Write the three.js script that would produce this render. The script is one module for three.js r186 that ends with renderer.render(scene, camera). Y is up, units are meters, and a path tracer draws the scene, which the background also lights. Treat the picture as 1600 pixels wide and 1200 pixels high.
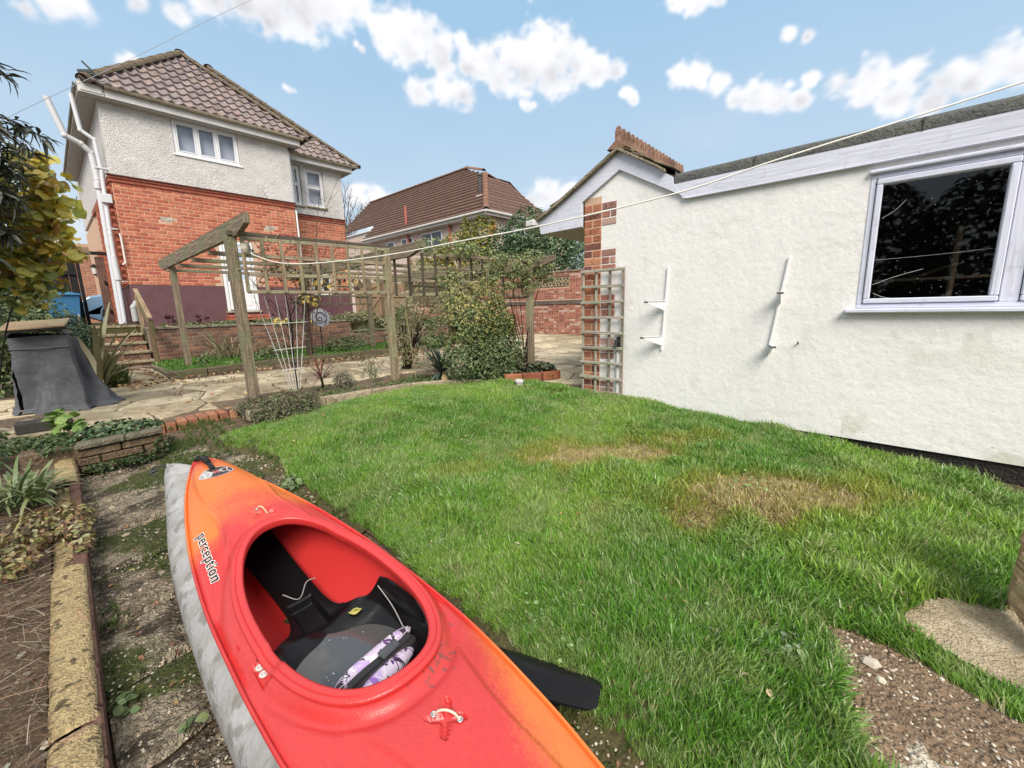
import * as THREE from 'three';
import { mergeGeometries } from 'three/addons/utils/BufferGeometryUtils.js';

// ------------------------------------------------------------------ camera, sky, sun, exposure
const scene = new THREE.Scene();
const camera = new THREE.PerspectiveCamera(85.24, 4 / 3, 0.05, 2000);
const CAM = new THREE.Vector3(0, 1.25, 0);
{
  const pitch = Math.atan2(119, 652), roll = Math.atan(0.0245), yaw = 47.5 * Math.PI / 180;
  const fw = new THREE.Vector3(Math.sin(yaw) * Math.cos(pitch), -Math.sin(pitch), -Math.cos(yaw) * Math.cos(pitch));
  const rt = new THREE.Vector3(Math.cos(yaw), 0, Math.sin(yaw)), up = new THREE.Vector3().crossVectors(rt, fw);
  const r2 = rt.clone().multiplyScalar(Math.cos(roll)).addScaledVector(up, -Math.sin(roll));
  const u2 = up.clone().multiplyScalar(Math.cos(roll)).addScaledVector(rt, Math.sin(roll));
  camera.position.copy(CAM);
  camera.quaternion.setFromRotationMatrix(new THREE.Matrix4().makeBasis(r2, u2, fw.clone().negate()));
  scene.add(camera); camera.name = 'camera';
}
const renderer = new THREE.WebGLRenderer({ antialias: true });
renderer.toneMapping = THREE.LinearToneMapping;
renderer.toneMappingExposure = 1.5;
renderer.shadowMap.enabled = true;
const sunDir = new THREE.Vector3(-0.47, 0.66, 0.585).normalize();
const sun = new THREE.DirectionalLight(0xfff4e8, 3.0);
sun.name = 'sun';
sun.position.copy(sunDir).multiplyScalar(60).add(new THREE.Vector3(4, 0, -6));
sun.target.position.set(4, 0, -6);
sun.castShadow = true; sun.shadow.radius = 60;
Object.assign(sun.shadow.camera, { left: -30, right: 30, top: 30, bottom: -30, near: 1, far: 160 });
scene.add(sun, sun.target);

// ------------------------------------------------------------------ noise
function rngOf(seed) { let a = seed >>> 0; return () => { a = (a + 0x6D2B79F5) | 0; let t = Math.imul(a ^ (a >>> 15), 1 | a); t = (t + Math.imul(t ^ (t >>> 7), 61 | t)) ^ t; return ((t ^ (t >>> 14)) >>> 0) / 4294967296; }; }
const rnd = rngOf(20240611);
const rr = (a, b, r = rnd) => a + (b - a) * r();
const clamp = (x, a = 0, b = 1) => Math.max(a, Math.min(b, x)), lerp = (a, b, t) => a + (b - a) * t;
const sst = (a, b, x) => { const t = clamp((x - a) / (b - a)); return t * t * (3 - 2 * t); };
const TAU = Math.PI * 2, V = (x, y, z) => new THREE.Vector3(x, y, z);
function h2(x, y, s) { let h = Math.imul(x, 374761393) + Math.imul(y, 668265263) + Math.imul(s, 1442695041) | 0; h = Math.imul(h ^ (h >>> 13), 1274126177); h = Math.imul(h ^ (h >>> 15), 2246822519); return ((h ^ (h >>> 16)) >>> 0) / 4294967296; }
const md = (a, n) => ((a % n) + n) % n;
function vn(x, y, per, s) { const xi = Math.floor(x), yi = Math.floor(y), fx = x - xi, fy = y - yi, u = fx * fx * (3 - 2 * fx), v = fy * fy * (3 - 2 * fy); const x0 = per ? md(xi, per) : xi, x1 = per ? md(xi + 1, per) : xi + 1, y0 = per ? md(yi, per) : yi, y1 = per ? md(yi + 1, per) : yi + 1; return lerp(lerp(h2(x0, y0, s), h2(x1, y0, s), u), lerp(h2(x0, y1, s), h2(x1, y1, s), u), v); }
function fb(x, y, per, oct, s) { let a = 0, w = 0.5, t = 0; for (let i = 0; i < oct; i++) { a += w * vn(x, y, per, s + i * 17); t += w; x *= 2; y *= 2; per *= 2; w *= 0.5; } return a / t; }
function n3(x, y, z, s) { const zi = Math.floor(z), f = z - zi, w = f * f * (3 - 2 * f); return lerp(vn(x, y, 0, s + zi * 101), vn(x, y, 0, s + (zi + 1) * 101), w); }
function f3(x, y, z, oct, s) { let a = 0, w = 0.5, t = 0; for (let i = 0; i < oct; i++) { a += w * n3(x, y, z, s + i * 31); t += w; x *= 2.03; y *= 2.03; z *= 2.03; w *= 0.5; } return a / t; }

// ------------------------------------------------------------------ sky: blue air and white cumulus, the same all round
{
  const W = 2048, H = 1024, data = new Float32Array(W * H * 4);
  const banks = [];
  const cloud = (...c) => banks.push(c);   // puffs of one cloud: azimuth, elevation, radius in degrees
  cloud([16.4, 29.3, 1.9], [19.2, 29.5, 2.3], [21.5, 29.8, 2.3], [24.7, 30.3, 2.7], [28, 31.1, 2.4], [30.6, 31, 1.2], [21.3, 28.4, 1.2], [25.1, 29, 1.2], [18, 31.5, 2.5], [23, 32.5, 3]);
  cloud([2.7, 24.4, 0.9], [4.3, 25.1, 1.2], [5.9, 25.6, 1.1]);
  cloud([10.3, 27.1, 1.1], [13.2, 27.3, 1.1]); cloud([8.8, 22.6, 0.9]);
  cloud([35.2, 29.7, 2.3], [33.7, 28.9, 1.8], [37.8, 29.6, 2.1], [39.6, 28.4, 1.7], [36.2, 28.2, 1.7], [39.9, 27.6, 1.6], [42.5, 28.7, 1], [43, 26.9, 1.4]);
  cloud([45.3, 27.4, 2.2], [48.5, 27.7, 2], [52, 28, 2.5], [54.8, 28.3, 2], [53.1, 26.4, 2.5], [56.6, 26.6, 2.3], [58.9, 26, 1.6], [60.9, 25.7, 1.1], [50, 26.4, 2], [46.9, 26.1, 1.7]);
  cloud([37, 24.6, 1.6], [40.1, 24.9, 1.7], [42.4, 24.3, 1.5]);
  cloud([49.6, 23.5, 0.4], [50.3, 23.3, 0.6], [51.1, 23.4, 0.4]); cloud([62, 23.6, 0.6], [62.7, 23.3, 0.7], [63.2, 22.9, 0.5]); cloud([22.2, 23.4, 0.25], [22.6, 23.2, 0.35], [23.1, 23.2, 0.25]); cloud([30.2, 28, 0.35], [30.8, 27.7, 0.4]);
  cloud([52.5, 14, 2.2], [55.2, 13.4, 2], [57.6, 12.6, 1.6], [50.4, 13.2, 1.5]); cloud([31.5, 12.2, 2.6], [28.8, 13.6, 1.6], [34, 11, 1.8]);
  cloud([68, 24.3, 1], [70, 24, 1.3], [72.2, 22.9, 1.2], [76, 21.1, 1.5], [78.1, 20.4, 1.4], [80.2, 19.8, 1], [74.1, 21.2, 1.1]);
  cloud([81, 21.5, 0.8], [83.3, 20.5, 1.3], [85.8, 20.2, 1.8], [88.7, 19.8, 1.5], [88.9, 20.3, 0.8], [91.2, 18.4, 1.6], [92.8, 17.8, 1.4], [87.8, 18.2, 1.7], [90.5, 17.2, 1.7], [85.4, 18.9, 1.3]);
  cloud([94.2, 19, 1.5], [95.4, 18.3, 1.5], [97, 18, 1.5]); cloud([78.8, 25.5, 0.7], [80.3, 24.9, 0.6]); cloud([69.7, 30.1, 1.2], [67.6, 30.7, 1.2], [71.9, 29.8, 0.8]);
  const r = rngOf(77);
  for (let i = 0; i < 150; i++) {          // the rest of the dome carries the same kind of cloud
    const az = r() * 360 - 180, el = 13 + 70 * Math.pow(r(), 1.2);
    if (az > -5 && az < 103 && el < 36) continue;
    const n = 4 + r() * 6 | 0, c = [], sc = 1 + el / 40;
    for (let k = 0; k < n; k++) c.push([az + (r() - 0.5) * 9 * sc / Math.cos(el * Math.PI / 180), el + (r() - 0.5) * 3 * sc, (1 + 1.6 * r()) * sc]);
    banks.push(c);
  }
  const puffs = [];
  for (const b of banks) { let lo = 1e9, hi = -1e9; for (const p of b) { lo = Math.min(lo, p[1] - p[2]); hi = Math.max(hi, p[1] + p[2]); } for (const [az, el, ra] of b) { const a = az * Math.PI / 180, e = el * Math.PI / 180; puffs.push({ x: Math.sin(a) * Math.cos(e), y: Math.sin(e), z: -Math.cos(a) * Math.cos(e), r: ra * Math.PI / 180, lo: lo * Math.PI / 180, hi: hi * Math.PI / 180, el: e }); } }
  const rows = [];
  for (let j = 0; j < H; j++) { const e = ((j + 0.5) / H - 0.5) * Math.PI; rows.push(puffs.filter(p => Math.abs(p.el - e) < p.r * 2.2)); }
  for (let j = 0; j < H; j++) {
    const e = ((j + 0.5) / H - 0.5) * Math.PI, y = Math.sin(e), c = Math.cos(e), up = Math.max(0, y);
    for (let i = 0; i < W; i++) {
      const a = ((i + 0.5) / W - 0.5) * TAU, x = c * Math.cos(a), z = c * Math.sin(a), o = (j * W + i) * 4;
      const t = Math.pow(clamp(up / 0.62), 0.62), m = 0.018 * (vn(a * 9, e * 16, 0, 9) - 0.5);
      let R = lerp(0.60, 0.245, t) + m, G = lerp(0.655, 0.425, t) + m, B = lerp(0.70, 0.615, t) + m;
      if (e < -0.01) { R = 0.20; G = 0.20; B = 0.17; }
      else {
        const hz = sst(0.45, 0.75, f3(x * 3.2, y * 8, z * 3.2, 4, 51)) * sst(0.42, 0.08, e) * sst(0, 0.1, e) * 0.75;   // thin low cloud towards the horizon
        R = lerp(R, 0.66, hz); G = lerp(G, 0.67, hz); B = lerp(B, 0.69, hz);
        const near = rows[j];
        if (near.length) {
          const w1 = f3(x * 26, y * 34, z * 26, 3, 3) - 0.5, w2 = f3(x * 75, y * 95, z * 75, 5, 7) - 0.5;
          let d = -9, lo = 0, hi = 1, s = 0;
          for (const p of near) { const q = x * p.x + y * p.y + z * p.z; if (q < 0.9) continue; const k = 1 - Math.acos(Math.min(1, q)) / p.r; if (k > -1.1) { s += Math.exp(k * 6); if (k > d) { d = k; lo = p.lo; hi = p.hi; } } }
          if (s > 0) d = Math.log(s) / 6;
          const q = d * 0.9 + w1 * 0.85 + w2 * 0.95, dens = Math.pow(sst(-0.16, 0.46, q), 1.1);
          if (dens > 0.003) {
            const v = clamp((e - lo) / (hi - lo + 1e-6)), thick = sst(0.1, 0.9, q);
            const li = 1.05 - 0.36 * thick * sst(0.70, 0.0, v + 0.6 * w1) + 0.20 * w2 + 0.30 * w1;
            R = lerp(R, 0.715 * li, dens); G = lerp(G, 0.72 * li, dens); B = lerp(B, 0.73 * li + 0.02, dens);
          }
        }
      }
      data[o] = R * 0.89; data[o + 1] = G * 0.89; data[o + 2] = B * 0.89; data[o + 3] = 1;
    }
  }
  const sky = new THREE.DataTexture(data, W, H, THREE.RGBAFormat, THREE.FloatType);
  sky.mapping = THREE.EquirectangularReflectionMapping; sky.magFilter = sky.minFilter = THREE.LinearFilter; sky.needsUpdate = true;
  scene.background = sky; scene.environment = sky; scene.environmentIntensity = 1; scene.backgroundIntensity = 1;
}

// ------------------------------------------------------------------ naming and grouping
const used = {};
function numbered(name) { const k = used[name] = (used[name] ?? -1) + 1; return k ? name + '_' + String(k).padStart(3, '0') : name; }
function tag(o, label, category, group) { if (label) o.userData.label = label; if (category) o.userData.category = category; if (group) o.userData.group = group; return o; }
function thing(name, label, category, pos = [0, 0, 0], group) { const o = new THREE.Group(); o.name = numbered(name); o.position.set(...pos); scene.add(o); return tag(o, label, category, group); }
function structure(name) { const o = new THREE.Group(); o.name = numbered(name); scene.add(o); o.userData.kind = 'structure'; return o; }
function offsetOf(o) { const p = V(0, 0, 0); while (o && o !== scene) { p.add(o.position); o = o.parent; } return p; }

// ------------------------------------------------------------------ geometry helpers
const Q = (rx = 0, ry = 0, rz = 0) => new THREE.Quaternion().setFromEuler(new THREE.Euler(rx, ry, rz, 'YXZ'));
const ONE = V(1, 1, 1);
const mat4 = (p, q = new THREE.Quaternion(), s = ONE) => new THREE.Matrix4().compose(p, q, s);
function trisGeo(tris) { const p = []; for (const t of tris) for (const v of t) p.push(v[0], v[1], v[2]); const g = new THREE.BufferGeometry(); g.setAttribute('position', new THREE.Float32BufferAttribute(p, 3)); g.computeVertexNormals(); return g; }
function cbox(w, h, d, b = 0.004) {       // box with chamfered edges
  b = Math.min(b, w * 0.45, h * 0.45, d * 0.45);
  const H = [w / 2, h / 2, d / 2], P = (ax, s) => s.map((k, i) => k * (i === ax ? H[i] : H[i] - b)), tris = [];
  const add = (...q) => { for (let i = 1; i < q.length - 1; i++) { let t = [q[0], q[i], q[i + 1]]; const [a, c, e] = t, u = [c[0] - a[0], c[1] - a[1], c[2] - a[2]], v = [e[0] - a[0], e[1] - a[1], e[2] - a[2]]; const n = [u[1] * v[2] - u[2] * v[1], u[2] * v[0] - u[0] * v[2], u[0] * v[1] - u[1] * v[0]]; if (n[0] * (a[0] + c[0] + e[0]) + n[1] * (a[1] + c[1] + e[1]) + n[2] * (a[2] + c[2] + e[2]) < 0) t = [a, e, c]; tris.push(t); } };
  const S = [-1, 1];
  for (let ax = 0; ax < 3; ax++) { const u = (ax + 1) % 3, v = (ax + 2) % 3; for (const s of S) { const c = (a, e) => { const k = []; k[ax] = s; k[u] = a; k[v] = e; return P(ax, k); }; add(c(-1, -1), c(1, -1), c(1, 1), c(-1, 1)); } }
  for (let ax = 0; ax < 3; ax++) { const u = (ax + 1) % 3, v = (ax + 2) % 3; for (const a of S) for (const e of S) { const k = t => { const o = []; o[ax] = t; o[u] = a; o[v] = e; return o; }; add(P(u, k(-1)), P(u, k(1)), P(v, k(1)), P(v, k(-1))); } }
  for (const a of S) for (const e of S) for (const f of S) add(P(0, [a, e, f]), P(1, [a, e, f]), P(2, [a, e, f]));
  return trisGeo(tris);
}
function boxUV(g, s = 1, ou = 0, ov = 0, grain = false) {   // uv in metres by the way a face points
  if (g.index) g = g.toNonIndexed();
  let ext = null; if (grain) { g.computeBoundingBox(); const b = g.boundingBox; ext = [b.max.x - b.min.x, b.max.y - b.min.y, b.max.z - b.min.z]; }
  const p = g.attributes.position, n = g.attributes.normal, uv = new Float32Array(p.count * 2);
  for (let i = 0; i < p.count; i += 3) {
    let x = 0, y = 0, z = 0; for (let k = 0; k < 3; k++) { x += Math.abs(n.getX(i + k)); y += Math.abs(n.getY(i + k)); z += Math.abs(n.getZ(i + k)); }
    for (let k = 0; k < 3; k++) { const j = i + k, X = p.getX(j), Y = p.getY(j), Z = p.getZ(j); const ax = y >= x && y >= z ? [0, 2] : x >= z ? [2, 1] : [0, 1], W = [X, Y, Z]; const [u, v] = ext && ext[ax[1]] > ext[ax[0]] * 1.5 ? [W[ax[1]], W[ax[0]]] : [W[ax[0]], W[ax[1]]]; uv[j * 2] = u * s + ou; uv[j * 2 + 1] = v * s + ov; }
  }
  g.setAttribute('uv', new THREE.BufferAttribute(uv, 2)); return g;
}
const xf = (g, m) => g.clone().applyMatrix4(m);
function gridGeo(nu, nv, f) {              // f(u, v) -> [x, y, z]
  const p = [], uv = [], ix = [];
  for (let j = 0; j <= nv; j++) for (let i = 0; i <= nu; i++) { p.push(...f(i / nu, j / nv)); uv.push(i / nu, j / nv); }
  for (let j = 0; j < nv; j++) for (let i = 0; i < nu; i++) { const a = j * (nu + 1) + i, b = a + 1, c = a + nu + 1, d = c + 1; ix.push(a, b, d, a, d, c); }
  const g = new THREE.BufferGeometry(); g.setAttribute('position', new THREE.Float32BufferAttribute(p, 3)); g.setAttribute('uv', new THREE.Float32BufferAttribute(uv, 2)); g.setIndex(ix); g.computeVertexNormals(); return g;
}
function clipGeo(g, planes) {              // planes: [nx, ny, nz, d], keeps n.p <= d (non-indexed, position only)
  if (g.index) g = g.toNonIndexed(); const p = g.attributes.position; let tris = [];
  for (let i = 0; i < p.count; i += 3) tris.push([0, 1, 2].map(k => [p.getX(i + k), p.getY(i + k), p.getZ(i + k)]));
  for (const [a, b, c, d] of planes) { const out = []; for (const poly of tris) { const q = []; for (let i = 0; i < poly.length; i++) { const A = poly[i], B = poly[(i + 1) % poly.length], da = a * A[0] + b * A[1] + c * A[2] - d, db = a * B[0] + b * B[1] + c * B[2] - d; if (da <= 0) q.push(A); if (da * db < 0) { const t = da / (da - db); q.push([0, 1, 2].map(k => A[k] + (B[k] - A[k]) * t)); } } if (q.length > 2) out.push(q); } tris = out; }
  const o = []; for (const q of tris) for (let i = 1; i < q.length - 1; i++) o.push([q[0], q[i], q[i + 1]]);
  return o.length ? trisGeo(o) : null;
}
class MB {                                 // collects shapes in world axes, builds ONE mesh under its parent
  constructor() { this.g = []; }
  add(g, m) { g = g.index ? g.toNonIndexed() : g.clone(); if (m) g.applyMatrix4(m); for (const k of Object.keys(g.attributes)) if (!['position', 'normal', 'uv'].includes(k)) g.deleteAttribute(k); if (!g.attributes.normal) g.computeVertexNormals(); this.g.push(g); return this; }
  box(x, y, z, w, h, d, b = 0.004, ry = 0, rx = 0, rz = 0) { return this.add(cbox(w, h, d, b), mat4(V(x, y, z), Q(rx, ry, rz))); }
  span(x0, x1, y0, y1, z0, z1, b = 0.004) { return this.box((x0 + x1) / 2, (y0 + y1) / 2, (z0 + z1) / 2, Math.abs(x1 - x0), Math.abs(y1 - y0), Math.abs(z1 - z0), b); }
  bar(a, b, w, h, ch = 0.004, roll = 0) { a = V(...a); b = V(...b); const d = b.clone().sub(a), L = d.length(); d.normalize(); let up = Math.abs(d.y) > 0.95 ? V(0, 0, 1) : V(0, 1, 0); const x = up.clone().cross(d).normalize(), y = d.clone().cross(x); const m = new THREE.Matrix4().makeBasis(x, y, d); if (roll) m.multiply(new THREE.Matrix4().makeRotationZ(roll)); m.setPosition(a.add(b).multiplyScalar(0.5)); return this.add(cbox(w, h, L, ch), m); }
  tube(pts, r, seg = 16, rad = 6, closed = false) { const c = new THREE.CatmullRomCurve3(pts.map(p => V(...p)), closed); return this.add(new THREE.TubeGeometry(c, seg, r, rad, closed)); }
  taper(pts, r0, r1, seg = 10, rad = 5) { const c = new THREE.CatmullRomCurve3(pts.map(p => V(...p))), fr = c.computeFrenetFrames(seg), P = []; for (let i = 0; i <= seg; i++) P.push(c.getPointAt(i / seg)); return this.add(gridGeo(rad, seg, (u, v) => { const i = Math.round(v * seg), r = lerp(r0, r1, v), a = -u * TAU, p = P[i], N = fr.normals[i], B = fr.binormals[i]; return [p.x + r * (Math.cos(a) * N.x + Math.sin(a) * B.x), p.y + r * (Math.cos(a) * N.y + Math.sin(a) * B.y), p.z + r * (Math.cos(a) * N.z + Math.sin(a) * B.z)]; })); }
  cyl(a, b, r, r2 = r, n = 14) { a = V(...a); b = V(...b); const d = b.clone().sub(a), L = d.length(); const q = new THREE.Quaternion().setFromUnitVectors(V(0, 1, 0), d.normalize()); return this.add(new THREE.CylinderGeometry(r2, r, L, n), mat4(a.add(b).multiplyScalar(0.5), q)); }
  prism(pts, d, m, bevel = 0) { const s = new THREE.Shape(pts.map(p => new THREE.Vector2(...p))); return this.add(new THREE.ExtrudeGeometry(s, { depth: d, bevelEnabled: bevel > 0, bevelSize: bevel, bevelThickness: bevel, bevelSegments: 1, curveSegments: 6 }), m); }
  build(name, m, parent = scene, o = {}) {
    if (!this.g.length) return null;
    const off = offsetOf(parent); const gs = this.g.map(g => boxUV(g, o.uv ?? 1, o.ou ?? 0, o.ov ?? 0, true));
    let g = mergeGeometries(gs); g.translate(-off.x, -off.y, -off.z);
    return mesh(name, g, m, parent, o);
  }
}
function mesh(name, g, m, parent = scene, o = {}) { const k = new THREE.Mesh(g, m); k.name = parent === scene ? numbered(name) : name; k.castShadow = k.receiveShadow = true; if (o.kind) k.userData.kind = o.kind; if (o.label) k.userData.label = o.label; if (o.category) k.userData.category = o.category; if (o.group) k.userData.group = o.group; parent.add(k); return k; }

// ------------------------------------------------------------------ procedural textures and materials
const enc = c => { c = clamp(c); return Math.round(255 * (c <= 0.0031308 ? 12.92 * c : 1.055 * Math.pow(c, 1 / 2.4) - 0.055)); };
function ctex(N, fn, M = N) { const d = new Uint8Array(N * M * 4); for (let j = 0; j < M; j++) for (let i = 0; i < N; i++) { const c = fn((i + 0.5) / N, (j + 0.5) / M), o = (j * N + i) * 4; d[o] = enc(c[0]); d[o + 1] = enc(c[1]); d[o + 2] = enc(c[2]); d[o + 3] = 255; } return fin(new THREE.DataTexture(d, N, M), true); }
function gtex(N, fn, M = N) { const d = new Uint8Array(N * M * 4); for (let j = 0; j < M; j++) for (let i = 0; i < N; i++) { const c = Math.round(255 * clamp(fn((i + 0.5) / N, (j + 0.5) / M))), o = (j * N + i) * 4; d[o] = d[o + 1] = d[o + 2] = c; d[o + 3] = 255; } return fin(new THREE.DataTexture(d, N, M), false); }
function fin(t, srgb) { t.wrapS = t.wrapT = THREE.RepeatWrapping; t.magFilter = THREE.LinearFilter; t.minFilter = THREE.LinearMipmapLinearFilter; t.generateMipmaps = true; if (srgb) t.colorSpace = THREE.SRGBColorSpace; t.needsUpdate = true; return t; }
function rep(t, u, v = u) { const c = t.clone(); c.repeat.set(u, v); c.needsUpdate = true; return c; }
const rgb = a => new THREE.Color().setRGB(a[0], a[1], a[2]);
function M(color, rough = 0.8, o = {}) { const m = o.phys ? new THREE.MeshPhysicalMaterial() : new THREE.MeshStandardMaterial(); m.color = rgb(color); m.roughness = rough; m.metalness = 0; delete o.phys; Object.assign(m, o); return m; }
const mix3 = (a, b, t) => [lerp(a[0], b[0], t), lerp(a[1], b[1], t), lerp(a[2], b[2], t)], sc3 = (a, k) => [a[0] * k, a[1] * k, a[2] * k];

const T = {};
T.grain = gtex(512, (u, v) => 0.5 + 0.9 * (fb(u * 64, v * 64, 64, 3, 5) - 0.5) + 0.5 * (fb(u * 8, v * 8, 8, 3, 6) - 0.5));
T.rough = gtex(512, (u, v) => { const a = fb(u * 40, v * 40, 40, 4, 15); return clamp(0.2 + 1.2 * (a - 0.3)); });
T.woodB = gtex(512, (u, v) => clamp(0.55 + 0.7 * (fb(u * 6, v * 90, 90, 3, 21) - 0.5) * 1.4 - 0.5 * sst(0.68, 0.8, fb(u * 3, v * 40, 40, 2, 23))));
const woodTex = (a, b, c, s) => ctex(512, (u, v) => { const g = fb(u * 5 + 3, v * 80, 80, 3, s), k = fb(u * 4, v * 4, 4, 4, s + 3), f = fb(u * 60, v * 60, 60, 2, s + 5); return sc3(mix3(mix3(a, b, sst(0.3, 0.7, g)), c, sst(0.5, 0.72, k) * 0.8), 0.75 + 0.5 * f); });
T.woodGrey = woodTex([0.22, 0.165, 0.105], [0.125, 0.095, 0.062], [0.15, 0.145, 0.075], 31);
T.woodPale = woodTex([0.36, 0.26, 0.16], [0.21, 0.15, 0.09], [0.24, 0.22, 0.12], 41);
T.woodDark = woodTex([0.10, 0.078, 0.056], [0.05, 0.04, 0.03], [0.085, 0.08, 0.05], 47);
const brickMap = ctex(256, (u, v) => { const k = fb(u * 10, v * 10, 10, 4, 61), f = fb(u * 70, v * 70, 70, 2, 63), p = sst(0.7, 0.8, fb(u * 30, v * 30, 30, 2, 65)); return sc3([1, 1, 1], clamp((0.62 + 0.75 * (k - 0.2)) * (0.72 + 0.56 * f) * (1 - 0.45 * p))); });
T.render = ctex(1024, (u, v) => { const k = fb(u * 6, v * 6, 6, 5, 71), f = fb(u * 110, v * 110, 110, 2, 73); return sc3([1, 0.97, 0.92], clamp(0.80 + 0.22 * (k - 0.5) + 0.36 * (f - 0.5))); });
T.renderB = gtex(1024, (u, v) => clamp(0.5 + 1.1 * (fb(u * 90, v * 90, 90, 3, 75) - 0.5) + 0.5 * (fb(u * 14, v * 14, 14, 2, 77) - 0.5)));
T.stone = ctex(512, (u, v) => { const k = fb(u * 5, v * 5, 5, 5, 81), f = fb(u * 80, v * 80, 80, 2, 83), l = sst(0.58, 0.68, fb(u * 14 + 4, v * 14, 14, 4, 85)), d = sst(0.60, 0.72, fb(u * 9, v * 9 + 2, 9, 4, 87)); let c = mix3([0.85, 0.78, 0.62], [0.52, 0.46, 0.36], k); c = mix3(c, [1, 0.95, 0.82], l * 0.6); c = mix3(c, [0.32, 0.30, 0.2], d * 0.6); return sc3(c, 0.7 + 0.6 * f); });
T.lichen = ctex(512, (u, v) => { const k = fb(u * 7, v * 7, 7, 5, 91), f = fb(u * 90, v * 90, 90, 2, 93), d = sst(0.66, 0.74, fb(u * 20, v * 20, 20, 3, 95)), w = sst(0.62, 0.70, fb(u * 6 + 2, v * 6, 6, 4, 97)); let c = mix3([0.70, 0.54, 0.27], [0.48, 0.365, 0.18], k); c = mix3(c, [0.60, 0.36, 0.22], w * 0.5); c = mix3(c, [0.10, 0.07, 0.035], d * 0.8); return sc3(c, 0.6 + 0.8 * f); });

// ------------------------------------------------------------------ lie of the land: a level patio, the lawn and path falling away towards the viewer
const SY = Math.sin(47.5 * Math.PI / 180), CY = Math.cos(47.5 * Math.PI / 180);
function slope(x, z) { const t = (4.4 - (x * SY - z * CY)) / 0.25; return 0.3 - 0.11 * 0.25 * (t > 40 ? t : Math.log1p(Math.exp(t))); }
const lawnEdge = z => 1.0 + 0.05 * (fb(z * 2.3 + 9, 4.1, 0, 3, 3) - 0.5) + 0.03 - 0.14 * sst(-0.52, 0.05, z) - 0.25 * sst(-3.6, -4.2, z);
function gh(x, z) { const p = sst(lawnEdge(z) + 0.10, lawnEdge(z) - 0.12, x) * sst(-4.7, -4.1, z); return slope(x, z) - 0.055 * p; }
function inPoly(x, z, P) { let c = false; for (let i = 0, j = P.length - 1; i < P.length; j = i++) { const [a, b] = P[i], [d, e] = P[j]; if ((b > z) !== (e > z) && x < (d - a) * (z - b) / (e - b) + a) c = !c; } return c; }
const dirtPoly = [[1.90, -0.10], [1.74, -0.02], [1.52, -0.03], [1.33, 0.05], [1.22, 0.5], [1.1, 1.6], [2.0, 1.6], [1.84, 0.55], [1.86, 0.33], [1.93, 0.14]];
const slabPoly = [[2.12, 0.11], [2.33, 0.22], [2.45, 0.45], [2.45, 0.75], [2.2, 1.1], [1.97, 0.62], [1.97, 0.42], [2.0, 0.30]];
const lawnPoly = [[0.75, -4.22], [1.15, -4.25], [1.9, -4.34], [2.9, -4.32], [3.4, -4.1], [3.72, -3.45], [4.0, -3.15], [3.93, -2.7], [3.90, -1], [3.88, 1.4], [2.5, 1.8], [0.9, 1.8], [0.9, -0.4], [1.0, -2]];
const bare = (x, z) => Math.max(sst(0.13, 0.09, Math.hypot(x - 3.69, z + 3.25)), sst(0.34, 0.1, Math.hypot((x - 3.66), (z + 2.7) * 1.6)), sst(0.5, 0.15, Math.hypot((x - 3.85) * 1.5, z - 0.72)));
function dead(x, z) { const e = (cx, cz, ux, uz, a, b) => { const p = (x - cx) * ux + (z - cz) * uz, q = (x - cx) * uz - (z - cz) * ux; return sst(1.35, 0.55, Math.hypot(p / a, q / b) + 1.3 * (fb(x * 6, z * 6, 0, 4, 41) - 0.5)); }; return Math.max(e(2.62, -1.5, 0.75, 0.66, 0.74, 0.24), e(2.66, -0.5, 0.69, 0.72, 0.78, 0.28), 0.6 * e(3.3, -1.05, 0.7, 0.7, 0.3, 0.12), 0.5 * e(1.8, -2.1, 0.7, 0.7, 0.25, 0.1)); }
function lawnMask(x, z) { if (!inPoly(x, z, lawnPoly) || x < lawnEdge(z) + 0.05 * (vn(x * 14, z * 14, 0, 77) - 0.5)) return 0; const w = 0.05 * (fb(x * 9, z * 9, 0, 2, 5) - 0.5); if (inPoly(x + w, z + w, dirtPoly) || inPoly(x + w, z - w, slabPoly)) return 0; return 1 - bare(x, z); }

const soilTex = ctex(1024, (u, v) => { const k = fb(u * 10, v * 10, 10, 5, 101), f = fb(u * 120, v * 120, 120, 2, 103), g = vn(u * 170, v * 170, 170, 105); let c = mix3([0.105, 0.072, 0.045], [0.19, 0.135, 0.085], k); c = sc3(c, 0.55 + 0.9 * f); return g > 0.9 ? mix3(c, [0.45, 0.38, 0.28], 0.8) : c; });
const soilB = gtex(512, (u, v) => fb(u * 40, v * 40, 40, 4, 107));
const MS = {};
MS.soil = M([1, 1, 1], 0.95, { map: soilTex, bumpMap: soilB, bumpScale: 0.02 });
MS.turf = M([0.5, 0.62, 0.36], 0.95, { map: soilTex, bumpMap: soilB, bumpScale: 0.02 });
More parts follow.
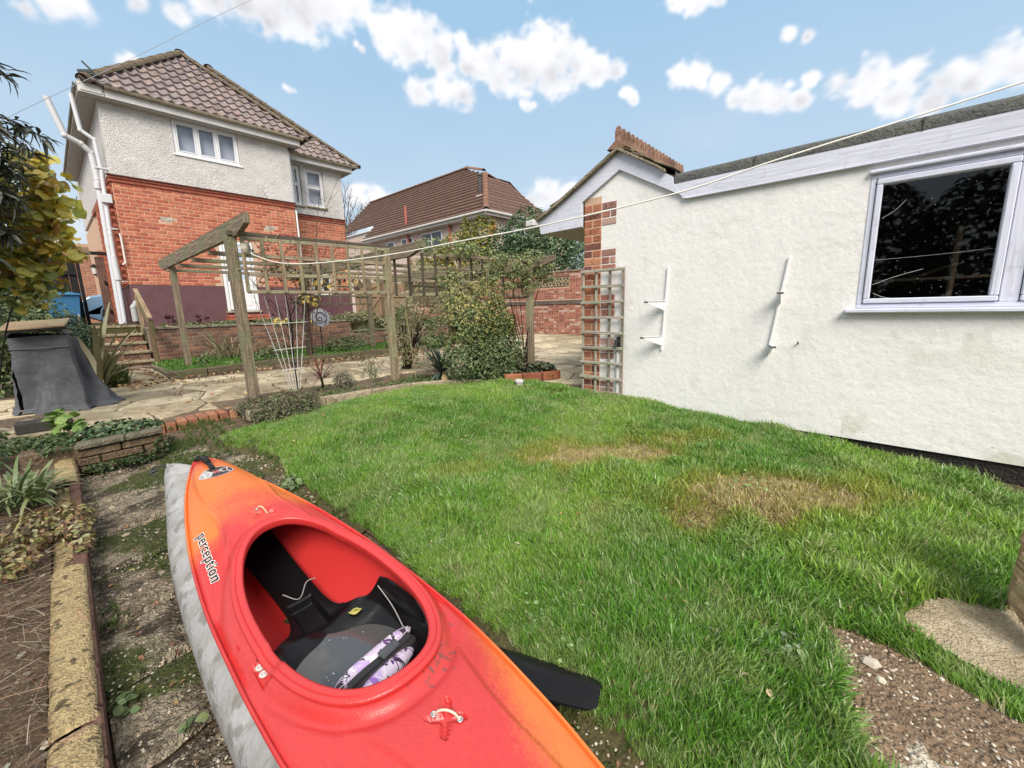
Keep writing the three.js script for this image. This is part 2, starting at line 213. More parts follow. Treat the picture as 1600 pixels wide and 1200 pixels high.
// path concrete: worn aggregate with moss in patches
const pathTex = ctex(1024, (u, v) => { const k = fb(u * 5, v * 5, 5, 5, 111), f = fb(u * 130, v * 130, 130, 2, 113), g = vn(u * 150, v * 150, 150, 115), g2 = vn(u * 75 + f, v * 75, 75, 129), st = fb(u * 18, v * 30, 30, 4, 117), mo = sst(0.50, 0.58, fb(u * 3.0, v * 3.0, 3, 5, 119)) * sst(0.30, 0.52, st + 0.25 * f); let c = mix3([0.34, 0.27, 0.18], [0.15, 0.115, 0.075], sst(0.35, 0.65, k)); c = mix3(c, [0.52, 0.44, 0.31], sst(0.54, 0.64, st) * 0.8); c = mix3(c, [0.06, 0.048, 0.03], sst(0.42, 0.34, st) * 0.7); c = sc3(c, 0.35 + 1.25 * f); if (g > 0.86) c = mix3(c, [0.62, 0.54, 0.40], 0.8); c = mix3(c, sc3([0.085, 0.115, 0.016], 0.35 + 1.2 * f), mo * 0.93); return g2 > 0.90 ? mix3(c, [0.55, 0.50, 0.38], 0.7) : c; });
MS.path = M([1, 1, 1], 0.92, { map: rep(pathTex, 0.6), bumpMap: rep(T.renderB, 1.6), bumpScale: 0.04 });
const dirtTex = ctex(1024, (u, v) => { const k = fb(u * 6, v * 6, 6, 5, 121), f = fb(u * 130, v * 130, 130, 2, 123), g = vn(u * 120 + 0.5 * f, v * 120, 120, 125), w = sst(0.70, 0.75, fb(u * 9, v * 9, 9, 4, 127)); let c = mix3([0.245, 0.17, 0.105], [0.145, 0.098, 0.06], k); c = sc3(c, 0.5 + f); if (g > 0.88) c = mix3(c, [0.55, 0.47, 0.36], clamp((g - 0.88) * 14)); return mix3(c, sc3([0.52, 0.48, 0.38], 0.6 + 0.8 * f), w); });
MS.dirt = M([1, 1, 1], 0.95, { map: dirtTex, bumpMap: T.renderB, bumpScale: 0.02 });

function sheet(name, poly, y, step, mat, parent, wob = 0, uvs = 1) {   // a sheet on the ground cut to an outline
  let x0 = 1e9, x1 = -1e9, z0 = 1e9, z1 = -1e9; for (const [a, b] of poly) { x0 = Math.min(x0, a); x1 = Math.max(x1, a); z0 = Math.min(z0, b); z1 = Math.max(z1, b); }
  const p = [], uv = [], ix = [], id = new Map();
  const at = (i, j) => { const k = i + ',' + j; if (!id.has(k)) { const x = x0 + i * step, z = z0 + j * step; id.set(k, p.length / 3); p.push(x, y(x, z), z); uv.push(x * uvs, z * uvs); } return id.get(k); };
  for (let i = 0; i * step < x1 - x0; i++) for (let j = 0; j * step < z1 - z0; j++) { const x = x0 + (i + 0.5) * step, z = z0 + (j + 0.5) * step; if (inPoly(x + wob * (vn(x * 8, z * 8, 0, 1) - 0.5), z + wob * (vn(x * 8, z * 8, 0, 2) - 0.5), poly)) { const a = at(i, j), b = at(i + 1, j), c = at(i, j + 1), d = at(i + 1, j + 1); ix.push(a, c, b, b, c, d); } }
  const g = new THREE.BufferGeometry(); g.setAttribute('position', new THREE.Float32BufferAttribute(p, 3)); g.setAttribute('uv', new THREE.Float32BufferAttribute(uv, 2)); g.setIndex(ix); g.computeVertexNormals();
  return mesh(name, g, mat, parent);
}
{ // the ground, one sheet to the horizon
  const ax = []; for (const s of [-600, -250, -100, -50, -25, -14]) ax.push(s); for (let s = -8; s < 8; s += 0.16) ax.push(s); for (const s of [8, 9, 10, 11, 12, 14, 18, 25, 40, 70, 120, 250, 600]) ax.push(s);
  const az = []; for (const s of [-600, -250, -120, -70, -45, -30, -20, -16]) az.push(s); for (let s = -13; s < 3; s += 0.16) az.push(s); for (const s of [3.5, 5, 8, 14, 25, 60, 150, 600]) az.push(s);
  const g = gridGeo(ax.length - 1, az.length - 1, (u, v) => { const x = ax[Math.round(u * (ax.length - 1))], z = az[Math.round(v * (az.length - 1))], near = Math.abs(x) < 9 && z > -13 && z < 4; return [x, near ? gh(x, z) - 0.03 + 0.02 * (fb(x * 4, z * 4, 0, 3, 5) - 0.5) : Math.min(0.27, Math.max(-0.6, gh(x, z) - 0.03)), z]; });
  g.index.array.reverse(); g.computeVertexNormals();
  const p = g.attributes.position, uv = g.attributes.uv; for (let i = 0; i < p.count; i++) uv.setXY(i, p.getX(i), p.getZ(i));
  mesh('ground', g, MS.soil, scene, { kind: 'structure' });
}
const bumps = (x, z) => 0.012 * (fb(x * 6, z * 6, 0, 4, 31) - 0.5);
sheet('lawn', lawnPoly, (x, z) => gh(x, z) + bumps(x, z) + 0.004, 0.07, MS.turf, scene, 0.04).userData.kind = 'structure';
sheet('dirt_path', dirtPoly, (x, z) => gh(x, z) + 0.008 + bumps(x, z), 0.03, MS.dirt, scene, 0.05).userData.kind = 'structure';
{ // worn concrete path beside the kayaks, cracked across into slabs
  const o = structure('garden_path'), cuts = [-4.36, -3.72, -3.25, -2.83, -2.38, -1.98, -1.58, -1.15, -0.7, -0.2, 0.4, 1.2], r = rngOf(5);
  for (let k = 0; k < cuts.length - 1; k++) {
    const za = cuts[k], zb = cuts[k + 1], tilt = rr(-0.006, 0.006, r), lift = rr(-0.006, 0.006, r), skew = 0.05;
    const N = 46, Mz = Math.max(10, Math.round((zb - za) / 0.022));
    const g = gridGeo(N, Mz, (u, v) => {
      const x = lerp(-0.06, 1.02, u); const wa = 0.03 * (fb(x * 7, k * 3.3, 0, 3, 8) - 0.5), wb = 0.03 * (fb(x * 7, (k + 1) * 3.3, 0, 3, 8) - 0.5); let z = lerp(za + wa + 0.007, zb + wb - 0.007, v) - skew * (x - 0.4);
      const e = Math.min(v, 1 - v) * (zb - za), drop = 0.022 * sst(0.022, 0, e);
      const rough = 0.026 * (fb(x * 9, z * 14, 0, 4, 33) - 0.5) + 0.016 * (fb(x * 34, z * 48, 0, 2, 35) - 0.5);
      return [x, slope(x, z) - 0.055 * 1 + 0.012 + lift + tilt * (x - 0.5) + rough - drop - 0.03 * sst(0.9, 1.02, x) * vn(z * 9, 1, 0, 3), z];
    });
    g.index.array.reverse(); g.computeVertexNormals();
    const p = g.attributes.position, uv = g.attributes.uv; for (let i = 0; i < p.count; i++) uv.setXY(i, p.getX(i) + k * 0.37, p.getZ(i) + k * 0.61);
    mesh('path_slab', g, MS.path, o);
  }
}
{ // pale concrete slab by the right hand fence
  const g = structure('concrete_slab'); const P = slabPoly;
  sheet('slab_top', P, (x, z) => gh(x, z) + 0.018 + 0.012 * (fb(x * 12, z * 12, 0, 4, 61) - 0.5), 0.02, M([0.62, 0.56, 0.47], 0.9, { map: rep(T.stone, 1.3), bumpMap: rep(T.renderB, 2), bumpScale: 0.012 }), g, 0.03);
}
// ---- paving: an irregular jittered net of stones, each one a piece
function polySlab(P, y, th, bev) { // P: [x, z] outline, any winding
  let a = 0; for (let i = 0; i < P.length; i++) { const [x, z] = P[i], [u, w] = P[(i + 1) % P.length]; a += x * w - u * z; } if (a < 0) P = P.slice().reverse();
  const cx = P.reduce((s, p) => s + p[0], 0) / P.length, cz = P.reduce((s, p) => s + p[1], 0) / P.length, t = [], n = P.length;
  const ins = P.map(([x, z]) => { const d = Math.hypot(x - cx, z - cz), k = Math.max(0.2, 1 - bev / d); return [cx + (x - cx) * k, cz + (z - cz) * k]; });
  for (let i = 0; i < n; i++) { const j = (i + 1) % n, A = [ins[i][0], y, ins[i][1]], B = [ins[j][0], y, ins[j][1]], Cc = [P[i][0], y - bev * 0.7, P[i][1]], D = [P[j][0], y - bev * 0.7, P[j][1]], E = [P[i][0], y - th, P[i][1]], F = [P[j][0], y - th, P[j][1]]; t.push([[cx, y, cz], B, A], [A, B, D], [A, D, Cc], [Cc, D, F], [Cc, F, E]); }
  return trisGeo(t);
}
const stoneTones = [[0.60, 0.55, 0.45], [0.72, 0.66, 0.54], [0.50, 0.44, 0.35], [0.80, 0.74, 0.62], [0.43, 0.39, 0.31]].map(c => M(c, 0.9, { map: T.stone, bumpMap: T.renderB, bumpScale: 0.006 }));
{
  const o = structure('patio'), r = rngOf(11);
  const bed = new MB(); bed.span(-1.5, 12.1, 0.20, 0.287, -10.9, -4.93).span(3.3, 12.1, 0.20, 0.2868, -4.92, -2.5); bed.build('joint_bed', MS.soil, o);
  const ok = (x, z) => { if (x > 11.9) return false; if (z > -8.05 && z < (x < 1.2 ? -5.12 : -5.5) && x > -0.9 && x < 5.9) return true; if (x > 5.9 && z > -9.6 && z < -2.4) return true; if (x > 4.15 && z > -5.5 && z < -2.75 && x + z > 0.75 ) return true; if (x > 0.62 && x < 1.2 && z < -8.05 && z > -10.15) return true; return false; };
  const X = [], step = 0.46, nx = 31, nz = 19; for (let i = 0; i <= nx; i++) { X.push([]); for (let j = 0; j <= nz; j++) X[i].push([-1.4 + i * step + rr(-0.17, 0.17, r) + (j % 2) * 0.2, -10.6 + j * step + rr(-0.13, 0.13, r)]); }
  for (let i = 0; i < nx; i++) for (let j = 0; j < nz; j++) {
    let P = [X[i][j], X[i + 1][j], X[i + 1][j + 1], X[i][j + 1]]; const cx = P.reduce((s, p) => s + p[0], 0) / 4, cz = P.reduce((s, p) => s + p[1], 0) / 4; if (!ok(cx, cz)) { continue; }
    const g = 0.012; const Q2 = []; for (let k = 0; k < 4; k++) { const [ax, az] = P[k], [bx, bz] = P[(k + 1) % 4]; for (const t of [0.09, 0.5, 0.91]) { const m = t === 0.5 ? rr(0.95, 1.05, r) : 1; let x = lerp(ax, bx, t), z = lerp(az, bz, t); x = cx + (x - cx) * m; z = cz + (z - cz) * m; const d = Math.hypot(x - cx, z - cz); Q2.push([cx + (x - cx) * (1 - g / d), cz + (z - cz) * (1 - g / d)]); } }
    const s = polySlab(Q2, 0.3 + rr(-0.003, 0.006, r), 0.05, 0.012); mesh('flagstone', boxUV(s, 0.9, r(), r()), stoneTones[r() * 5 | 0], o);
  }
}
{ // a row of red bricks on edge along the front of the patio
  const o = thing('brick_edging', 'row of worn orange bricks edging the patio, left of the near pergola post', 'brick edging', [0.85, 0.24, -4.93]); const r = rngOf(13);
  const ms = [[0.42, 0.19, 0.10], [0.36, 0.15, 0.085], [0.46, 0.24, 0.13]].map(c => M(c, 0.9, { map: brickMap, bumpMap: T.grain, bumpScale: 0.004 }));
  for (let i = 0; i < 8; i++) { const x = 0.545 + i * 0.082; new MB().box(x, slope(x, -4.93) + 0.005 + rr(-0.004, 0.004, r), -4.96 + i * 0.007, 0.072, 0.09, 0.2, 0.008, rr(-0.04, 0.04, r)).build('brick', ms[r() * 3 | 0], o, { ou: r(), ov: r() }); }
}
{ // left border: raised soil behind its kerb
  const g = gridGeo(40, 110, (u, v) => { const z = lerp(-6.2, 1.0, v), x = lerp(-2.4, -0.15 - 0.024 * (z + 4.8) + 0.03, u); return [x, slope(0, Math.min(z, -0.4)) + 0.045 + 0.10 * sst(-0.2, -1.2, x) + 0.035 * (fb(x * 6, z * 6, 0, 4, 41) - 0.5) + 0.02 * (fb(x * 26, z * 26, 0, 2, 43) - 0.5), z]; });
  g.index.array.reverse(); g.computeVertexNormals(); const p = g.attributes.position, uv = g.attributes.uv; for (let i = 0; i < p.count; i++) uv.setXY(i, p.getX(i), p.getZ(i)); mesh('border_soil', g, MS.soil, scene, { kind: 'structure' });
}
const kerbX = z => -0.115 - 0.0235 * (z + 4.8);
{ // kerb of long lichen-yellow copings on a painted brick face
  const o = thing('border_kerb', 'low kerb of yellow lichen covered copings along the left border beside the path', 'kerb wall', [-0.1, 0, -2]); const r = rngOf(17);
  const top = M([1, 1, 1], 0.92, { map: rep(T.lichen, 1.6), bumpMap: rep(T.renderB, 2.2), bumpScale: 0.016 }), face = M([0.20, 0.105, 0.075], 0.9, { map: brickMap, bumpMap: T.grain, bumpScale: 0.01 });
  const cuts = [-4.8, -3.95, -2.78, -1.72, -0.78, 0.2, 1.0];
  for (let k = 0; k < cuts.length - 1; k++) {
    const a = cuts[k] + 0.006, b = cuts[k + 1] - 0.006, low = k === 1 ? -0.035 : 0;
    const base = (z) => slope(0, z) + 0.085 + low;
    // worn, slightly rounded top
    const g = gridGeo(12, Math.round((b - a) / 0.02), (u, v) => { const z = lerp(a, b, v), x0 = kerbX(z), w = 0.112, e = Math.min(v, 1 - v) * (b - a); const t = u * 4, rnx = 0.006 * (fb(z * 22, u * 3, 0, 3, 71 + k) - 0.5); let x, y; if (t < 0.7) { x = x0; y = lerp(-0.07, -0.012, t / 0.7); } else if (t > 3.3) { x = x0 + w; y = lerp(-0.012, -0.07, (t - 3.3) / 0.7); } else { const q = (t - 0.7) / 2.6; x = x0 + w * (0.02 + 0.96 * q); y = -0.010 * Math.pow(Math.abs(q * 2 - 1), 4) + 0.007 * (fb(x * 40, z * 40, 0, 3, 73) - 0.5); } return [x + rnx, base(z) + y - 0.012 * sst(0.02, 0, e), z]; });
    g.index.array.reverse(); g.computeVertexNormals(); const off = offsetOf(o); const gg = boxUV(g, 1, r(), r()); gg.translate(-off.x, -off.y, -off.z); mesh('coping', gg, top, o);
  }
  for (let k = 0; k < 27; k++) { const a = -4.8 + k * 0.215, b = a + 0.207, z = (a + b) / 2; new MB().box(kerbX(z) + 0.095, slope(0, z) - 0.035, z, 0.05, 0.20, 0.207, 0.006, -0.0235, 0.1).build('brick', face, o, { ou: r(), ov: r() }); }
}
{ // three-course stone planter wall at the head of the path
  const o = thing('planter_wall', 'low stone planter wall of three courses at the far end of the path, ivy over its top', 'planter wall', [0.25, 0.15, -4.33]); const r = rngOf(19);
  const st = M([0.22, 0.215, 0.185], 0.92, { map: rep(T.stone, 2), bumpMap: T.renderB, bumpScale: 0.012 }), br = M([0.20, 0.15, 0.11], 0.92, { map: rep(T.stone, 2), bumpMap: T.renderB, bumpScale: 0.012 });
  const P = (t, z = 0) => [lerp(0.0, 0.49, t), lerp(-4.36, -4.29, t) + z];
  [[0, 0.55], [0.56, 1]].forEach(([a, b]) => { const [x0, z0] = P(a), [x1, z1] = P(b); new MB().bar([x0, 0.325 + 0.03 * a, z0], [x1, 0.325 + 0.03 * b, z1], 0.15, 0.038, 0.007).build('coping', st, o, { ou: r() }); });
  for (let c = 0; c < 3; c++) for (let i = 0; i < 3; i++) { const a = Math.max(0, (i - (c % 2) * 0.5) / 2) + 0.008, b = Math.min(1, (i + 1 - (c % 2) * 0.5) / 2) - 0.008; if (a > 1) continue; const [x0, z0] = P(a, -0.01), [x1, z1] = P(b, -0.01); if (b > a + 0.02) new MB().bar([x0, 0.268 - c * 0.062 + 0.03 * a, z0], [x1, 0.268 - c * 0.062 + 0.03 * b, z1], 0.12 + rr(-0.008, 0.008, r), 0.055, 0.007).build('stone', br, o, { ou: r(), ov: r() }); }
  new MB().span(-0.28, 0.42, 0.1, 0.315, -4.88, -4.42, 0.01).build('soil_fill', MS.soil, o);
}
{ // front bed in line with the pergola: soil, stone edging
  const o = thing('front_bed_edging', 'pale stone edging between the lawn and the planted bed under the pergola', 'bed edging', [2.4, 0.3, -4.4]); const r = rngOf(23);
  const ms = [[0.52, 0.48, 0.40], [0.42, 0.38, 0.31]].map(c => M(c, 0.9, { map: rep(T.stone, 1.5), bumpMap: T.renderB, bumpScale: 0.01 }));
  const pts = [[1.12, -4.42], [1.62, -4.46], [1.88, -4.46], [2.40, -4.42], [2.92, -4.38], [3.30, -4.2], [3.62, -3.82]];
  for (let i = 0; i < pts.length - 1; i++) { const [a, b] = pts[i], [c, d] = pts[i + 1]; new MB().bar([a + 0.006, 0.31, b], [c - 0.006, 0.312, d], 0.085, 0.10, 0.008).build('edging_stone', ms[i % 2], o, { ou: r(), ov: r() }); }
  const q = sheet('bed_soil', [[1.05, -5.42], [1.1, -4.44], [1.9, -4.5], [2.9, -4.4], [3.65, -3.8], [4.05, -3.46], [4.52, -3.3], [4.42, -4.0], [5.7, -4.45], [5.75, -4.85], [3.4, -5.2], [2.6, -5.42]], (x, z) => Math.max(0.318, slope(x, z) + 0.02) + 0.03 * (fb(x * 8, z * 8, 0, 3, 7) - 0.5), 0.06, MS.soil, scene); q.userData.kind = 'structure';
}
{ // orange brick planter edge by the ivy
  const o = thing('brick_planter', 'short curved run of orange bricks holding the ivy clump at the lawn corner', 'brick planter', [4.3, 0.3, -3.4]); const r = rngOf(29);
  const ms = [[0.40, 0.15, 0.075], [0.32, 0.11, 0.06]].map(c => M(c, 0.9, { map: brickMap, bumpMap: T.grain, bumpScale: 0.006 }));
  const pts = [[3.84, -3.66], [4.04, -3.52], [4.26, -3.38], [4.50, -3.28], [4.56, -3.5]];
  for (let i = 0; i < 4; i++) for (let c = 0; c < 1; c++) { const [a, b] = pts[i], [d, e] = pts[i + 1], k = 0.03; new MB().bar([lerp(a, d, k), 0.355, lerp(b, e, k)], [lerp(d, a, k), 0.355, lerp(e, b, k)], 0.1, 0.105, 0.007).build('brick', ms[(i + c) % 2], o, { ou: r(), ov: r() }); }
}
{ // back bed below the house terrace
  const o = thing('back_bed_edging', 'grey timber edging along the grass strip behind the pergola', 'bed edging', [3.5, 0.3, -8.3]); const r = rngOf(31);
  const m = M([0.8, 0.85, 0.8], 0.9, { map: T.woodGrey, bumpMap: T.woodB, bumpScale: 0.006 });
  const pts = [[1.13, -8.18], [1.62, -8.2], [2.35, -8.42], [3.3, -8.44], [4.2, -8.44], [5.1, -8.42], [6.0, -8.22]];
  for (let i = 0; i < pts.length - 1; i++) { const [a, b] = pts[i], [c, d] = pts[i + 1]; new MB().bar([a + 0.006, 0.35, b], [c - 0.006, 0.35, d], 0.09, 0.13, 0.008).build('edging_board', m, o, { ou: r(), ov: r() }); }
  new MB().bar([1.14, 0.34, -8.22], [1.2, 0.34, -10.3], 0.06, 0.08, 0.008).build('edging_board', m, o, { ou: r(), ov: r() });
  const q = sheet('back_bed', [[1.14, -8.2], [1.6, -8.22], [2.35, -8.44], [5.1, -8.44], [6.0, -8.24], [9, -9.4], [9, -10.75], [1.2, -10.75]], (x, z) => 0.365 + 0.05 * (fb(x * 3, z * 3, 0, 3, 7) - 0.5), 0.1, MS.turf, scene); q.userData.kind = 'structure';
}

// ------------------------------------------------------------------ brickwork and tiles
const brickShapes = {};
function brickShape(w, h, d) { const k = [w, h, d].map(x => x.toFixed(3)).join(); if (!brickShapes[k]) { const r = rngOf(w * 9999 + h * 77777 | 0); brickShapes[k] = [0, 1, 2, 3, 4].map(() => boxUV(cbox(w, h, d, 0.005), 1, r() * 3, r() * 3)); } return brickShapes[k]; }
function brickwork(parent, { o, u, n, W, H, tones, max = 300, bw = 0.214, bh = 0.064, j = 0.011, d = 0.05, proud = 0.005, skip, seed = 1, headers = false, name = 'brick' }) {
  const r = rngOf(seed), up = V(0, 1, 0), q = new THREE.Quaternion().setFromRotationMatrix(new THREE.Matrix4().makeBasis(u, up, n)), off = offsetOf(parent), list = [];
  const rows = Math.floor((H + j) / (bh + j) + 0.5);
  for (let k = 0; k < rows; k++) {
    let x = k % 2 ? -(bw + j) / 2 : 0; let hd = headers && k % 2;
    while (x < W - 0.02) { const w0 = hd ? (bw - j) / 2 : bw; let a = Math.max(0, x), b = Math.min(W, x + w0); x += w0 + j; if (b - a < 0.03) continue; const cx = (a + b) / 2, cy = k * (bh + j) + bh / 2; if (skip && skip(cx, cy, b - a)) continue; const p = o.clone().addScaledVector(u, cx).addScaledVector(up, cy).addScaledVector(n, proud - d / 2 + rr(-0.002, 0.002, r)); list.push({ p, w: Math.round((b - a) * 200) / 200, t: r() * tones.length | 0, s: r() * 5 | 0, k: p.distanceTo(CAM) }); }
  }
  list.sort((a, b) => a.k - b.k);
  list.slice(0, max).forEach(e => { const m = mesh(name, brickShape(e.w, bh, d)[e.s], tones[e.t], parent); m.position.copy(e.p).sub(off); m.quaternion.copy(q); });
  const rest = list.slice(max); if (!rest.length) return;
  const gs = [];
  for (const e of rest) { const g = brickShape(e.w, bh, d)[e.s].clone(); g.applyMatrix4(mat4(e.p.clone().sub(off), q)); const c = tones[e.t].color, n2 = g.attributes.position.count, a = new Float32Array(n2 * 3); for (let i = 0; i < n2; i++) { a[i * 3] = c.r; a[i * 3 + 1] = c.g; a[i * 3 + 2] = c.b; } g.setAttribute('color', new THREE.BufferAttribute(a, 3)); gs.push(g); }
  const vm = tones[0].clone(); vm.color = new THREE.Color(1, 1, 1); vm.vertexColors = true; mesh('bricks', mergeGeometries(gs), vm, parent, { kind: 'stuff' });
}
const brickTones = cs => cs.map(c => M(c, 0.88, { map: brickMap, bumpMap: T.grain, bumpScale: 0.003 }));
const houseBrick = brickTones([[0.52, 0.150, 0.080], [0.47, 0.120, 0.068], [0.57, 0.185, 0.10], [0.42, 0.105, 0.065], [0.60, 0.215, 0.12], [0.51, 0.15, 0.09]]);
const oldBrick = brickTones([[0.40, 0.155, 0.105], [0.47, 0.215, 0.15], [0.33, 0.115, 0.085], [0.44, 0.18, 0.12], [0.55, 0.40, 0.32], [0.29, 0.12, 0.10]]);
const darkBrick = brickTones([[0.21, 0.10, 0.065], [0.26, 0.135, 0.085], [0.16, 0.085, 0.06], [0.22, 0.13, 0.09], [0.30, 0.15, 0.09]]);
const MB_ = {};
MB_.mortar = M([0.72, 0.50, 0.36], 0.95, { map: T.render, bumpMap: T.grain, bumpScale: 0.002 });
MB_.mortarDark = M([0.30, 0.26, 0.21], 0.95, { map: T.render });
MB_.upvc = M([0.80, 0.81, 0.82], 0.35);
MB_.white = M([0.76, 0.77, 0.78], 0.5, { map: T.render });
MB_.gutter = M([0.60, 0.60, 0.57], 0.5, { map: rep(T.stone, 2) });
MB_.pipe = M([0.62, 0.64, 0.66], 0.4);
MB_.roughcast = M([0.83, 0.83, 0.835], 0.95, { map: rep(T.render, 0.8), bumpMap: rep(T.renderB, 0.9), bumpScale: 0.018 });
MB_.plinth = M([0.165, 0.078, 0.092], 0.8, { map: T.render, bumpMap: T.renderB, bumpScale: 0.004 });
MB_.band = M([0.36, 0.095, 0.055], 0.85, { map: brickMap, bumpMap: T.grain, bumpScale: 0.003 });
MB_.bandTop = M([0.17, 0.085, 0.065], 0.9, { map: brickMap });
MB_.glass = new THREE.MeshPhysicalMaterial({ color: 0xffffff, roughness: 0.02, transmission: 1, thickness: 0, ior: 1.5 });
MB_.lead = M([0.32, 0.33, 0.34], 0.6); MB_.room = M([0.42, 0.44, 0.50], 0.9); MB_.blind = M([0.55, 0.57, 0.62], 0.8);
const tileTones = cs => cs.map(c => M(c, 0.9, { map: T.stone, bumpMap: T.grain, bumpScale: 0.004 }));
const tilesBrown = tileTones([[0.34, 0.305, 0.36], [0.29, 0.255, 0.31], [0.38, 0.33, 0.38], [0.32, 0.29, 0.35], [0.35, 0.295, 0.33]]);

function rollTile(w, L) {               // interlocking tile: pan and roll, front lip, x along the eave, y up the slope, z out
  const N = 8, t = [], f = u => { const x = u * 1.0; return 0.036 * Math.pow(Math.max(0, Math.sin(Math.PI * clamp((x - 0.42) / 0.58))), 1.3) - 0.010 * Math.sin(Math.PI * clamp(x / 0.42)); };
  for (let i = 0; i < N; i++) { const a = i / N, b = (i + 1) / N, xa = (a - 0.5) * w, xb = (b - 0.5) * w, za = f(a), zb = f(b); const P = (x, y, z) => [x, y, z]; const y0 = -L / 2 - 0.035, y1 = L / 2, lift = 0.046, A = P(xa, y0, za + lift), B = P(xb, y0, zb + lift), C = P(xb, y1, zb + 0.004), D = P(xa, y1, za + 0.004), E = P(xa, y0, za + lift - 0.044), F = P(xb, y0, zb + lift - 0.044); t.push([A, B, C], [A, C, D], [E, F, B], [E, B, A]); }
  return trisGeo(t);
}
function tileSlope(parent, { o, u, s, poly, w = 0.2, L = 0.285, tones, max = 300, seed = 3 }) {   // poly: convex outline in (along, up-slope) metres
  const r = rngOf(seed), n = u.clone().cross(s).normalize(), off = offsetOf(parent), base = rollTile(w, L), list = [];
  let area = 0; for (let i = 0; i < poly.length; i++) { const [a, b] = poly[i], [c, d] = poly[(i + 1) % poly.length]; area += a * d - c * b; } if (area < 0) poly = poly.slice().reverse();
  const planes = poly.map(([a, b], i) => { const [c, d] = poly[(i + 1) % poly.length], l = Math.hypot(c - a, d - b); const nx = (d - b) / l, ny = -(c - a) / l; return [nx, ny, 0, nx * a + ny * b + 0.04]; });
  const us = poly.map(p => p[0]), vs = poly.map(p => p[1]), u0 = Math.min(...us), u1 = Math.max(...us), v0 = Math.min(...vs), v1 = Math.max(...vs);
  const m = new THREE.Matrix4().makeBasis(u, s, n).setPosition(o);
  for (let j = 0; v0 + j * L < v1; j++) for (let i = -1; u0 + i * w < u1 + w; i++) {
    const cu = u0 + (i + 0.5) * w, cv = v0 + (j + 0.5) * L; let g = base.clone().translate(cu, cv, rr(-0.003, 0.003, r));
    const need = planes.filter(([a, b, , d]) => Math.max(...[[-1, -1], [1, -1], [1, 1], [-1, 1]].map(([x, y]) => a * (cu + x * w / 2) + b * (cv + y * (L / 2 + 0.05)))) > d);
    if (need.length) g = clipGeo(g, need); if (!g) continue;
    const p = o.clone().addScaledVector(u, cu).addScaledVector(s, cv); list.push({ g, k: p.distanceTo(CAM), t: r() * tones.length | 0, ou: r(), ov: r() });
  }
  list.sort((a, b) => a.k - b.k);
  const put = e => { let g = boxUV(e.g, 1.2, e.ou, e.ov); g.applyMatrix4(m); g.translate(-off.x, -off.y, -off.z); return g; };
  list.slice(0, max).forEach(e => mesh('roof_tile', put(e), tones[e.t], parent));
  if (list.length > max) mesh('roof_tiles', mergeGeometries(list.slice(max).map(put)), tones[0], parent, { kind: 'stuff' });
}
function hipTiles(parent, a, b, r0, mat, n, name = 'hip_tile') { for (let i = 0; i < n; i++) { const f = t => [0, 1, 2].map(k => lerp(a[k], b[k], t)); const A = f(i / n - 0.01), B = f((i + 1) / n); const d = V(B[0] - A[0], B[1] - A[1], B[2] - A[2]), L = d.length(); d.normalize(); const x = V(0, 1, 0).cross(d).normalize(), y = d.clone().cross(x); const g = gridGeo(8, 1, (u, v) => { const an = Math.PI * u, rad = r0 * (1.06 - 0.1 * v); return [Math.cos(an) * rad, Math.sin(an) * rad * 0.8, (v - 0.5) * L]; }); const mb = new MB(); mb.add(g, new THREE.Matrix4().makeBasis(x, y, d).setPosition(V((A[0] + B[0]) / 2, (A[1] + B[1]) / 2, (A[2] + B[2]) / 2))); mb.build(name, mat, parent, { ou: i * 0.3 }); } }
// a window facing +z: frame, lights between mullions, panes; every light has its own sash
function windowZ(parent, { x0, x1, y0, y1, z, cols = 1, split = 0, sill = true, deep = 0.06, mat = MB_.upvc, back = 0.35, name = 'window' }) {
  const w = new MB(), f = 0.055; w.span(x0, x1, y1 - f, y1, z - deep, z + 0.012).span(x0, x1, y0, y0 + f, z - deep, z + 0.012).span(x0, x0 + f, y0 + f, y1 - f, z - deep, z + 0.012).span(x1 - f, x1, y0 + f, y1 - f, z - deep, z + 0.012);
  const cw = (x1 - x0 - 2 * f) / cols; for (let i = 1; i < cols; i++) w.span(x0 + f + cw * i - 0.025, x0 + f + cw * i + 0.025, y0 + f, y1 - f, z - deep, z + 0.010);
  const frame = w.build(name, mat, parent);
  for (let i = 0; i < cols; i++) { const a = x0 + f + cw * i + (i ? 0.025 : 0), b = x0 + f + cw * (i + 1) - (i < cols - 1 ? 0.025 : 0); const rowsY = split ? [[y0 + f, split - 0.025], [split + 0.025, y1 - f]] : [[y0 + f, y1 - f]]; if (split) new MB().span(a, b, split - 0.025, split + 0.025, z - deep, z + 0.009).build('transom', mat, frame); for (const [c, d] of rowsY) { const s = new MB(), k = 0.028; s.span(a + 0.004, b - 0.004, d - k, d - 0.004, z - 0.03, z + 0.022).span(a + 0.004, b - 0.004, c + 0.004, c + k, z - 0.03, z + 0.022).span(a + 0.004, a + k, c + k, d - k, z - 0.03, z + 0.022).span(b - k, b - 0.004, c + k, d - k, z - 0.03, z + 0.022); s.build('sash', mat, frame); const p = new THREE.PlaneGeometry(b - a - 2 * k + 0.01, d - c - 2 * k + 0.01); const off = offsetOf(frame); const q = mesh('pane', p, MB_.glass, frame); q.position.set((a + b) / 2 - off.x, (c + d) / 2 - off.y, z - off.z); } }
  if (sill) new MB().span(x0 - 0.05, x1 + 0.05, y0 - 0.045, y0 - 0.003, z - 0.05, z + 0.06, 0.008).build('sill', mat, frame);
  return frame;
}

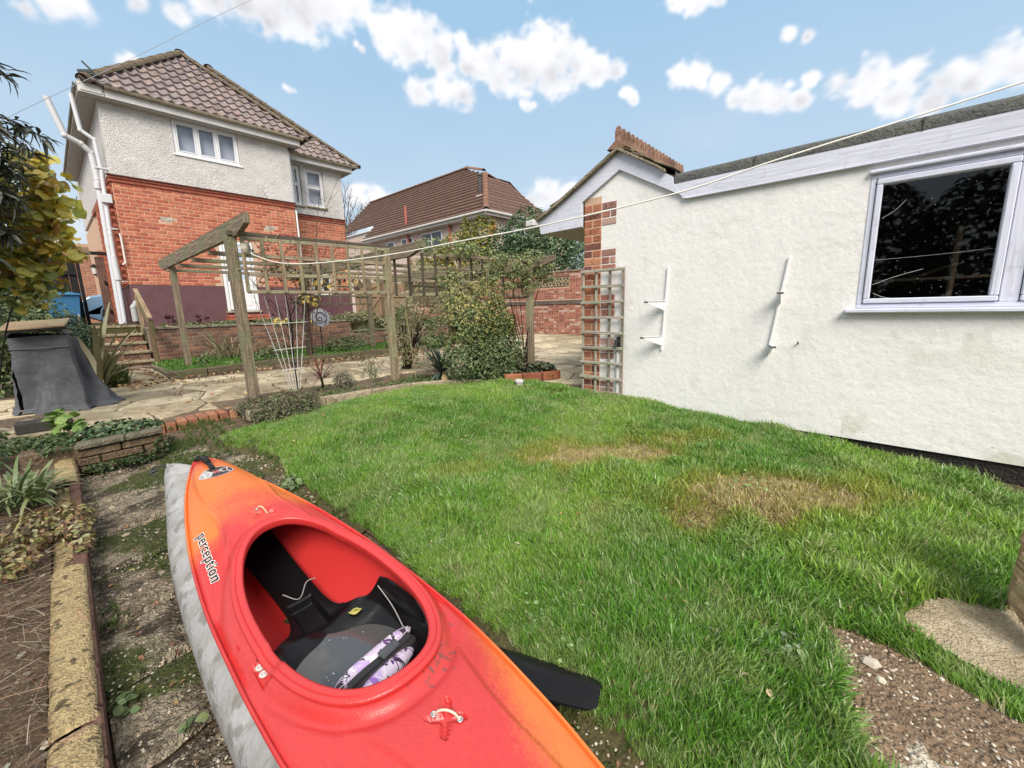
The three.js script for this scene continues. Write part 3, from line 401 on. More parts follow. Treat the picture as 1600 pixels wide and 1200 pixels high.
// ------------------------------------------------------------------ the house
{
  const H = thing('brick_house', 'two storey red brick house with beige roughcast upper floor and maroon painted base', 'house', [3.2, 1.1, -13]);
  const X0 = 1.33, X1 = 4.97, ZF = -12.43, ZR = -13.43, X2 = 6.88, ZB = -21;
  // walls: hollow, with openings
  const holes = [{ x0: 2.50, x1: 3.79, y0: 4.86, y1: 5.60 }, { x0: 3.07, x1: 3.82, y0: 1.34, y1: 3.05 }];
  const wallZ = (mb, x0, x1, y0, y1, z0, z1, hs) => { const ys = [y0, y1]; hs.forEach(h => { if (h.y0 > y0 && h.y0 < y1) ys.push(h.y0); if (h.y1 > y0 && h.y1 < y1) ys.push(h.y1); }); ys.sort((a, b) => a - b); for (let i = 0; i < ys.length - 1; i++) { const m = (ys[i] + ys[i + 1]) / 2; let xs = [[x0, x1]]; hs.filter(h => h.y0 < m && h.y1 > m).forEach(h => { xs = xs.flatMap(([a, b]) => h.x1 <= a || h.x0 >= b ? [[a, b]] : [[a, h.x0], [h.x1, b]].filter(([c, d]) => d > c + 0.01)); }); xs.forEach(([a, b]) => mb.span(a, b, ys[i], ys[i + 1], z0, z1, 0.002)); } return mb; };
  const low = wallZ(new MB(), X0, X1, 1.95, 4.06, ZF - 0.25, ZF, holes); low.span(X0, X0 + 0.25, 1.0, 4.06, ZB, ZF - 0.252, 0.002).build('brick_backing', MB_.mortar, H);
  brickwork(H, { o: V(X0 + 0.004, 1.955, ZF), u: V(1, 0, 0), n: V(0, 0, 1), W: X1 - X0 - 0.008, H: 2.085, tones: houseBrick, seed: 3, skip: (x, y, w) => { const X = X0 + x, Y = 1.955 + y; return (X + w / 2 > 3.06 && X - w / 2 < 3.83 && Y < 3.08) || (X > 2.02 && X < 2.30 && Math.abs(Y - 3.40) < 0.07) || (X > 4.16 && X < 4.44 && Math.abs(Y - 3.46) < 0.07); } });
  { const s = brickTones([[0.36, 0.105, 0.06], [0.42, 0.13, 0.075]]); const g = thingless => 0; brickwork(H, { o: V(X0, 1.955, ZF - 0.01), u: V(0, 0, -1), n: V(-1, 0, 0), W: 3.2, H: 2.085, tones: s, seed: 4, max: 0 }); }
  const pl = wallZ(new MB(), X0 - 0.012, X1 + 0.012, 1.0, 1.945, ZF - 0.25, ZF + 0.014, holes); pl.span(X0 - 0.012, X0 + 0.24, 1.0, 1.945, ZB, ZF - 0.256, 0.003).build('painted_plinth', MB_.plinth, H);
  const up = wallZ(new MB(), X0 - 0.004, X1 - 0.01, 4.20, 5.75, ZF - 0.25, ZF + 0.012, holes); up.span(X0 - 0.004, X0 + 0.24, 4.20, 5.75, ZB, ZF - 0.256, 0.003).build('roughcast_wall', MB_.roughcast, H);
  // moulded brick band and its tile creasing
  const band = (x0, x1, z, y, left) => { new MB().span(x0 - (left ? 0.03 : 0), x1 + 0.012, y, y + 0.066, z - 0.2, z + 0.030, 0.006).span(x0 - (left ? 0.05 : 0), x1 + 0.016, y + 0.068, y + 0.134, z - 0.2, z + 0.052, 0.012).build('brick_band', MB_.band, H); new MB().box((x0 + x1) / 2 - 0.02, y + 0.15, z - 0.03, x1 - x0 + 0.1, 0.026, 0.22, 0.006, 0, 0.16).build('tile_creasing', MB_.bandTop, H); };
  band(X0, X1, ZF, 4.045, true); band(X1 + 0.02, X2, ZR, 4.00, false);
  new MB().span(X0 - 0.05, X0 - 0.004, 4.045, 4.18, -17, ZF - 0.01, 0.01).build('brick_band', MB_.band, H);
  // right hand set-back bay
  const rh = [{ x0: 5.40, x1: 5.64, y0: 4.40, y1: 5.50 }, { x0: 5.76, x1: 6.31, y0: 4.42, y1: 5.48 }, { x0: 5.64, x1: 6.26, y0: 1.78, y1: 2.50 }];
  wallZ(new MB(), X1 - 0.2, X2, 1.95, 4.02, ZR - 0.25, ZR, rh).span(X2 - 0.25, X2, 1, 4.02, ZB, ZR - 0.252, 0.002).build('brick_backing', MB_.mortar, H);
  brickwork(H, { o: V(X1 + 0.03, 1.955, ZR), u: V(1, 0, 0), n: V(0, 0, 1), W: X2 - X1 - 0.03, H: 2.04, tones: houseBrick, seed: 7, max: 0, skip: (x, y, w) => { const X = X1 + 0.03 + x, Y = 1.955 + y; return X + w / 2 > 5.62 && X - w / 2 < 6.28 && Y < 2.53; } });
  wallZ(new MB(), X1 - 0.2, X2 + 0.012, 0.3, 1.945, ZR - 0.25, ZR + 0.014, rh).build('painted_plinth', MB_.plinth, H);
  wallZ(new MB(), X1 - 0.2, X2 + 0.004, 4.15, 5.74, ZR - 0.25, ZR + 0.012, rh).span(X2 - 0.25, X2 + 0.004, 4.15, 5.74, ZB, ZR - 0.256, 0.003).build('roughcast_wall', MB_.roughcast, H);
  new MB().span(X1 - 0.25, X1 - 0.004, 1, 5.75, -15, ZF - 0.256, 0.002).build('side_wall', MB_.roughcast, H);
  // rooms behind the glass
  new MB().span(2.0, 4.4, 4.5, 5.7, -14.6, -14.5).span(2.0, 4.4, 4.5, 4.55, -14.5, -12.7).span(5.2, 6.6, 4.2, 5.7, -15.3, -15.2).span(5.2, 6.6, 1.5, 2.7, -15.3, -15.2).build('room_wall', MB_.room, H);
  windowZ(H, { x0: 2.51, x1: 3.78, y0: 4.87, y1: 5.59, z: ZF - 0.02, cols: 3 });
  windowZ(H, { x0: 5.77, x1: 6.30, y0: 4.43, y1: 5.47, z: ZR - 0.05, split: 4.98 }); windowZ(H, { x0: 5.41, x1: 5.63, y0: 4.41, y1: 5.49, z: ZR - 0.05, split: 5.0 }); windowZ(H, { x0: 5.65, x1: 6.25, y0: 1.79, y1: 2.49, z: ZR - 0.05, cols: 2 });
  new MB().span(2.54, 3.75, 4.9, 5.56, ZF - 0.16, ZF - 0.15).span(5.80, 6.28, 4.45, 5.45, ZR - 0.2, ZR - 0.19).span(5.43, 5.62, 4.45, 5.45, ZR - 0.2, ZR - 0.19).build('net_curtain', M([0.40, 0.44, 0.53], 0.8), H);
  for (const [a, b, y, z] of [[5.72, 6.36, 4.36, ZR], [5.36, 5.68, 4.34, ZR]]) new MB().span(a, b, y, y + 0.045, z - 0.02, z + 0.07, 0.008).build('stone_sill', M([0.42, 0.38, 0.31], 0.9, { map: T.stone }), H);
  for (const [a, y] of [[2.04, 3.365], [4.18, 3.425]]) new MB().span(a, a + 0.23, y, y + 0.085, ZF - 0.02, ZF + 0.006).build('air_brick', M([0.58, 0.57, 0.60], 0.8, { map: T.stone }), H);
  { // white back door with its glazed upper light
    const D = new MB().span(3.08, 3.15, 1.35, 3.04, ZF - 0.08, ZF - 0.002).span(3.74, 3.81, 1.35, 3.04, ZF - 0.08, ZF - 0.002).span(3.152, 3.738, 2.97, 3.04, ZF - 0.08, ZF - 0.003).build('door_frame', MB_.upvc, H);
    const L = new MB().span(3.16, 3.73, 1.37, 2.12, ZF - 0.07, ZF - 0.02, 0.006).span(3.16, 3.25, 2.125, 2.96, ZF - 0.07, ZF - 0.02).span(3.64, 3.73, 2.125, 2.96, ZF - 0.07, ZF - 0.02).span(3.255, 3.635, 2.87, 2.96, ZF - 0.07, ZF - 0.02).build('door', MB_.upvc, H);
    new MB().span(3.24, 3.65, 1.46, 2.02, ZF - 0.022, ZF - 0.012, 0.008).build('door_panel', MB_.upvc, L); new MB().span(3.26, 3.63, 2.13, 2.86, ZF - 0.05, ZF - 0.045).build('pane', MB_.glass, L); new MB().span(3.18, 3.215, 2.08, 2.30, ZF - 0.02, ZF - 0.008).box(3.22, 2.2, ZF + 0.02, 0.10, 0.02, 0.02, 0.006).build('handle', M([0.12, 0.12, 0.12], 0.4), L);
    new MB().span(3.05, 3.84, 1.30, 1.345, ZF - 0.06, ZF + 0.06).build('door_sill', MB_.gutter, H); new MB().span(3.1, 3.6, 1.8, 3.0, -13.6, -13.5).build('room_wall', MB_.room, H);
    for (let i = 0; i < 4; i++) for (let c = 0; c < 2; c++) new MB().span(3.02 + i * 0.23, 3.24 + i * 0.23, 1.10 + c * 0.075, 1.165 + c * 0.075, ZF + 0.02, ZF + 0.34, 0.006).build('step_brick', houseBrick[(i + c) % 3], H);
  }
  // eaves: fascia, soffit, gutters
  const zE = -12.19, zE2 = -13.17;
  new MB().span(1.44, 5.20, 5.60, 5.755, zE - 0.022, zE, 0.003).span(5.08, 7.16, 5.55, 5.70, zE2 - 0.022, zE2 - 0.002, 0.003).build('fascia', MB_.white, H);
  new MB().span(1.05, 5.18, 5.585, 5.60, ZF + 0.01, zE - 0.024, 0.003).span(5.18, 5.2, 5.60, 5.75, -13.3, zE - 0.024, 0.003).span(5.0, 7.14, 5.535, 5.55, ZR + 0.012, zE2 - 0.024, 0.003).span(6.89, 7.14, 5.535, 5.55, -20, ZR, 0.003).span(1.06, X0 - 0.01, 5.585, 5.60, -20, ZF - 0.01, 0.003).build('soffit', M([0.42, 0.42, 0.40], 0.8), H);
  new MB().span(1.06, 1.43, 5.60, 5.90, zE - 0.045, zE - 0.001, 0.004).span(1.09, 1.40, 5.63, 5.86, zE - 0.001, zE + 0.014, 0.004).build('box_end', MB_.white, H);
  new MB().span(1.05, 1.075, 5.60, 5.78, -20, zE - 0.05, 0.003).build('fascia', M([0.30, 0.29, 0.27], 0.8, { map: T.stone }), H);
  const gut = (a, b, m) => { const d = V(b[0] - a[0], b[1] - a[1], b[2] - a[2]), L = d.length(); d.normalize(); const x = V(0, 1, 0).cross(d).normalize(), y = d.clone().cross(x); const g = gridGeo(8, 1, (u, v) => { const an = Math.PI * (1 + u); return [Math.cos(an) * 0.056, Math.sin(an) * 0.056, (v - 0.5) * L]; }), g2 = gridGeo(8, 1, (u, v) => { const an = Math.PI * (1 + u); return [Math.cos(an) * 0.052, Math.sin(an) * 0.052, (v - 0.5) * L]; }); const mm = new THREE.Matrix4().makeBasis(x, y, d).setPosition(V((a[0] + b[0]) / 2, (a[1] + b[1]) / 2, (a[2] + b[2]) / 2)); const q = new MB().add(g, mm).add(g2, mm); const k = q.build('gutter', m, H); const n = Math.floor(L / 0.9); for (let i = 0; i <= n; i++) { const t = (i + 0.5) / (n + 1); new MB().add(cbox(0.125, 0.02, 0.03, 0.004), new THREE.Matrix4().makeBasis(x, y, d).setPosition(V(lerp(a[0], b[0], t), lerp(a[1], b[1], t) - 0.004, lerp(a[2], b[2], t)))).build('gutter_bracket', m, k); } return k; };
  gut([1.44, 5.80, zE + 0.06], [5.26, 5.78, zE + 0.06], MB_.gutter); gut([5.12, 5.74, zE2 + 0.06], [7.24, 5.73, zE2 + 0.06], MB_.gutter); gut([1.06, 5.76, zE - 0.02], [1.06, 5.72, -20], M([0.25, 0.25, 0.23], 0.6, { map: T.stone }));
  // roofs
  const P = 0.94, K = Math.hypot(1, P), yE = 5.79, A = [3.28, yE + P * 2.12, -12.12 - 2.12];
  const deck = new MB(); const tri = (...q) => deck.add(trisGeo(q.slice(1, -1).map((_, i) => [q[0], q[i + 1], q[i + 2]])));
  tri([1.16, yE - 0.02, -12.12], [5.40, yE - 0.02, -12.12], [A[0], A[1] - 0.02, A[2]]); tri([1.16, yE - 0.02, -12.12], [A[0], A[1] - 0.02, A[2]], [A[0], A[1] - 0.02, -20], [1.16, yE - 0.02, -20]); tri([5.40, yE - 0.02, -12.12], [A[0], A[1] - 0.02, A[2]], [A[0], A[1] - 0.02, -20], [5.36, yE - 0.02, -20]);
  const yE2 = 5.72, C2 = [7.32, yE2, -13.1], d2 = 2.95, B2 = [C2[0] - d2, yE2 + P * d2, C2[2] - d2];
  tri([3.0, yE2 - 0.02, -13.1], [7.32, yE2 - 0.02, -13.1], [B2[0], B2[1] - 0.02, B2[2]], [3.0, B2[1] - 0.6, B2[2] + 0.6]); tri([7.32, yE2 - 0.02, -13.1], [7.32, yE2 - 0.02, -20], [B2[0], B2[1] - 0.02, -20], [B2[0], B2[1] - 0.02, B2[2]]); tri([B2[0], B2[1] - 0.02, B2[2]], [B2[0], B2[1] - 0.02, -20], [1.6, yE2, -20], [1.6, yE2, -13.4]);
  deck.build('roof_deck', M([0.09, 0.07, 0.06], 0.95), H);
  const sF = V(0, P, -1).normalize();
  tileSlope(H, { o: V(1.16, yE, -12.12), u: V(1, 0, 0), s: sF, poly: [[0, 0], [4.24, 0], [2.12, 2.12 * K]], tones: tilesBrown, max: 220, seed: 31 });
  tileSlope(H, { o: V(4.6, yE2, -13.1), u: V(1, 0, 0), s: sF, poly: [[0, 0], [2.72, 0], [2.72 - d2, d2 * K], [-0.9, 2.3 * K]], tones: tilesBrown, max: 80, seed: 37 });
  tileSlope(H, { o: V(1.16, yE, -19), u: V(0, 0, 1), s: V(1, P, 0).normalize(), poly: [[0, 0], [6.88, 0], [6.88 - 2.12, 2.12 * K], [0, 2.12 * K]], tones: tilesBrown, max: 0, seed: 33 });
  const hip = M([0.20, 0.165, 0.13], 0.9, { map: rep(T.stone, 2), bumpMap: T.renderB, bumpScale: 0.012 }), hip2 = M([0.33, 0.25, 0.11], 0.9, { map: rep(T.lichen, 3), bumpMap: T.renderB, bumpScale: 0.012 });
  hipTiles(H, [1.16, yE + 0.03, -12.12], [A[0], A[1] + 0.05, A[2]], 0.11, hip, 9); hipTiles(H, [5.40, yE + 0.03, -12.12], [A[0], A[1] + 0.05, A[2]], 0.10, hip, 9); hipTiles(H, [7.32, yE2 + 0.03, -13.1], [B2[0], B2[1] + 0.05, B2[2]], 0.10, hip, 11);
  hipTiles(H, [A[0], A[1] + 0.05, A[2]], [A[0], A[1] + 0.05, -19], 0.11, hip2, 12, 'ridge_tile'); hipTiles(H, [B2[0], B2[1] + 0.05, B2[2]], [B2[0], B2[1] + 0.05, -19], 0.12, hip2, 8, 'ridge_tile');
  // pipes on the left return
  const pipe = (pts, r, m = MB_.pipe, n = 'downpipe') => { const q = new MB(); for (let i = 0; i < pts.length - 1; i++) q.cyl(pts[i], pts[i + 1], r, r, 12); pts.slice(1, -1).forEach(p => q.add(new THREE.SphereGeometry(r * 1.12, 12, 8), mat4(V(...p)))); const k = q.build(n, m, H); return k; };
  const d1 = pipe([[0.98, 5.66, -12.62], [1.02, 5.0, -12.62], [1.20, 4.86, -12.60], [1.22, 4.25, -12.6], [1.17, 3.0, -12.57], [1.14, 1.12, -12.57]], 0.038); const d2p = pipe([[0.64, 5.62, -13.0], [0.80, 4.95, -13.0], [1.02, 4.86, -13.06], [1.16, 4.72, -13.1], [1.18, 4.2, -13.1], [1.13, 1.1, -13.05]], 0.055, MB_.pipe, 'soil_pipe');
  for (const y of [4.3, 3.1, 2.0]) { new MB().span(1.12, 1.33, y, y + 0.03, -12.63, -12.55).build('pipe_clip', MB_.pipe, d1); new MB().cyl([1.165, y - 0.3, -13.08], [1.165, y - 0.18, -13.08], 0.066).build('pipe_collar', MB_.pipe, d2p); }
  new MB().span(1.13, 1.30, 3.62, 3.80, -12.62, -12.48, 0.01).build('hopper_head', MB_.pipe, d1); new MB().cyl([1.16, 2.05, -12.56], [1.15, 2.55, -12.56], 0.058).build('pipe_joint', MB_.pipe, d1);
  pipe([[1.30, 1.16, -12.36], [1.30, 1.46, -12.36], [1.36, 1.55, -12.36], [1.42, 1.58, -12.36]], 0.052, M([0.40, 0.41, 0.40], 0.6), 'drain_pipe'); pipe([[1.30, 3.0, -12.36], [1.31, 2.9, -12.36], [1.31, 2.4, -12.37], [1.26, 2.36, -12.38]], 0.018, M([0.7, 0.66, 0.60], 0.5), 'overflow_pipe');
  pipe([[4.985, 5.5, ZF - 0.05], [4.99, 4.2, ZF - 0.05]], 0.03); pipe([[5.0, 4.0, ZF + 0.02], [5.0, 1.9, ZF + 0.02]], 0.022, MB_.upvc);
  // things caught on the roof corner: a broken aerial bracket
  new MB().bar([1.38, 5.92, -12.1], [1.18, 6.12, -12.1], 0.025, 0.025).bar([1.3, 5.98, -12.1], [1.10, 5.93, -12.15], 0.05, 0.06).bar([1.26, 5.94, -12.12], [1.44, 5.93, -12.05], 0.05, 0.04).build('aerial_bracket', M([0.05, 0.06, 0.05], 0.8), H);
}
{ // terrace, steps, retaining wall
  const o = structure('terrace'); new MB().span(1.26, 12, 0.1, 1.02, -12.5, -10.72).span(-1.2, 1.259, 0.1, 1.10, -14, -11.4).span(-2.5, 6, 0.1, 1.08, -40, -14.01).build('terrace_ground', MS.turf, o);
  const W = thing('retaining_wall', 'low brown brick retaining wall below the house terrace with plants along its top', 'retaining wall', [3.9, 0.3, -10.68]);
  new MB().span(1.26, 5.35, 0.2, 1.0, -10.71, -10.60).span(5.35, 8.6, 0.2, 0.72, -10.712, -10.602).build('backing', MB_.mortarDark, W);
  brickwork(W, { o: V(1.265, 0.32, -10.60), u: V(1, 0, 0), n: V(0, 0, 1), W: 4.08, H: 0.68, tones: darkBrick, seed: 41, max: 270 });
  brickwork(W, { o: V(5.35, 0.32, -10.602), u: V(1, 0, 0), n: V(0, 0, 1), W: 3.2, H: 0.38, tones: darkBrick, seed: 43, max: 30 });
  const cop = M([0.30, 0.29, 0.25], 0.9, { map: T.stone, bumpMap: T.renderB, bumpScale: 0.01 }); for (let i = 0; i < 7; i++) new MB().span(1.25 + i * 0.59, 1.83 + i * 0.59, 1.0, 1.055, -10.76, -10.57, 0.01).build('coping', cop, W, { ou: i * 0.3 }); for (let i = 0; i < 5; i++) new MB().span(5.38 + i * 0.64, 6.01 + i * 0.64, 0.72, 0.77, -10.76, -10.57, 0.01).build('coping', cop, W, { ou: i * 0.3 });
  const S = thing('garden_steps', 'flight of worn stone and brick steps up to the house terrace', 'steps', [0.95, 0.3, -10.6]);
  const tread = M([0.42, 0.38, 0.31], 0.92, { map: T.stone, bumpMap: T.renderB, bumpScale: 0.014 }); const r = rngOf(47);
  for (let i = 0; i < 5; i++) { const z = -10.2 - i * 0.30, y = 0.46 + i * 0.158, x0 = 0.72 - i * 0.04, x1 = 1.24; new MB().span(x0 - 0.02, x1 + 0.01, y - 0.05, y, z - 0.34, z + 0.02, 0.012).build('tread', tread, S, { ou: r() }); for (let k = 0; k < 3; k++) { const w = (x1 - x0) / 3; new MB().span(x0 + k * w + 0.004, x0 + (k + 1) * w - 0.004, y - 0.17, y - 0.052, z - 0.3, z - 0.005 - 0.006 * k, 0.006).build('riser_brick', darkBrick[(i + k) % 5], S); } }
  const R = thing('handrail', 'weathered timber handrail beside the garden steps', 'handrail', [1.27, 0.3, -10.3]);
  const wd = M([1, 1, 1], 0.85, { map: T.woodPale, bumpMap: T.woodB, bumpScale: 0.006 }), wd2 = M([0.72, 0.66, 0.55], 0.9, { map: T.woodGrey, bumpMap: T.woodB, bumpScale: 0.006 });
  new MB().bar([1.27, 1.22, -10.12], [1.27, 1.80, -11.35], 0.07, 0.035).build('rail', wd, R); new MB().span(1.24, 1.31, 0.3, 1.19, -10.24, -10.16, 0.006).build('post', wd2, R); new MB().span(1.235, 1.305, 0.8, 1.70, -11.26, -11.18, 0.006).build('post', wd, R); new MB().bar([1.28, 0.95, -10.2], [1.28, 1.45, -11.2], 0.03, 0.08).build('rail', wd2, R);
}
{ // side passage: gate, fence, bin, car, wall beyond
  const G = thing('side_gate', 'open brown side gate in a black frame by the house wall', 'gate', [0.9, 1.15, -13.6]); const blk = M([0.018, 0.018, 0.018], 0.7, { map: T.woodDark }), brn = M([0.17, 0.085, 0.06], 0.8, { map: brickMap, bumpMap: T.woodB, bumpScale: 0.006 });
  new MB().span(0.60, 0.66, 1.1, 2.72, -13.63, -13.57).span(0.60, 1.32, 2.66, 2.73, -13.632, -13.568).build('gate_frame', blk, G);
  for (let i = 0; i < 4; i++) new MB().bar([1.0 - i * 0.0 + 0.012 * i, 1.14, -13.62 - i * 0.16], [1.0 + 0.012 * i, 2.62, -13.62 - i * 0.16], 0.155, 0.022).build('gate_board', brn, G, { ou: i }); new MB().bar([1.02, 2.05, -13.55], [1.06, 2.05, -14.2], 0.03, 0.08).bar([1.02, 1.4, -13.55], [1.06, 1.4, -14.2], 0.03, 0.08).build('gate_rail', blk, G);
  const F = thing('dark_fence', 'black stained close board fence left of the side gate', 'fence', [0.3, 1.1, -13.58]); for (let i = 0; i < 9; i++) new MB().span(0.595 - (i + 1) * 0.135, 0.59 - i * 0.135, 1.1, 2.58 + 0.02 * Math.sin(i * 5), -13.60 - 0.012 * (i % 2), -13.58 - 0.012 * (i % 2)).build('board', blk, F, { ou: i * 0.4 }); new MB().span(-0.62, 0.59, 1.55, 1.63, -13.58, -13.54).span(-0.62, 0.59, 2.2, 2.28, -13.58, -13.54).build('rail', blk, F);
  const B = thing('blue_bin', 'blue wheeled bin behind the hedge near the side gate', 'wheelie bin', [0.27, 1.08, -13.15]); const bl = M([0.035, 0.15, 0.30], 0.5);
  { const t = (y, w, d) => [[-w, y, -d], [w, y, -d], [w, y, d], [-w, y, d]]; const lo = t(1.1, 0.20, 0.22), hi = t(1.74, 0.26, 0.29), tr = []; for (let i = 0; i < 4; i++) { const j = (i + 1) % 4; tr.push([lo[i], lo[j], hi[j]], [lo[i], hi[j], hi[i]]); } const g = trisGeo(tr); g.translate(0.27, 0, -13.15); new MB().add(g).build('body', bl, B); const lid = gridGeo(6, 6, (u, v) => [0.27 + (u - 0.5) * 0.60, 1.76 + 0.07 * Math.sin(Math.PI * u) * Math.pow(Math.sin(Math.PI * v), 0.5), -13.15 + (v - 0.5) * 0.66]); new MB().add(lid).span(-0.03, 0.57, 1.73, 1.765, -13.48, -12.82, 0.012).build('lid', M([0.05, 0.20, 0.38], 0.45), B); new MB().cyl([0.02, 1.76, -13.5], [0.52, 1.76, -13.5], 0.018).build('handle', bl, B); for (const s of [0.04, 0.46]) new MB().cyl([s, 1.2, -13.38], [s + 0.04, 1.2, -13.38], 0.1).build('wheel', blk, B); }
  const N = thing('side_brick_wall', 'orange brick wall of the neighbouring building seen through the side gate', 'brick wall', [0.9, 1.1, -22]); new MB().span(-4, 2.2, 1.0, 3.9, -22.3, -22).build('backing', MB_.mortar, N); brickwork(N, { o: V(0.2, 1.1, -22), u: V(1, 0, 0), n: V(0, 0, 1), W: 2, H: 2.7, tones: brickTones([[0.44, 0.20, 0.13], [0.50, 0.24, 0.15], [0.40, 0.18, 0.12]]), max: 0, seed: 51 });
  const Wp = thing('gate_brick_pier', 'orange brick side wall above and beside the open gate', 'brick wall', [1.2, 1.1, -15]);
  new MB().span(1.12, 1.30, 1.1, 2.95, -15.7, -15.3).build('pier', brickTones([[0.44, 0.20, 0.13]])[0], Wp); brickwork(Wp, { o: V(1.12, 1.12, -15.298), u: V(1, 0, 0), n: V(0, 0, 1), W: 0.18, H: 1.8, tones: houseBrick, max: 0, seed: 53 });
  const L = thing('wall_lantern', 'small black coach lantern on the wall past the side gate', 'lantern', [1.03, 2.45, -15.35]); new MB().add(new THREE.CylinderGeometry(0.07, 0.05, 0.16, 6), mat4(V(1.0, 2.44, -15.28))).build('glass_body', M([0.7, 0.7, 0.66], 0.3), L); new MB().add(new THREE.ConeGeometry(0.10, 0.09, 6), mat4(V(1.0, 2.57, -15.28))).cyl([1.0, 2.32, -15.28], [1.0, 2.36, -15.28], 0.03).bar([1.0, 2.30, -15.28], [1.13, 2.26, -15.3], 0.02, 0.02).span(1.11, 1.13, 2.2, 2.36, -15.32, -15.26).build('lantern_frame', blk, L);
  // car, front corner towards us
  const C = thing('blue_car', 'pale blue car parked beyond the side gate', 'car', [1.9, 1.1, -19.4]); const body = M([0.20, 0.36, 0.55], 0.25, { phys: true, clearcoat: 0.6 }); body.clearcoatRoughness = 0.1;
  const prof = [[0, 0.28], [0.02, 0.62], [0.25, 0.78], [1.05, 0.93], [1.75, 1.38], [3.0, 1.42], [3.75, 1.0], [4.15, 0.92], [4.2, 0.3]]; const sh = new THREE.Shape(prof.map(([a, b]) => new THREE.Vector2(a, b))); for (const wx of [0.75, 3.3]) { const h = new THREE.Path(); h.absarc(wx, 0.30, 0.335, 0, TAU); sh.holes.push(h); }
  const e = new THREE.ExtrudeGeometry(sh, { depth: 1.6, bevelEnabled: true, bevelSize: 0.05, bevelThickness: 0.08, bevelSegments: 2 }); new MB().add(e, mat4(V(0.72, 1.08, -19.9))).build('body', body, C);
  for (const wx of [0.75, 3.3]) for (const wz of [-18.25, -19.85]) { const w = new MB(); w.add(new THREE.TorusGeometry(0.24, 0.075, 8, 20), mat4(V(0.72 + wx, 1.39, wz))).build('tyre', M([0.02, 0.02, 0.02], 0.8), C); const q = new MB(); for (let i = 0; i < 5; i++) { const a = i * TAU / 5; q.bar([0.72 + wx, 1.39, wz + 0.03], [0.72 + wx + 0.2 * Math.cos(a), 1.39 + 0.2 * Math.sin(a), wz + 0.03], 0.04, 0.02); } q.cyl([0.72 + wx, 1.39, wz - 0.02], [0.72 + wx, 1.39, wz + 0.02], 0.20, 0.20, 18).build('rim', M([0.10, 0.10, 0.11], 0.4), C); }
  new MB().bar([2.0, 2.06, -18.26], [2.5, 2.42, -18.3], 0.03, 0.02).span(2.5, 4.3, 2.1, 2.42, -18.28, -18.25).build('side_window', M([0.02, 0.025, 0.03], 0.1), C); new MB().span(0.68, 0.98, 1.62, 1.74, -18.5, -18.24, 0.03).build('headlamp', M([0.75, 0.78, 0.8], 0.1), C);
  const bb = thing('grey_outbuilding', 'dark building with a white corner post behind the yellow leaves', 'building', [-1.6, 1.1, -17]); new MB().span(-3.2, -0.25, 1.1, 3.1, -18, -16.5).build('wall', M([0.05, 0.05, 0.05], 0.9, { map: T.woodDark }), bb); new MB().span(-0.26, -0.08, 1.1, 3.2, -16.5, -16.36).build('corner_post', MB_.white, bb);
}
{ // wooden gate and fence to the right of the house
  const G = thing('boarded_gate', 'pale boarded timber gates with diagonal braces right of the house', 'gate', [7.7, 0.3, -13.2]); const wd = M([0.95, 0.86, 0.82], 0.88, { map: T.woodPale, bumpMap: T.woodB, bumpScale: 0.006 }), gy = M([0.75, 0.72, 0.66], 0.9, { map: T.woodGrey, bumpMap: T.woodB, bumpScale: 0.006 });
  for (let i = 0; i < 14; i++) new MB().span(6.90 + i * 0.138, 7.034 + i * 0.138, 0.3, 2.2 + 0.01 * Math.sin(i * 7), -13.22, -13.20).build('board', wd, G, { ou: i * 0.37, ov: i * 0.21 });
  new MB().span(6.92, 8.82, 1.72, 1.80, -13.2, -13.165).span(6.92, 8.82, 0.7, 0.78, -13.2, -13.165).build('rail', wd, G); for (const [a, b] of [[[6.98, 0.8, -13.18], [7.75, 1.72, -13.18]], [[7.95, 1.72, -13.18], [8.75, 0.8, -13.18]], [[7.0, 1.8, -13.18], [7.8, 2.18, -13.18]]]) new MB().bar(a, b, 0.03, 0.085).build('brace', wd, G);
  new MB().span(7.84, 7.90, 0.3, 2.2, -13.2, -13.16).span(8.83, 8.95, 0.3, 2.35, -13.25, -13.13).build('post', gy, G);
  const F = thing('grey_board_fence', 'weathered grey board fence on a low brick base behind the pergola', 'fence', [10.4, 0.3, -13.2]); for (let i = 0; i < 20; i++) new MB().span(8.97 + i * 0.15, 9.115 + i * 0.15, 1.36, 2.12, -13.22, -13.20).build('board', gy, F, { ou: i * 0.3 }); new MB().span(8.96, 12, 2.12, 2.18, -13.26, -13.16).span(8.96, 12, 1.36, 1.43, -13.2, -13.16).build('rail', gy, F);
  new MB().span(8.96, 12, 0.3, 1.33, -13.3, -13.19).build('brick_base_backing', MB_.mortar, F); brickwork(F, { o: V(8.97, 0.32, -13.19), u: V(1, 0, 0), n: V(0, 0, 1), W: 3.0, H: 1.0, tones: oldBrick, max: 0, seed: 57 });
  new MB().bar([9.4, 1.40, -12.6], [10.9, 1.22, -12.6], 0.10, 0.03).build('sloping_capping', gy, F); for (let i = 0; i < 6; i++) new MB().bar([9.5 + i * 0.22, 1.36 - i * 0.026, -12.6], [9.5 + i * 0.22, 1.08, -12.6], 0.19, 0.02).build('short_board', gy, F);
}
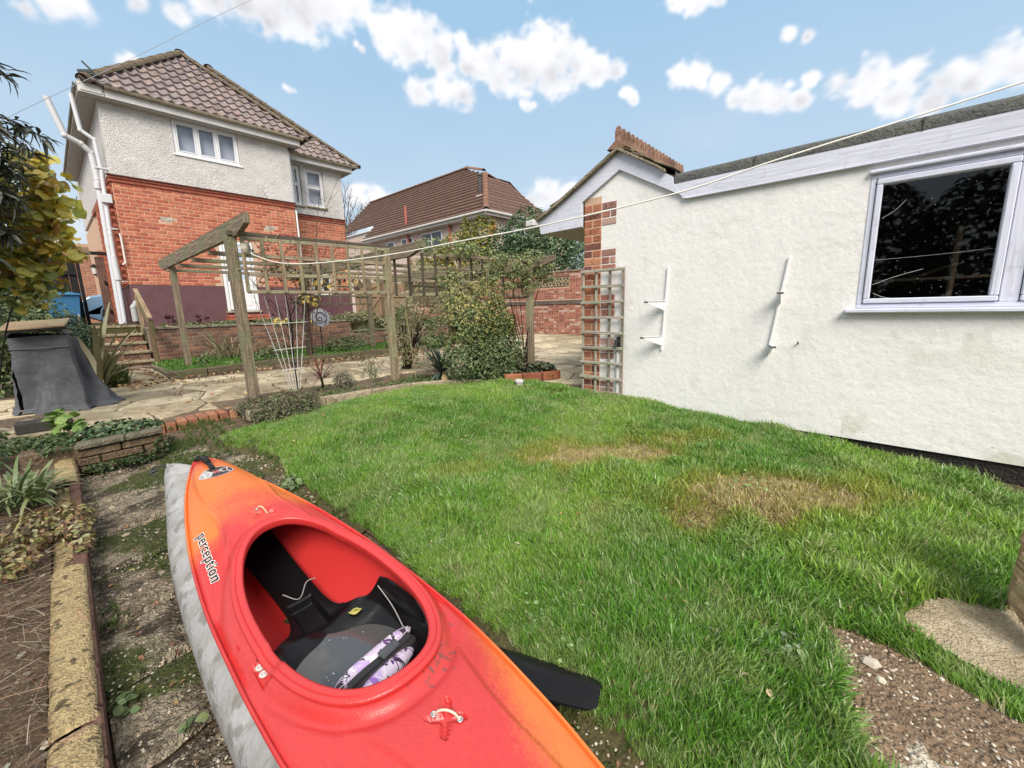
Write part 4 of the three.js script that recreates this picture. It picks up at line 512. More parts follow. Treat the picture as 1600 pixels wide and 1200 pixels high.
{ // old brick garden wall on the right with its pierced screen blocks
  const W = thing('garden_brick_wall', 'old red brick garden wall with pierced concrete screen blocks near its top', 'brick wall', [12.1, 0.3, -9]); const X = 12.0;
  new MB().span(X + 0.008, X + 0.22, 0.2, 1.92, -13.3, -6.0, 0.004).span(X + 0.008, X + 0.22, 2.25, 2.40, -13.3, -6.0, 0.004).span(X + 0.008, X + 0.22, 1.9201, 2.2499, -13.3, -9.71, 0.004).span(X + 0.008, X + 0.22, 1.9201, 2.2499, -8.26, -6.0, 0.004).build('backing', MB_.mortar, W);
  const screen = z => z > -9.75 && z < -8.25; brickwork(W, { o: V(X + 0.004, 0.31, -13.2), u: V(0, 0, 1), n: V(-1, 0, 0), W: 7.2, H: 2.1, tones: oldBrick, max: 300, seed: 61, headers: true, skip: (x, y) => (screen(-13.2 + x) && y > 1.60 && y < 1.95) || (y > 1.02 && y < 1.17) });
  new MB().span(X - 0.035, X + 0.1, 1.335, 1.40, -13.2, -6.0, 0.006).span(X - 0.018, X + 0.1, 1.402, 1.466, -13.2, -6.0, 0.006).build('string_course', M([0.17, 0.13, 0.11], 0.9, { map: brickMap }), W);
  new MB().span(X - 0.03, X + 0.25, 2.40, 2.45, -13.3, -6.0, 0.008).build('coping', M([0.34, 0.24, 0.20], 0.9, { map: brickMap }), W);
  const cm = M([0.52, 0.47, 0.39], 0.9, { map: T.stone }); 
  for (let i = 0; i < 5; i++) { const z = -8.40 - i * 0.29, y = 2.085, q = new MB(), s = 0.14, t = 0.022; const put = (a, b, c, d) => q.span(X - 0.02, X + 0.09, y + c, y + d, z + a, z + b, 0.002); put(-s, s, s - t, s); put(-s, s, -s, -s + t); put(-s, -s + t, -s + t, s - t); put(s - t, s, -s + t, s - t); const e = 0.06; put(-e, e, e - t, e); put(-e, e, -e, -e + t); put(-e, -e + t, -e + t, e - t); put(e - t, e, -e + t, e - t); put(-0.012, 0.012, e, s - t); put(-0.012, 0.012, -s + t, -e); put(e, s - t, -0.012, 0.012); put(-s + t, -e, -0.012, 0.012); q.build('screen_block', cm, W); }
}
{ // neighbour's house: brown tiled hips, pink render
  const H = thing('pink_house', 'pink rendered neighbouring house with a large brown tiled hipped roof', 'house', [20, 0.3, -22]);
  const pink = M([0.82, 0.68, 0.62], 0.95, { map: T.render, bumpMap: T.renderB, bumpScale: 0.01 }); const yE = 6.2;
  new MB().span(16.15, 23.6, 0.2, 6.25, -28.2, -16.3).span(17.1, 23.6, 0.2, 6.9, -36, -28.2).build('wall', pink, H);
  const s = V(1, 1, 0).normalize(), course = 0.34, K = Math.SQRT2; const tm = tileTones([[0.20, 0.125, 0.112], [0.175, 0.108, 0.097]]);
  // main slope facing us, one strip of tiles per course
  const zr = x => -15.9 - (x - 15.8), N = Math.round(4 * K / course); for (let j = 0; j < N; j++) { const x0 = 15.75 + j * course / K, x1 = x0 + course / K, y0 = 6.17 + (x0 - 15.75), y1 = y0 + course / K; let za = zr(x0) + 0.05; if (x0 > 18.6) za = lerp(-18.8, -21.8, clamp((x0 - 18.6) / 1.1)); const zb = x0 < 16.8 ? -28.3 : -34; new MB().add(trisGeo([[[x0 - 0.05, y0 + 0.075, za], [x0 - 0.05, y0 + 0.075, zb], [x1, y1 + 0.01, zb]], [[x0 - 0.05, y0 + 0.075, za], [x1, y1 + 0.01, zb], [x1, y1 + 0.01, za - course / K]], [[x0 - 0.02, y0 - 0.02, za], [x0 - 0.05, y0 + 0.075, za], [x0 - 0.05, y0 + 0.075, zb]], [[x0 - 0.02, y0 - 0.02, za], [x0 - 0.05, y0 + 0.075, zb], [x0 - 0.02, y0 - 0.02, zb]]])).build('tile_course', tm[j % 2], H, { uv: 0.6, ou: j * 0.3 }); }
  // right hand hip slope
  for (let j = 0; j < 11; j++) { const d = j * course / K, z0 = -15.9 - d, z1 = z0 - course / K, y0 = 6.17 + d, y1 = y0 + course / K, xa = 15.75 + d, xb = 21.6 - d * 0.5; new MB().add(trisGeo([[[xa, y0 + 0.045, z0 + 0.03], [xb, y0 + 0.045, z0 + 0.03], [xb - 0.12, y1 + 0.01, z1]], [[xa, y0 + 0.045, z0 + 0.03], [xb - 0.12, y1 + 0.01, z1], [xa + course / K, y1 + 0.01, z1]], [[xa, y0 - 0.01, z0 + 0.03], [xb, y0 - 0.01, z0 + 0.03], [xb, y0 + 0.045, z0 + 0.03]], [[xa, y0 - 0.01, z0 + 0.03], [xb, y0 + 0.045, z0 + 0.03], [xa, y0 + 0.045, z0 + 0.03]]])).build('tile_course', tm[j % 2], H, { uv: 0.6, ou: j * 0.3 }); }
  const hip = M([0.30, 0.17, 0.13], 0.9, { map: T.stone }); hipTiles(H, [15.75, 6.22, -15.9], [18.55, 9.02, -18.72], 0.16, hip, 10); hipTiles(H, [19.75, 10.2, -21.6], [19.75, 10.2, -34], 0.15, hip, 24, 'ridge_tile'); hipTiles(H, [19.75, 10.2, -21.6], [19.1, 9.45, -19.4], 0.17, hip, 5); hipTiles(H, [18.55, 9.02, -18.72], [21.0, 8.9, -19.3], 0.14, hip, 6);
  new MB().add(trisGeo([[[19.75, 10.15, -21.6], [19.75, 10.15, -34], [25, 5, -34]], [[19.75, 10.15, -21.6], [25, 5, -34], [25, 5, -16.9]], [[19.75, 10.15, -21.6], [25, 5, -16.9], [21, 9.1, -19]], [[18.55, 9.0, -18.8], [19.75, 10.15, -21.6], [21, 9.1, -19]]])).build('roof_back', tm[0], H);
  new MB().span(15.72, 15.75, 5.95, 6.16, -28.3, -15.9).span(15.75, 20.6, 5.95, 6.16, -15.93, -15.9).span(16.68, 16.71, 6.75, 6.98, -36, -28.25).build('fascia', MB_.white, H); new MB().cyl([15.66, 6.12, -28.35], [15.66, 6.12, -15.85], 0.065).cyl([15.66, 6.12, -15.83], [20.6, 6.12, -15.83], 0.065).cyl([16.62, 6.95, -36], [16.62, 6.95, -28.2], 0.065).build('gutter', MB_.white, H); new MB().span(15.76, 16.14, 5.93, 5.95, -28.3, -15.94).build('soffit', MB_.white, H);
  const wx = (z0, z1, y0, y1, n) => { const f = new MB().span(16.11, 16.16, y1 - 0.07, y1, z0, z1).span(16.11, 16.16, y0, y0 + 0.07, z0, z1).span(16.11, 16.16, y0 + 0.07, y1 - 0.07, z0, z0 + 0.07).span(16.11, 16.16, y0 + 0.07, y1 - 0.07, z1 - 0.07, z1).build('window', MB_.upvc, H); const w = (z1 - z0 - 0.14) / n; for (let i = 0; i < n; i++) new MB().span(16.135, 16.147, y0 + 0.07, y1 - 0.07, z0 + 0.07 + i * w + 0.02, z0 + 0.07 + (i + 1) * w - 0.02).build('pane', M([0.06, 0.07, 0.085], 0.1), f); for (let i = 1; i < n; i++) new MB().span(16.115, 16.16, y0 + 0.07, y1 - 0.07, z0 + 0.07 + i * w - 0.035, z0 + 0.07 + i * w + 0.035).build('mullion', MB_.upvc, f); };
  wx(-22.0, -20.0, 4.75, 5.80, 2); wx(-25.9, -25.0, 5.25, 5.75, 1); wx(-24.2, -22.9, 4.7, 5.75, 2); wx(-20.5, -19.0, 2.2, 3.2, 2);
  const red = M([0.42, 0.12, 0.09], 0.7); new MB().cyl([16.05, 2, -19.2], [16.05, 5.9, -19.2], 0.07).build('downpipe', red, H); new MB().cyl([16.05, 2, -23.3], [16.05, 5.9, -23.3], 0.07).cyl([16.2, 6.6, -23.6], [16.2, 7.7, -23.6], 0.075).build('soil_pipe', red, H); new MB().cyl([17.0, 7.3, -17.6], [17.0, 8.4, -17.6], 0.08).add(new THREE.ConeGeometry(0.14, 0.15, 10), mat4(V(17, 8.45, -17.6))).build('flue', M([0.06, 0.06, 0.06], 0.6), H); new MB().box(16.9, 7.34, -17.6, 0.5, 0.03, 0.5, 0.004, 0, 0, 0.78).build('flashing', M([0.7, 0.7, 0.72], 0.5), H);
  { const f = new MB().span(17.4, 19.2, 4.2, 5.6, -16.30, -16.26).build('window', MB_.upvc, H); new MB().span(17.5, 18.25, 4.3, 5.5, -16.26, -16.245).span(18.35, 19.1, 4.3, 5.5, -16.26, -16.245).build('pane', M([0.07, 0.08, 0.095], 0.1), f); } new MB().span(16.35, 16.75, 5.0, 5.7, -16.30, -16.26).build('brick_panel', houseBrick[0], H); new MB().span(16.11, 16.16, 5.6, 5.8, -17.9, -17.6).build('vent', M([0.04, 0.04, 0.04], 0.8), H);
  new MB().span(16.05, 16.16, 0.3, 2.9, -22.6, -20.6).build('brick_panel', houseBrick[1], H); 
}

// ------------------------------------------------------------------ the white rendered garage
const wallTex = ctex(2048, (u, v) => { // u, v cover 4 x 4 m; grime in specks and streaks where it is seen on the wall
  const U = u * 4, Vv = v * 4, k = fb(u * 8, v * 8, 8, 5, 131), f = fb(u * 320, v * 320, 320, 2, 133), st = fb(u * 48, v * 24, 24, 5, 135), sp = vn(u * 260, v * 260, 260, 137), al = fb(u * 20, v * 20, 20, 5, 139);
  let c = sc3([0.87, 0.865, 0.835], 0.94 + 0.10 * (k - 0.5) + 0.10 * (f - 0.5));
  const low = sst(0.55, 0.2, Vv), mid = sst(0.35, 0.0, Math.abs(Vv - 0.95)) * 0.4; const g = Math.max(low * 0.9, mid);
  c = mix3(c, [0.47, 0.46, 0.33], g * sst(0.50, 0.64, al) * 0.55); if (sp > 0.935) c = mix3(c, [0.20, 0.19, 0.12], (0.08 + low * 0.6) * sst(0.935, 0.96, sp));
  c = mix3(c, [0.50, 0.47, 0.40], sst(0.66, 0.72, st) * 0.16); return c;
}, 2048);
const wallBump = gtex(1024, (u, v) => clamp(0.5 + 0.9 * (fb(u * 40, v * 40, 40, 4, 141) - 0.5) + 0.8 * (fb(u * 9, v * 26, 9, 3, 143) - 0.5) + 0.25 * (fb(u * 160, v * 160, 160, 2, 145) - 0.5)));
const MG = {};
MG.wall = M([1, 1, 1], 0.85, { map: rep(wallTex, 0.25), bumpMap: rep(wallBump, 0.7), bumpScale: 0.0028 });
const flake = ctex(512, (u, v) => { const k = fb(u * 6, v * 6, 6, 4, 151), f = fb(u * 4, v * 70, 70, 3, 153), d = sst(0.68, 0.76, fb(u * 24, v * 24, 24, 4, 155)); return mix3(sc3([0.70, 0.725, 0.82], 0.92 + 0.14 * (k - 0.5) + 0.12 * (f - 0.5)), [0.42, 0.42, 0.45], d * 0.3); });
MG.fascia = M([1, 1, 1], 0.6, { map: flake, bumpMap: T.woodB, bumpScale: 0.002 });
MG.frame = M([1.02, 1.02, 1.04], 0.55, { map: flake, bumpMap: T.woodB, bumpScale: 0.002 });
MG.felt = M([1, 1, 1], 0.95, { map: ctex(512, (u, v) => { const k = fb(u * 8, v * 8, 8, 4, 161), f = fb(u * 120, v * 120, 120, 2, 163); return sc3(mix3([0.075, 0.078, 0.08], [0.11, 0.115, 0.095], k), 0.35 + 1.3 * f); }), bumpMap: T.grain, bumpScale: 0.008 });
MG.black = M([0.022, 0.021, 0.02], 0.8, { map: T.stone, bumpMap: T.renderB, bumpScale: 0.01 });
MG.roof = tileTones([[0.20, 0.17, 0.14], [0.16, 0.135, 0.11], [0.24, 0.20, 0.155]]); MG.crest = tileTones([[0.33, 0.20, 0.165], [0.27, 0.165, 0.14], [0.38, 0.245, 0.20]]);
{
  const G = thing('white_garage', 'white rendered garage with a lilac fascia, flat felt roof and a small tiled gable', 'garage', [5, 0.2, -0.5]);
  const X = 3.954, Z0 = -2.53, Z1 = 4.2, WZ0 = -0.224, WZ1 = 1.55, WY0 = 1.185, WY1 = 2.085;
  // rendered side wall in pieces round the window; its lower edge floats above a black plinth
  const w = new MB(); const yb = z => 0.245 - 0.0165 * (z + 2.03);
  { const seg = (z0, z1, y1) => { const sh = [[-z0, yb(z0)], [-z1, yb(z1)], [-z1, y1(z1)], [-z0, y1(z0)]]; w.prism(sh, 0.2, new THREE.Matrix4().makeBasis(V(0, 0, -1), V(0, 1, 0), V(1, 0, 0)).setPosition(V(X, 0, 0))); };
    const top = z => z < -2.123 ? lerp(2.33, 2.60, clamp((z - Z0) / (-2.123 - Z0))) : z < -1.46 ? lerp(2.60, 2.22, clamp((z + 2.123) / 0.663)) : 2.22;
    seg(Z0 + 0.004, -2.123, top); seg(-2.1229, -1.46, top); seg(-1.4599, WZ0, top); seg(WZ0 + 0.0001, WZ1, z => WY0); seg(WZ1 + 0.0001, Z1, top); w.span(X, X + 0.2, WY1, 2.2195, WZ0 + 0.001, WZ1, 0.001); }
  w.build('rendered_wall', MG.wall, G, { ou: 0.4, ov: 0 });
  new MB().span(X + 0.02, X + 0.2, -0.4, 0.30, Z0 + 0.05, Z1, 0.004).build('plinth', MG.black, G);
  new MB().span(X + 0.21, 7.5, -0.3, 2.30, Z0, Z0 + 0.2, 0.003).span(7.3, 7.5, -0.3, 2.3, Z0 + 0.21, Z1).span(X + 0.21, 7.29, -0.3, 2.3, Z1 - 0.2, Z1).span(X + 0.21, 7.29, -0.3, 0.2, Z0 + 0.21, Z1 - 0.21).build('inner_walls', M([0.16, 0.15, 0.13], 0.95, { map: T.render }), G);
  // bare brick quoins on the corner
  const qt = brickTones([[0.50, 0.20, 0.105], [0.55, 0.25, 0.14], [0.42, 0.155, 0.085], [0.22, 0.085, 0.065], [0.58, 0.29, 0.17], [0.46, 0.17, 0.09]]), qp = brickTones([[0.46, 0.27, 0.22], [0.40, 0.17, 0.12], [0.52, 0.35, 0.29], [0.36, 0.19, 0.15]]);
  new MB().span(X - 0.002, X + 0.1, 0.22, 2.34, Z0, Z0 + 0.205, 0.002).build('quoin_mortar', MB_.mortar, G);
  { const r = rngOf(71); for (let k = 0; k < 28; k++) { const y = 0.235 + k * 0.0757, ytop = y + 0.066; const zmax = ytop > 2.305 ? -2.48 + 0 : 0; if (y > 2.27) continue; const spl = k % 2; const put = (z0, z1, tones) => { const gs = brickShape(Math.round((z1 - z0) * 200) / 200, 0.066, 0.04)[r() * 5 | 0]; const t = r() < 0.18 ? tones[Math.min(3, tones.length - 1)] : tones[r() * tones.length | 0]; const m = mesh('brick', gs, t, G); const off = offsetOf(G); m.position.set(X + 0.014 - off.x, y + 0.033 - off.y, (z0 + z1) / 2 - off.z); m.rotation.y = -Math.PI / 2; };
      if (spl) { put(Z0, Z0 + 0.2, qt); } else { put(Z0, Z0 + 0.095, qt); put(Z0 + 0.105, Z0 + 0.2, qt); }
      const ph = Math.floor(k / 3) % 2; const tooth = (2.285 - ytop) % 0.456 < 0.225 + 0.001; if (tooth && ytop < 2.30) { if (spl) { put(Z0 + 0.21, Z0 + 0.30, qp); put(Z0 + 0.308, Z0 + 0.37, qp); } else put(Z0 + 0.21, Z0 + 0.37, qp); } } }
  // bargeboard of the gable and the long fascia
  const yz = new THREE.Matrix4().makeBasis(V(0, 0, -1), V(0, 1, 0), V(1, 0, 0));
  const plate = (name, pts, x, d, m) => { const q = new MB(); q.prism(pts.map(([z, y]) => [-z, y]), d, yz.clone().setPosition(V(x, 0, 0)), 0.002); return q.build(name, m, G); };
  plate('bargeboard', [[-3.09, 2.065], [-2.545, 2.072], [-2.545, 2.312], [-2.123, 2.537], [-2.123, 2.700], [-2.42, 2.545], [-2.72, 2.385], [-2.95, 2.275], [-3.13, 2.205]], X - 0.03, 0.026, MG.fascia);
  plate('bargeboard', [[-2.119, 2.537], [-1.50, 2.185], [-1.585, 2.297], [-1.60, 2.36], [-1.66, 2.40], [-1.72, 2.455], [-2.119, 2.700]], X - 0.031, 0.026, MG.fascia);
  plate('fascia_board', [[-1.497, 2.163], [Z1, 2.15], [Z1, 2.297], [-1.59, 2.297]], X - 0.030, 0.026, MG.fascia);
  plate('fascia_bead', [[-1.46, 2.157], [Z1, 2.143], [Z1, 2.149], [-1.48, 2.162]], X - 0.036, 0.034, MG.frame);
  new MB().span(X - 0.02, 7.4, 2.062, 2.072, -3.09, Z0 - 0.02, 0.002).build('soffit', M([0.62, 0.56, 0.46], 0.8), G);
  // felt upstand: a rounded kerb along the edge of the flat roof
  const felt = gridGeo(14, 60, (u, v) => { const z = lerp(-1.575, Z1 + 0.1, v), a = Math.PI * u, n = 0.004 * (fb(z * 6, u * 4, 0, 3, 7) - 0.5); return [X + 0.12 - Math.cos(a) * 0.155, 2.298 + Math.pow(Math.sin(a), 0.55) * 0.108 + n, z]; });
  const fe = boxUV(felt, 1.2); const offG = offsetOf(G); fe.translate(-offG.x, -offG.y, -offG.z); mesh('felt_kerb', fe, MG.felt, G);
  new MB().span(X + 0.25, 7.5, 2.25, 2.33, -1.55, Z1).prism([[1.575, 2.298], [1.575, 2.40], [1.59, 2.30]], 0.2, yz.clone().setPosition(V(X - 0.03, 0, 0))).build('felt_roof', MG.felt, G); for (const z of [-0.95, 0.0, 0.95]) new MB().span(X - 0.041, X + 0.02, 2.296, 2.375, z, z + 0.012, 0.003).build('felt_lap', MG.felt, G);
  // tiled gable roof: two slopes running back from us
  const sl = (z0, y0, z1, y1, name) => { const L = Math.hypot(z1 - z0, y1 - y0), n = Math.max(1, Math.round(L / 0.13)), r = rngOf(z0 * 100 | 0); for (let i = 0; i < n; i++) for (let j = 0; j < 7; j++) { const a = i / n, b = (i + 1.35) / n, zA = lerp(z0, z1, a), yA = lerp(y0, y1, a), zB = lerp(z0, z1, Math.min(1, b)), yB = lerp(y0, y1, Math.min(1, b)); const x = X - 0.07 + (j + 0.5) * 0.24 + (i % 2) * 0.11; new MB().bar([x, yA + 0.02 + rr(-0.004, 0.004, r), zA], [x, yB + 0.008, zB], 0.232, 0.014, 0.004).build(name, MG.roof[r() * 3 | 0], G, { ou: r(), ov: r() }); } };
  sl(-3.16, 2.215, -2.72, 2.41, 'roof_tile'); sl(-2.74, 2.40, -2.13, 2.72, 'roof_tile'); sl(-1.60, 2.42, -2.13, 2.73, 'roof_tile');
  new MB().prism([[3.16, 2.19], [2.95, 2.275], [2.72, 2.388], [2.123, 2.703], [1.72, 2.46], [1.66, 2.41], [1.66, 2.435], [1.74, 2.49], [2.123, 2.730], [2.73, 2.412], [2.95, 2.30], [3.16, 2.212]], 0.06, yz.clone().setPosition(V(X - 0.085, 0, 0))).build('verge_cement', M([0.40, 0.37, 0.32], 0.95, { map: T.stone, bumpMap: T.renderB, bumpScale: 0.012 }), G);
  new MB().prism([[3.14, 2.10], [2.9, 2.2], [2.72, 2.36], [2.123, 2.69], [1.6, 2.38], [1.6, 2.2]], 3.3, yz.clone().setPosition(V(X + 0.03, 0, 0))).build('roof_core', M([0.10, 0.09, 0.08], 1), G);
  { const lump = new MB(), r = rngOf(5); for (let i = 0; i < 60; i++) { const x = X - 0.05 + r() * 1.6; lump.add(new THREE.IcosahedronGeometry(rr(0.015, 0.04, r), 0), mat4(V(x, 2.735 - 0.03 * r() * 1.5, -2.10 + rr(-0.005, 0.06, r)), Q(r(), r(), r()))); } lump.build('ridge_mortar', M([0.33, 0.29, 0.22], 0.95, { map: T.stone, bumpMap: T.renderB, bumpScale: 0.02 }), G); }
  // crested ridge: pierced lobes on a saddle
  for (let i = 0; i < 9; i++) { const x0 = X - 0.07 + i * 0.186; const sad = new MB(); sad.add(trisGeo([[[x0, 2.725, -2.24], [x0 + 0.18, 2.725, -2.24], [x0 + 0.18, 2.80, -2.14]], [[x0, 2.725, -2.24], [x0 + 0.18, 2.80, -2.14], [x0, 2.80, -2.14]], [[x0, 2.80, -2.14], [x0 + 0.18, 2.80, -2.14], [x0 + 0.18, 2.715, -2.03]], [[x0, 2.80, -2.14], [x0 + 0.18, 2.715, -2.03], [x0, 2.715, -2.03]], [[x0, 2.725, -2.24], [x0, 2.80, -2.14], [x0, 2.715, -2.03]]])); const R = sad.build('ridge_tile', MG.crest[i % 3], G, { ou: i });
    for (let k = 0; k < 2; k++) { const cx = x0 + 0.045 + k * 0.092, sh = new THREE.Shape(); sh.moveTo(-0.043, 0); sh.lineTo(0.043, 0); sh.lineTo(0.043, 0.085); sh.lineTo(0.030, 0.105); sh.absarc(0, 0.108, 0.030, 0, Math.PI, false); sh.lineTo(-0.043, 0.085); sh.lineTo(-0.043, 0); const h = new THREE.Path(); h.absellipse(0, 0.062, 0.014, 0.028, 0, TAU, true); sh.holes.push(h); const e = new THREE.ExtrudeGeometry(sh, { depth: 0.022, bevelEnabled: true, bevelSize: 0.003, bevelThickness: 0.003, bevelSegments: 1, curveSegments: 6 }); new MB().add(e, mat4(V(cx, 2.785, -2.152))).build('crest', MG.crest[(i + k) % 3], R, { ou: i + k }); } }
  new MB().cyl([X - 0.06, 2.185, -3.19], [7.4, 2.185, -3.19], 0.055).span(X - 0.12, X - 0.02, 2.15, 2.22, -3.25, -3.12, 0.012).build('gutter', MB_.white, G);
  // window: outer frame, two casements, panes, drip, sill
  const xo = X - 0.006, mull = [0.455, 0.535];
  const fr = new MB(); fr.span(xo, X + 0.09, WY1 - 0.03, WY1, WZ0, WZ1, 0.004).span(xo, X + 0.09, WY0, WY0 + 0.03, WZ0, WZ1, 0.004).span(xo, X + 0.09, WY0 + 0.03, WY1 - 0.03, WZ0, WZ0 + 0.03, 0.004).span(xo, X + 0.09, WY0 + 0.03, WY1 - 0.03, mull[0], mull[1], 0.004).span(xo, X + 0.09, WY0 + 0.03, WY1 - 0.03, WZ1 - 0.03, WZ1, 0.004);
  const F = fr.build('window', MG.frame, G);
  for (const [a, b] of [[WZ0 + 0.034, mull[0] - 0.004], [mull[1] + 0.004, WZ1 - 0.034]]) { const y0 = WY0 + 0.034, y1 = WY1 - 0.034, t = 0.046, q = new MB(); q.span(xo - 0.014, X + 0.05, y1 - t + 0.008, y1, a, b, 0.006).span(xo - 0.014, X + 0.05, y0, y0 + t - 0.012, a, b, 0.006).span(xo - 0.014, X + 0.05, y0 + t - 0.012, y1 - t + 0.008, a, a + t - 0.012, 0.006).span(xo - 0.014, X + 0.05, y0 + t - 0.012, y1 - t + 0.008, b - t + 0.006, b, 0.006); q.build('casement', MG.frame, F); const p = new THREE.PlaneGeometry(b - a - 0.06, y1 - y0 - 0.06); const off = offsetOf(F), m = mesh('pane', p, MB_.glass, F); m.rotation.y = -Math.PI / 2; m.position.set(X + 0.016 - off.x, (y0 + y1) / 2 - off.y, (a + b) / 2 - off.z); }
  new MB().span(X - 0.035, X + 0.02, WY1 + 0.002, WY1 + 0.026, WZ0 - 0.012, WZ1, 0.006).build('drip_head', MG.frame, F);
  new MB().span(X - 0.062, X + 0.09, WY0 - 0.032, WY0 - 0.002, WZ0 - 0.06, WZ1, 0.007).build('sill', MG.frame, F);
  { const q = new MB(); q.tube([[3.99, 1.35, -0.15], [3.99, 1.40, -0.03], [3.99, 1.44, 0.10]], 0.0016, 10, 4).tube([[3.99, 1.29, -0.14], [3.99, 1.26, -0.08], [3.99, 1.245, 0.0]], 0.0014, 8, 4).tube([[3.99, 1.80, -0.14], [3.99, 1.84, -0.08], [3.99, 1.90, -0.03]], 0.0014, 8, 4).tube([[3.99, 1.52, -0.15], [3.99, 1.525, 0.1], [3.99, 1.54, 0.40]], 0.0008, 8, 4); const r = rngOf(91); for (let i = 0; i < 26; i++) q.add(new THREE.IcosahedronGeometry(rr(0.0012, 0.003, r), 0), mat4(V(3.99, rr(1.26, 1.98, r), rr(-0.14, 0.40, r)))); q.build('cobwebs', M([0.55, 0.55, 0.53], 0.9), G, { kind: 'stuff' }); }
  { // what stands in the dark behind the glass: a shelf, cobwebbed poles, a hanging bag
    const q = new MB(); q.span(4.5, 6.9, 1.38, 1.40, -0.6, 1.8).cyl([4.6, 1.25, -0.35], [4.8, 1.5, 0.3], 0.012).cyl([4.5, 0.6, 0.25], [4.5, 1.75, 0.28], 0.018).build('shelf', M([0.30, 0.26, 0.20], 0.9, { map: T.woodGrey }), G); }
}
{ // wooden lattice against the brick corner
  const L = thing('wall_lattice', 'weathered wooden lattice panel leaning on the brick corner of the garage', 'lattice', [3.9, 0.3, -2.29]); const m = M([2.1, 2.4, 3.2], 0.9, { map: T.woodGrey, bumpMap: T.woodB, bumpScale: 0.005 }), md2 = M([1.3, 1.4, 1.8], 0.9, { map: T.woodGrey, bumpMap: T.woodB, bumpScale: 0.005 });
  const zs = [-2.515, -2.36, -2.205, -2.06], lean = y => 3.925 - 0.02 + 0.0 * y;
  zs.forEach((z, i) => new MB().box(lean(0) + 0.012, 0.94, z + 0.004 * i, 0.018, 1.36, 0.026, 0.003, 0, 0, 0.002).build('upright', i > 1 ? md2 : m, L, { ou: i * 0.3 }));
  for (let k = 0; k < 9; k++) new MB().box(lean(0) - 0.008, 1.605 - k * 0.1595, -2.288, 0.016, 0.030, 0.50, 0.003, 0, 0.014 * Math.sin(k * 2.1)).build('slat', m, L, { ou: k * 0.21, ov: k * 0.4 });
}
{ // slotted shelf uprights with their brackets left on the wall
  const met = M([0.74, 0.74, 0.75], 0.4), dk = M([0.12, 0.12, 0.12], 0.7), G = 'shelf uprights on the garage wall';
  const build = (label, zt, zb, brackets) => { const R = thing('shelf_upright', label, 'shelf bracket', [3.94, 1.2, (zt + zb) / 2], G); const at = y => lerp(zb, zt, (y - 0.81) / 0.775);
    new MB().bar([3.944, 0.81, zb], [3.944, 1.587, zt], 0.024, 0.014, 0.003).build('rail', met, R); const slots = new MB(); for (let k = 0; k < 19; k++) { const y = 0.84 + k * 0.039; slots.box(3.9362, y, at(y) + 0.001, 0.003, 0.012, 0.006, 0.001); } slots.build('slots', dk, R, { kind: 'stuff' });
    for (const [y, len, dx, stub] of brackets) { const z = at(y); const q = new MB(); const sh = [[0, 0], [-len, 0], [-len, -0.008], [-0.01, -0.085], [0, -0.085]]; const e = new THREE.ExtrudeGeometry(new THREE.Shape(sh.map(p => new THREE.Vector2(...p))), { depth: 0.004, bevelEnabled: false }); q.add(e, mat4(V(3.938, y, z), Q(0, dx, 0))); q.add(cbox(len, 0.006, 0.022, 0.002), mat4(V(3.938 - Math.cos(dx) * len / 2, y + 0.003, z + Math.sin(dx) * len / 2 + 0.002), Q(0, dx, 0))); q.build('bracket', met, R); new MB().add(cbox(0.016, 0.016, 0.046, 0.003), mat4(V(3.938 - Math.cos(dx) * len, y - 0.004, z + Math.sin(dx) * len), Q(0, dx, 0))).build('end_cap', dk, R); } };
  build('white slotted shelf rail beside the lattice, two brackets swung left', -1.611, -1.646, [[1.275, 0.22, -0.46], [0.945, 0.23, -0.5]]);
  build('tilted white slotted shelf rail nearer the window with stub brackets', -0.66, -0.754, [[1.315, 0.20, 0.14], [0.905, 0.20, 0.30]]);
  const H = thing('wall_hook', 'small dark hook on the white wall right of the tilted shelf rail', 'hook', [3.94, 0.92, -0.55], null); new MB().cyl([3.957, 0.92, -0.55], [3.93, 0.92, -0.55], 0.006).cyl([3.93, 0.92, -0.55], [3.925, 0.935, -0.55], 0.005).build('hook', dk, H);
}
{ // garden tap on its white pipe
  const Tp = thing('garden_tap', 'black garden tap on a white standpipe behind the lattice', 'tap', [3.92, 0.3, -2.1]); new MB().cyl([3.94, 0.25, -2.10], [3.94, 0.80, -2.10], 0.024).build('pipe', MB_.white, Tp); new MB().cyl([3.94, 0.80, -2.1], [3.94, 0.93, -2.1], 0.02).cyl([3.94, 0.89, -2.1], [3.88, 0.885, -2.1], 0.018).cyl([3.885, 0.89, -2.1], [3.872, 0.83, -2.1], 0.016).box(3.93, 0.965, -2.1, 0.012, 0.012, 0.07, 0.004).build('tap_body', M([0.02, 0.02, 0.022], 0.4), Tp); new MB().cyl([3.955, 0.42, -2.1], [3.925, 0.42, -2.1], 0.03).build('pipe_clip', MB_.white, Tp);
}
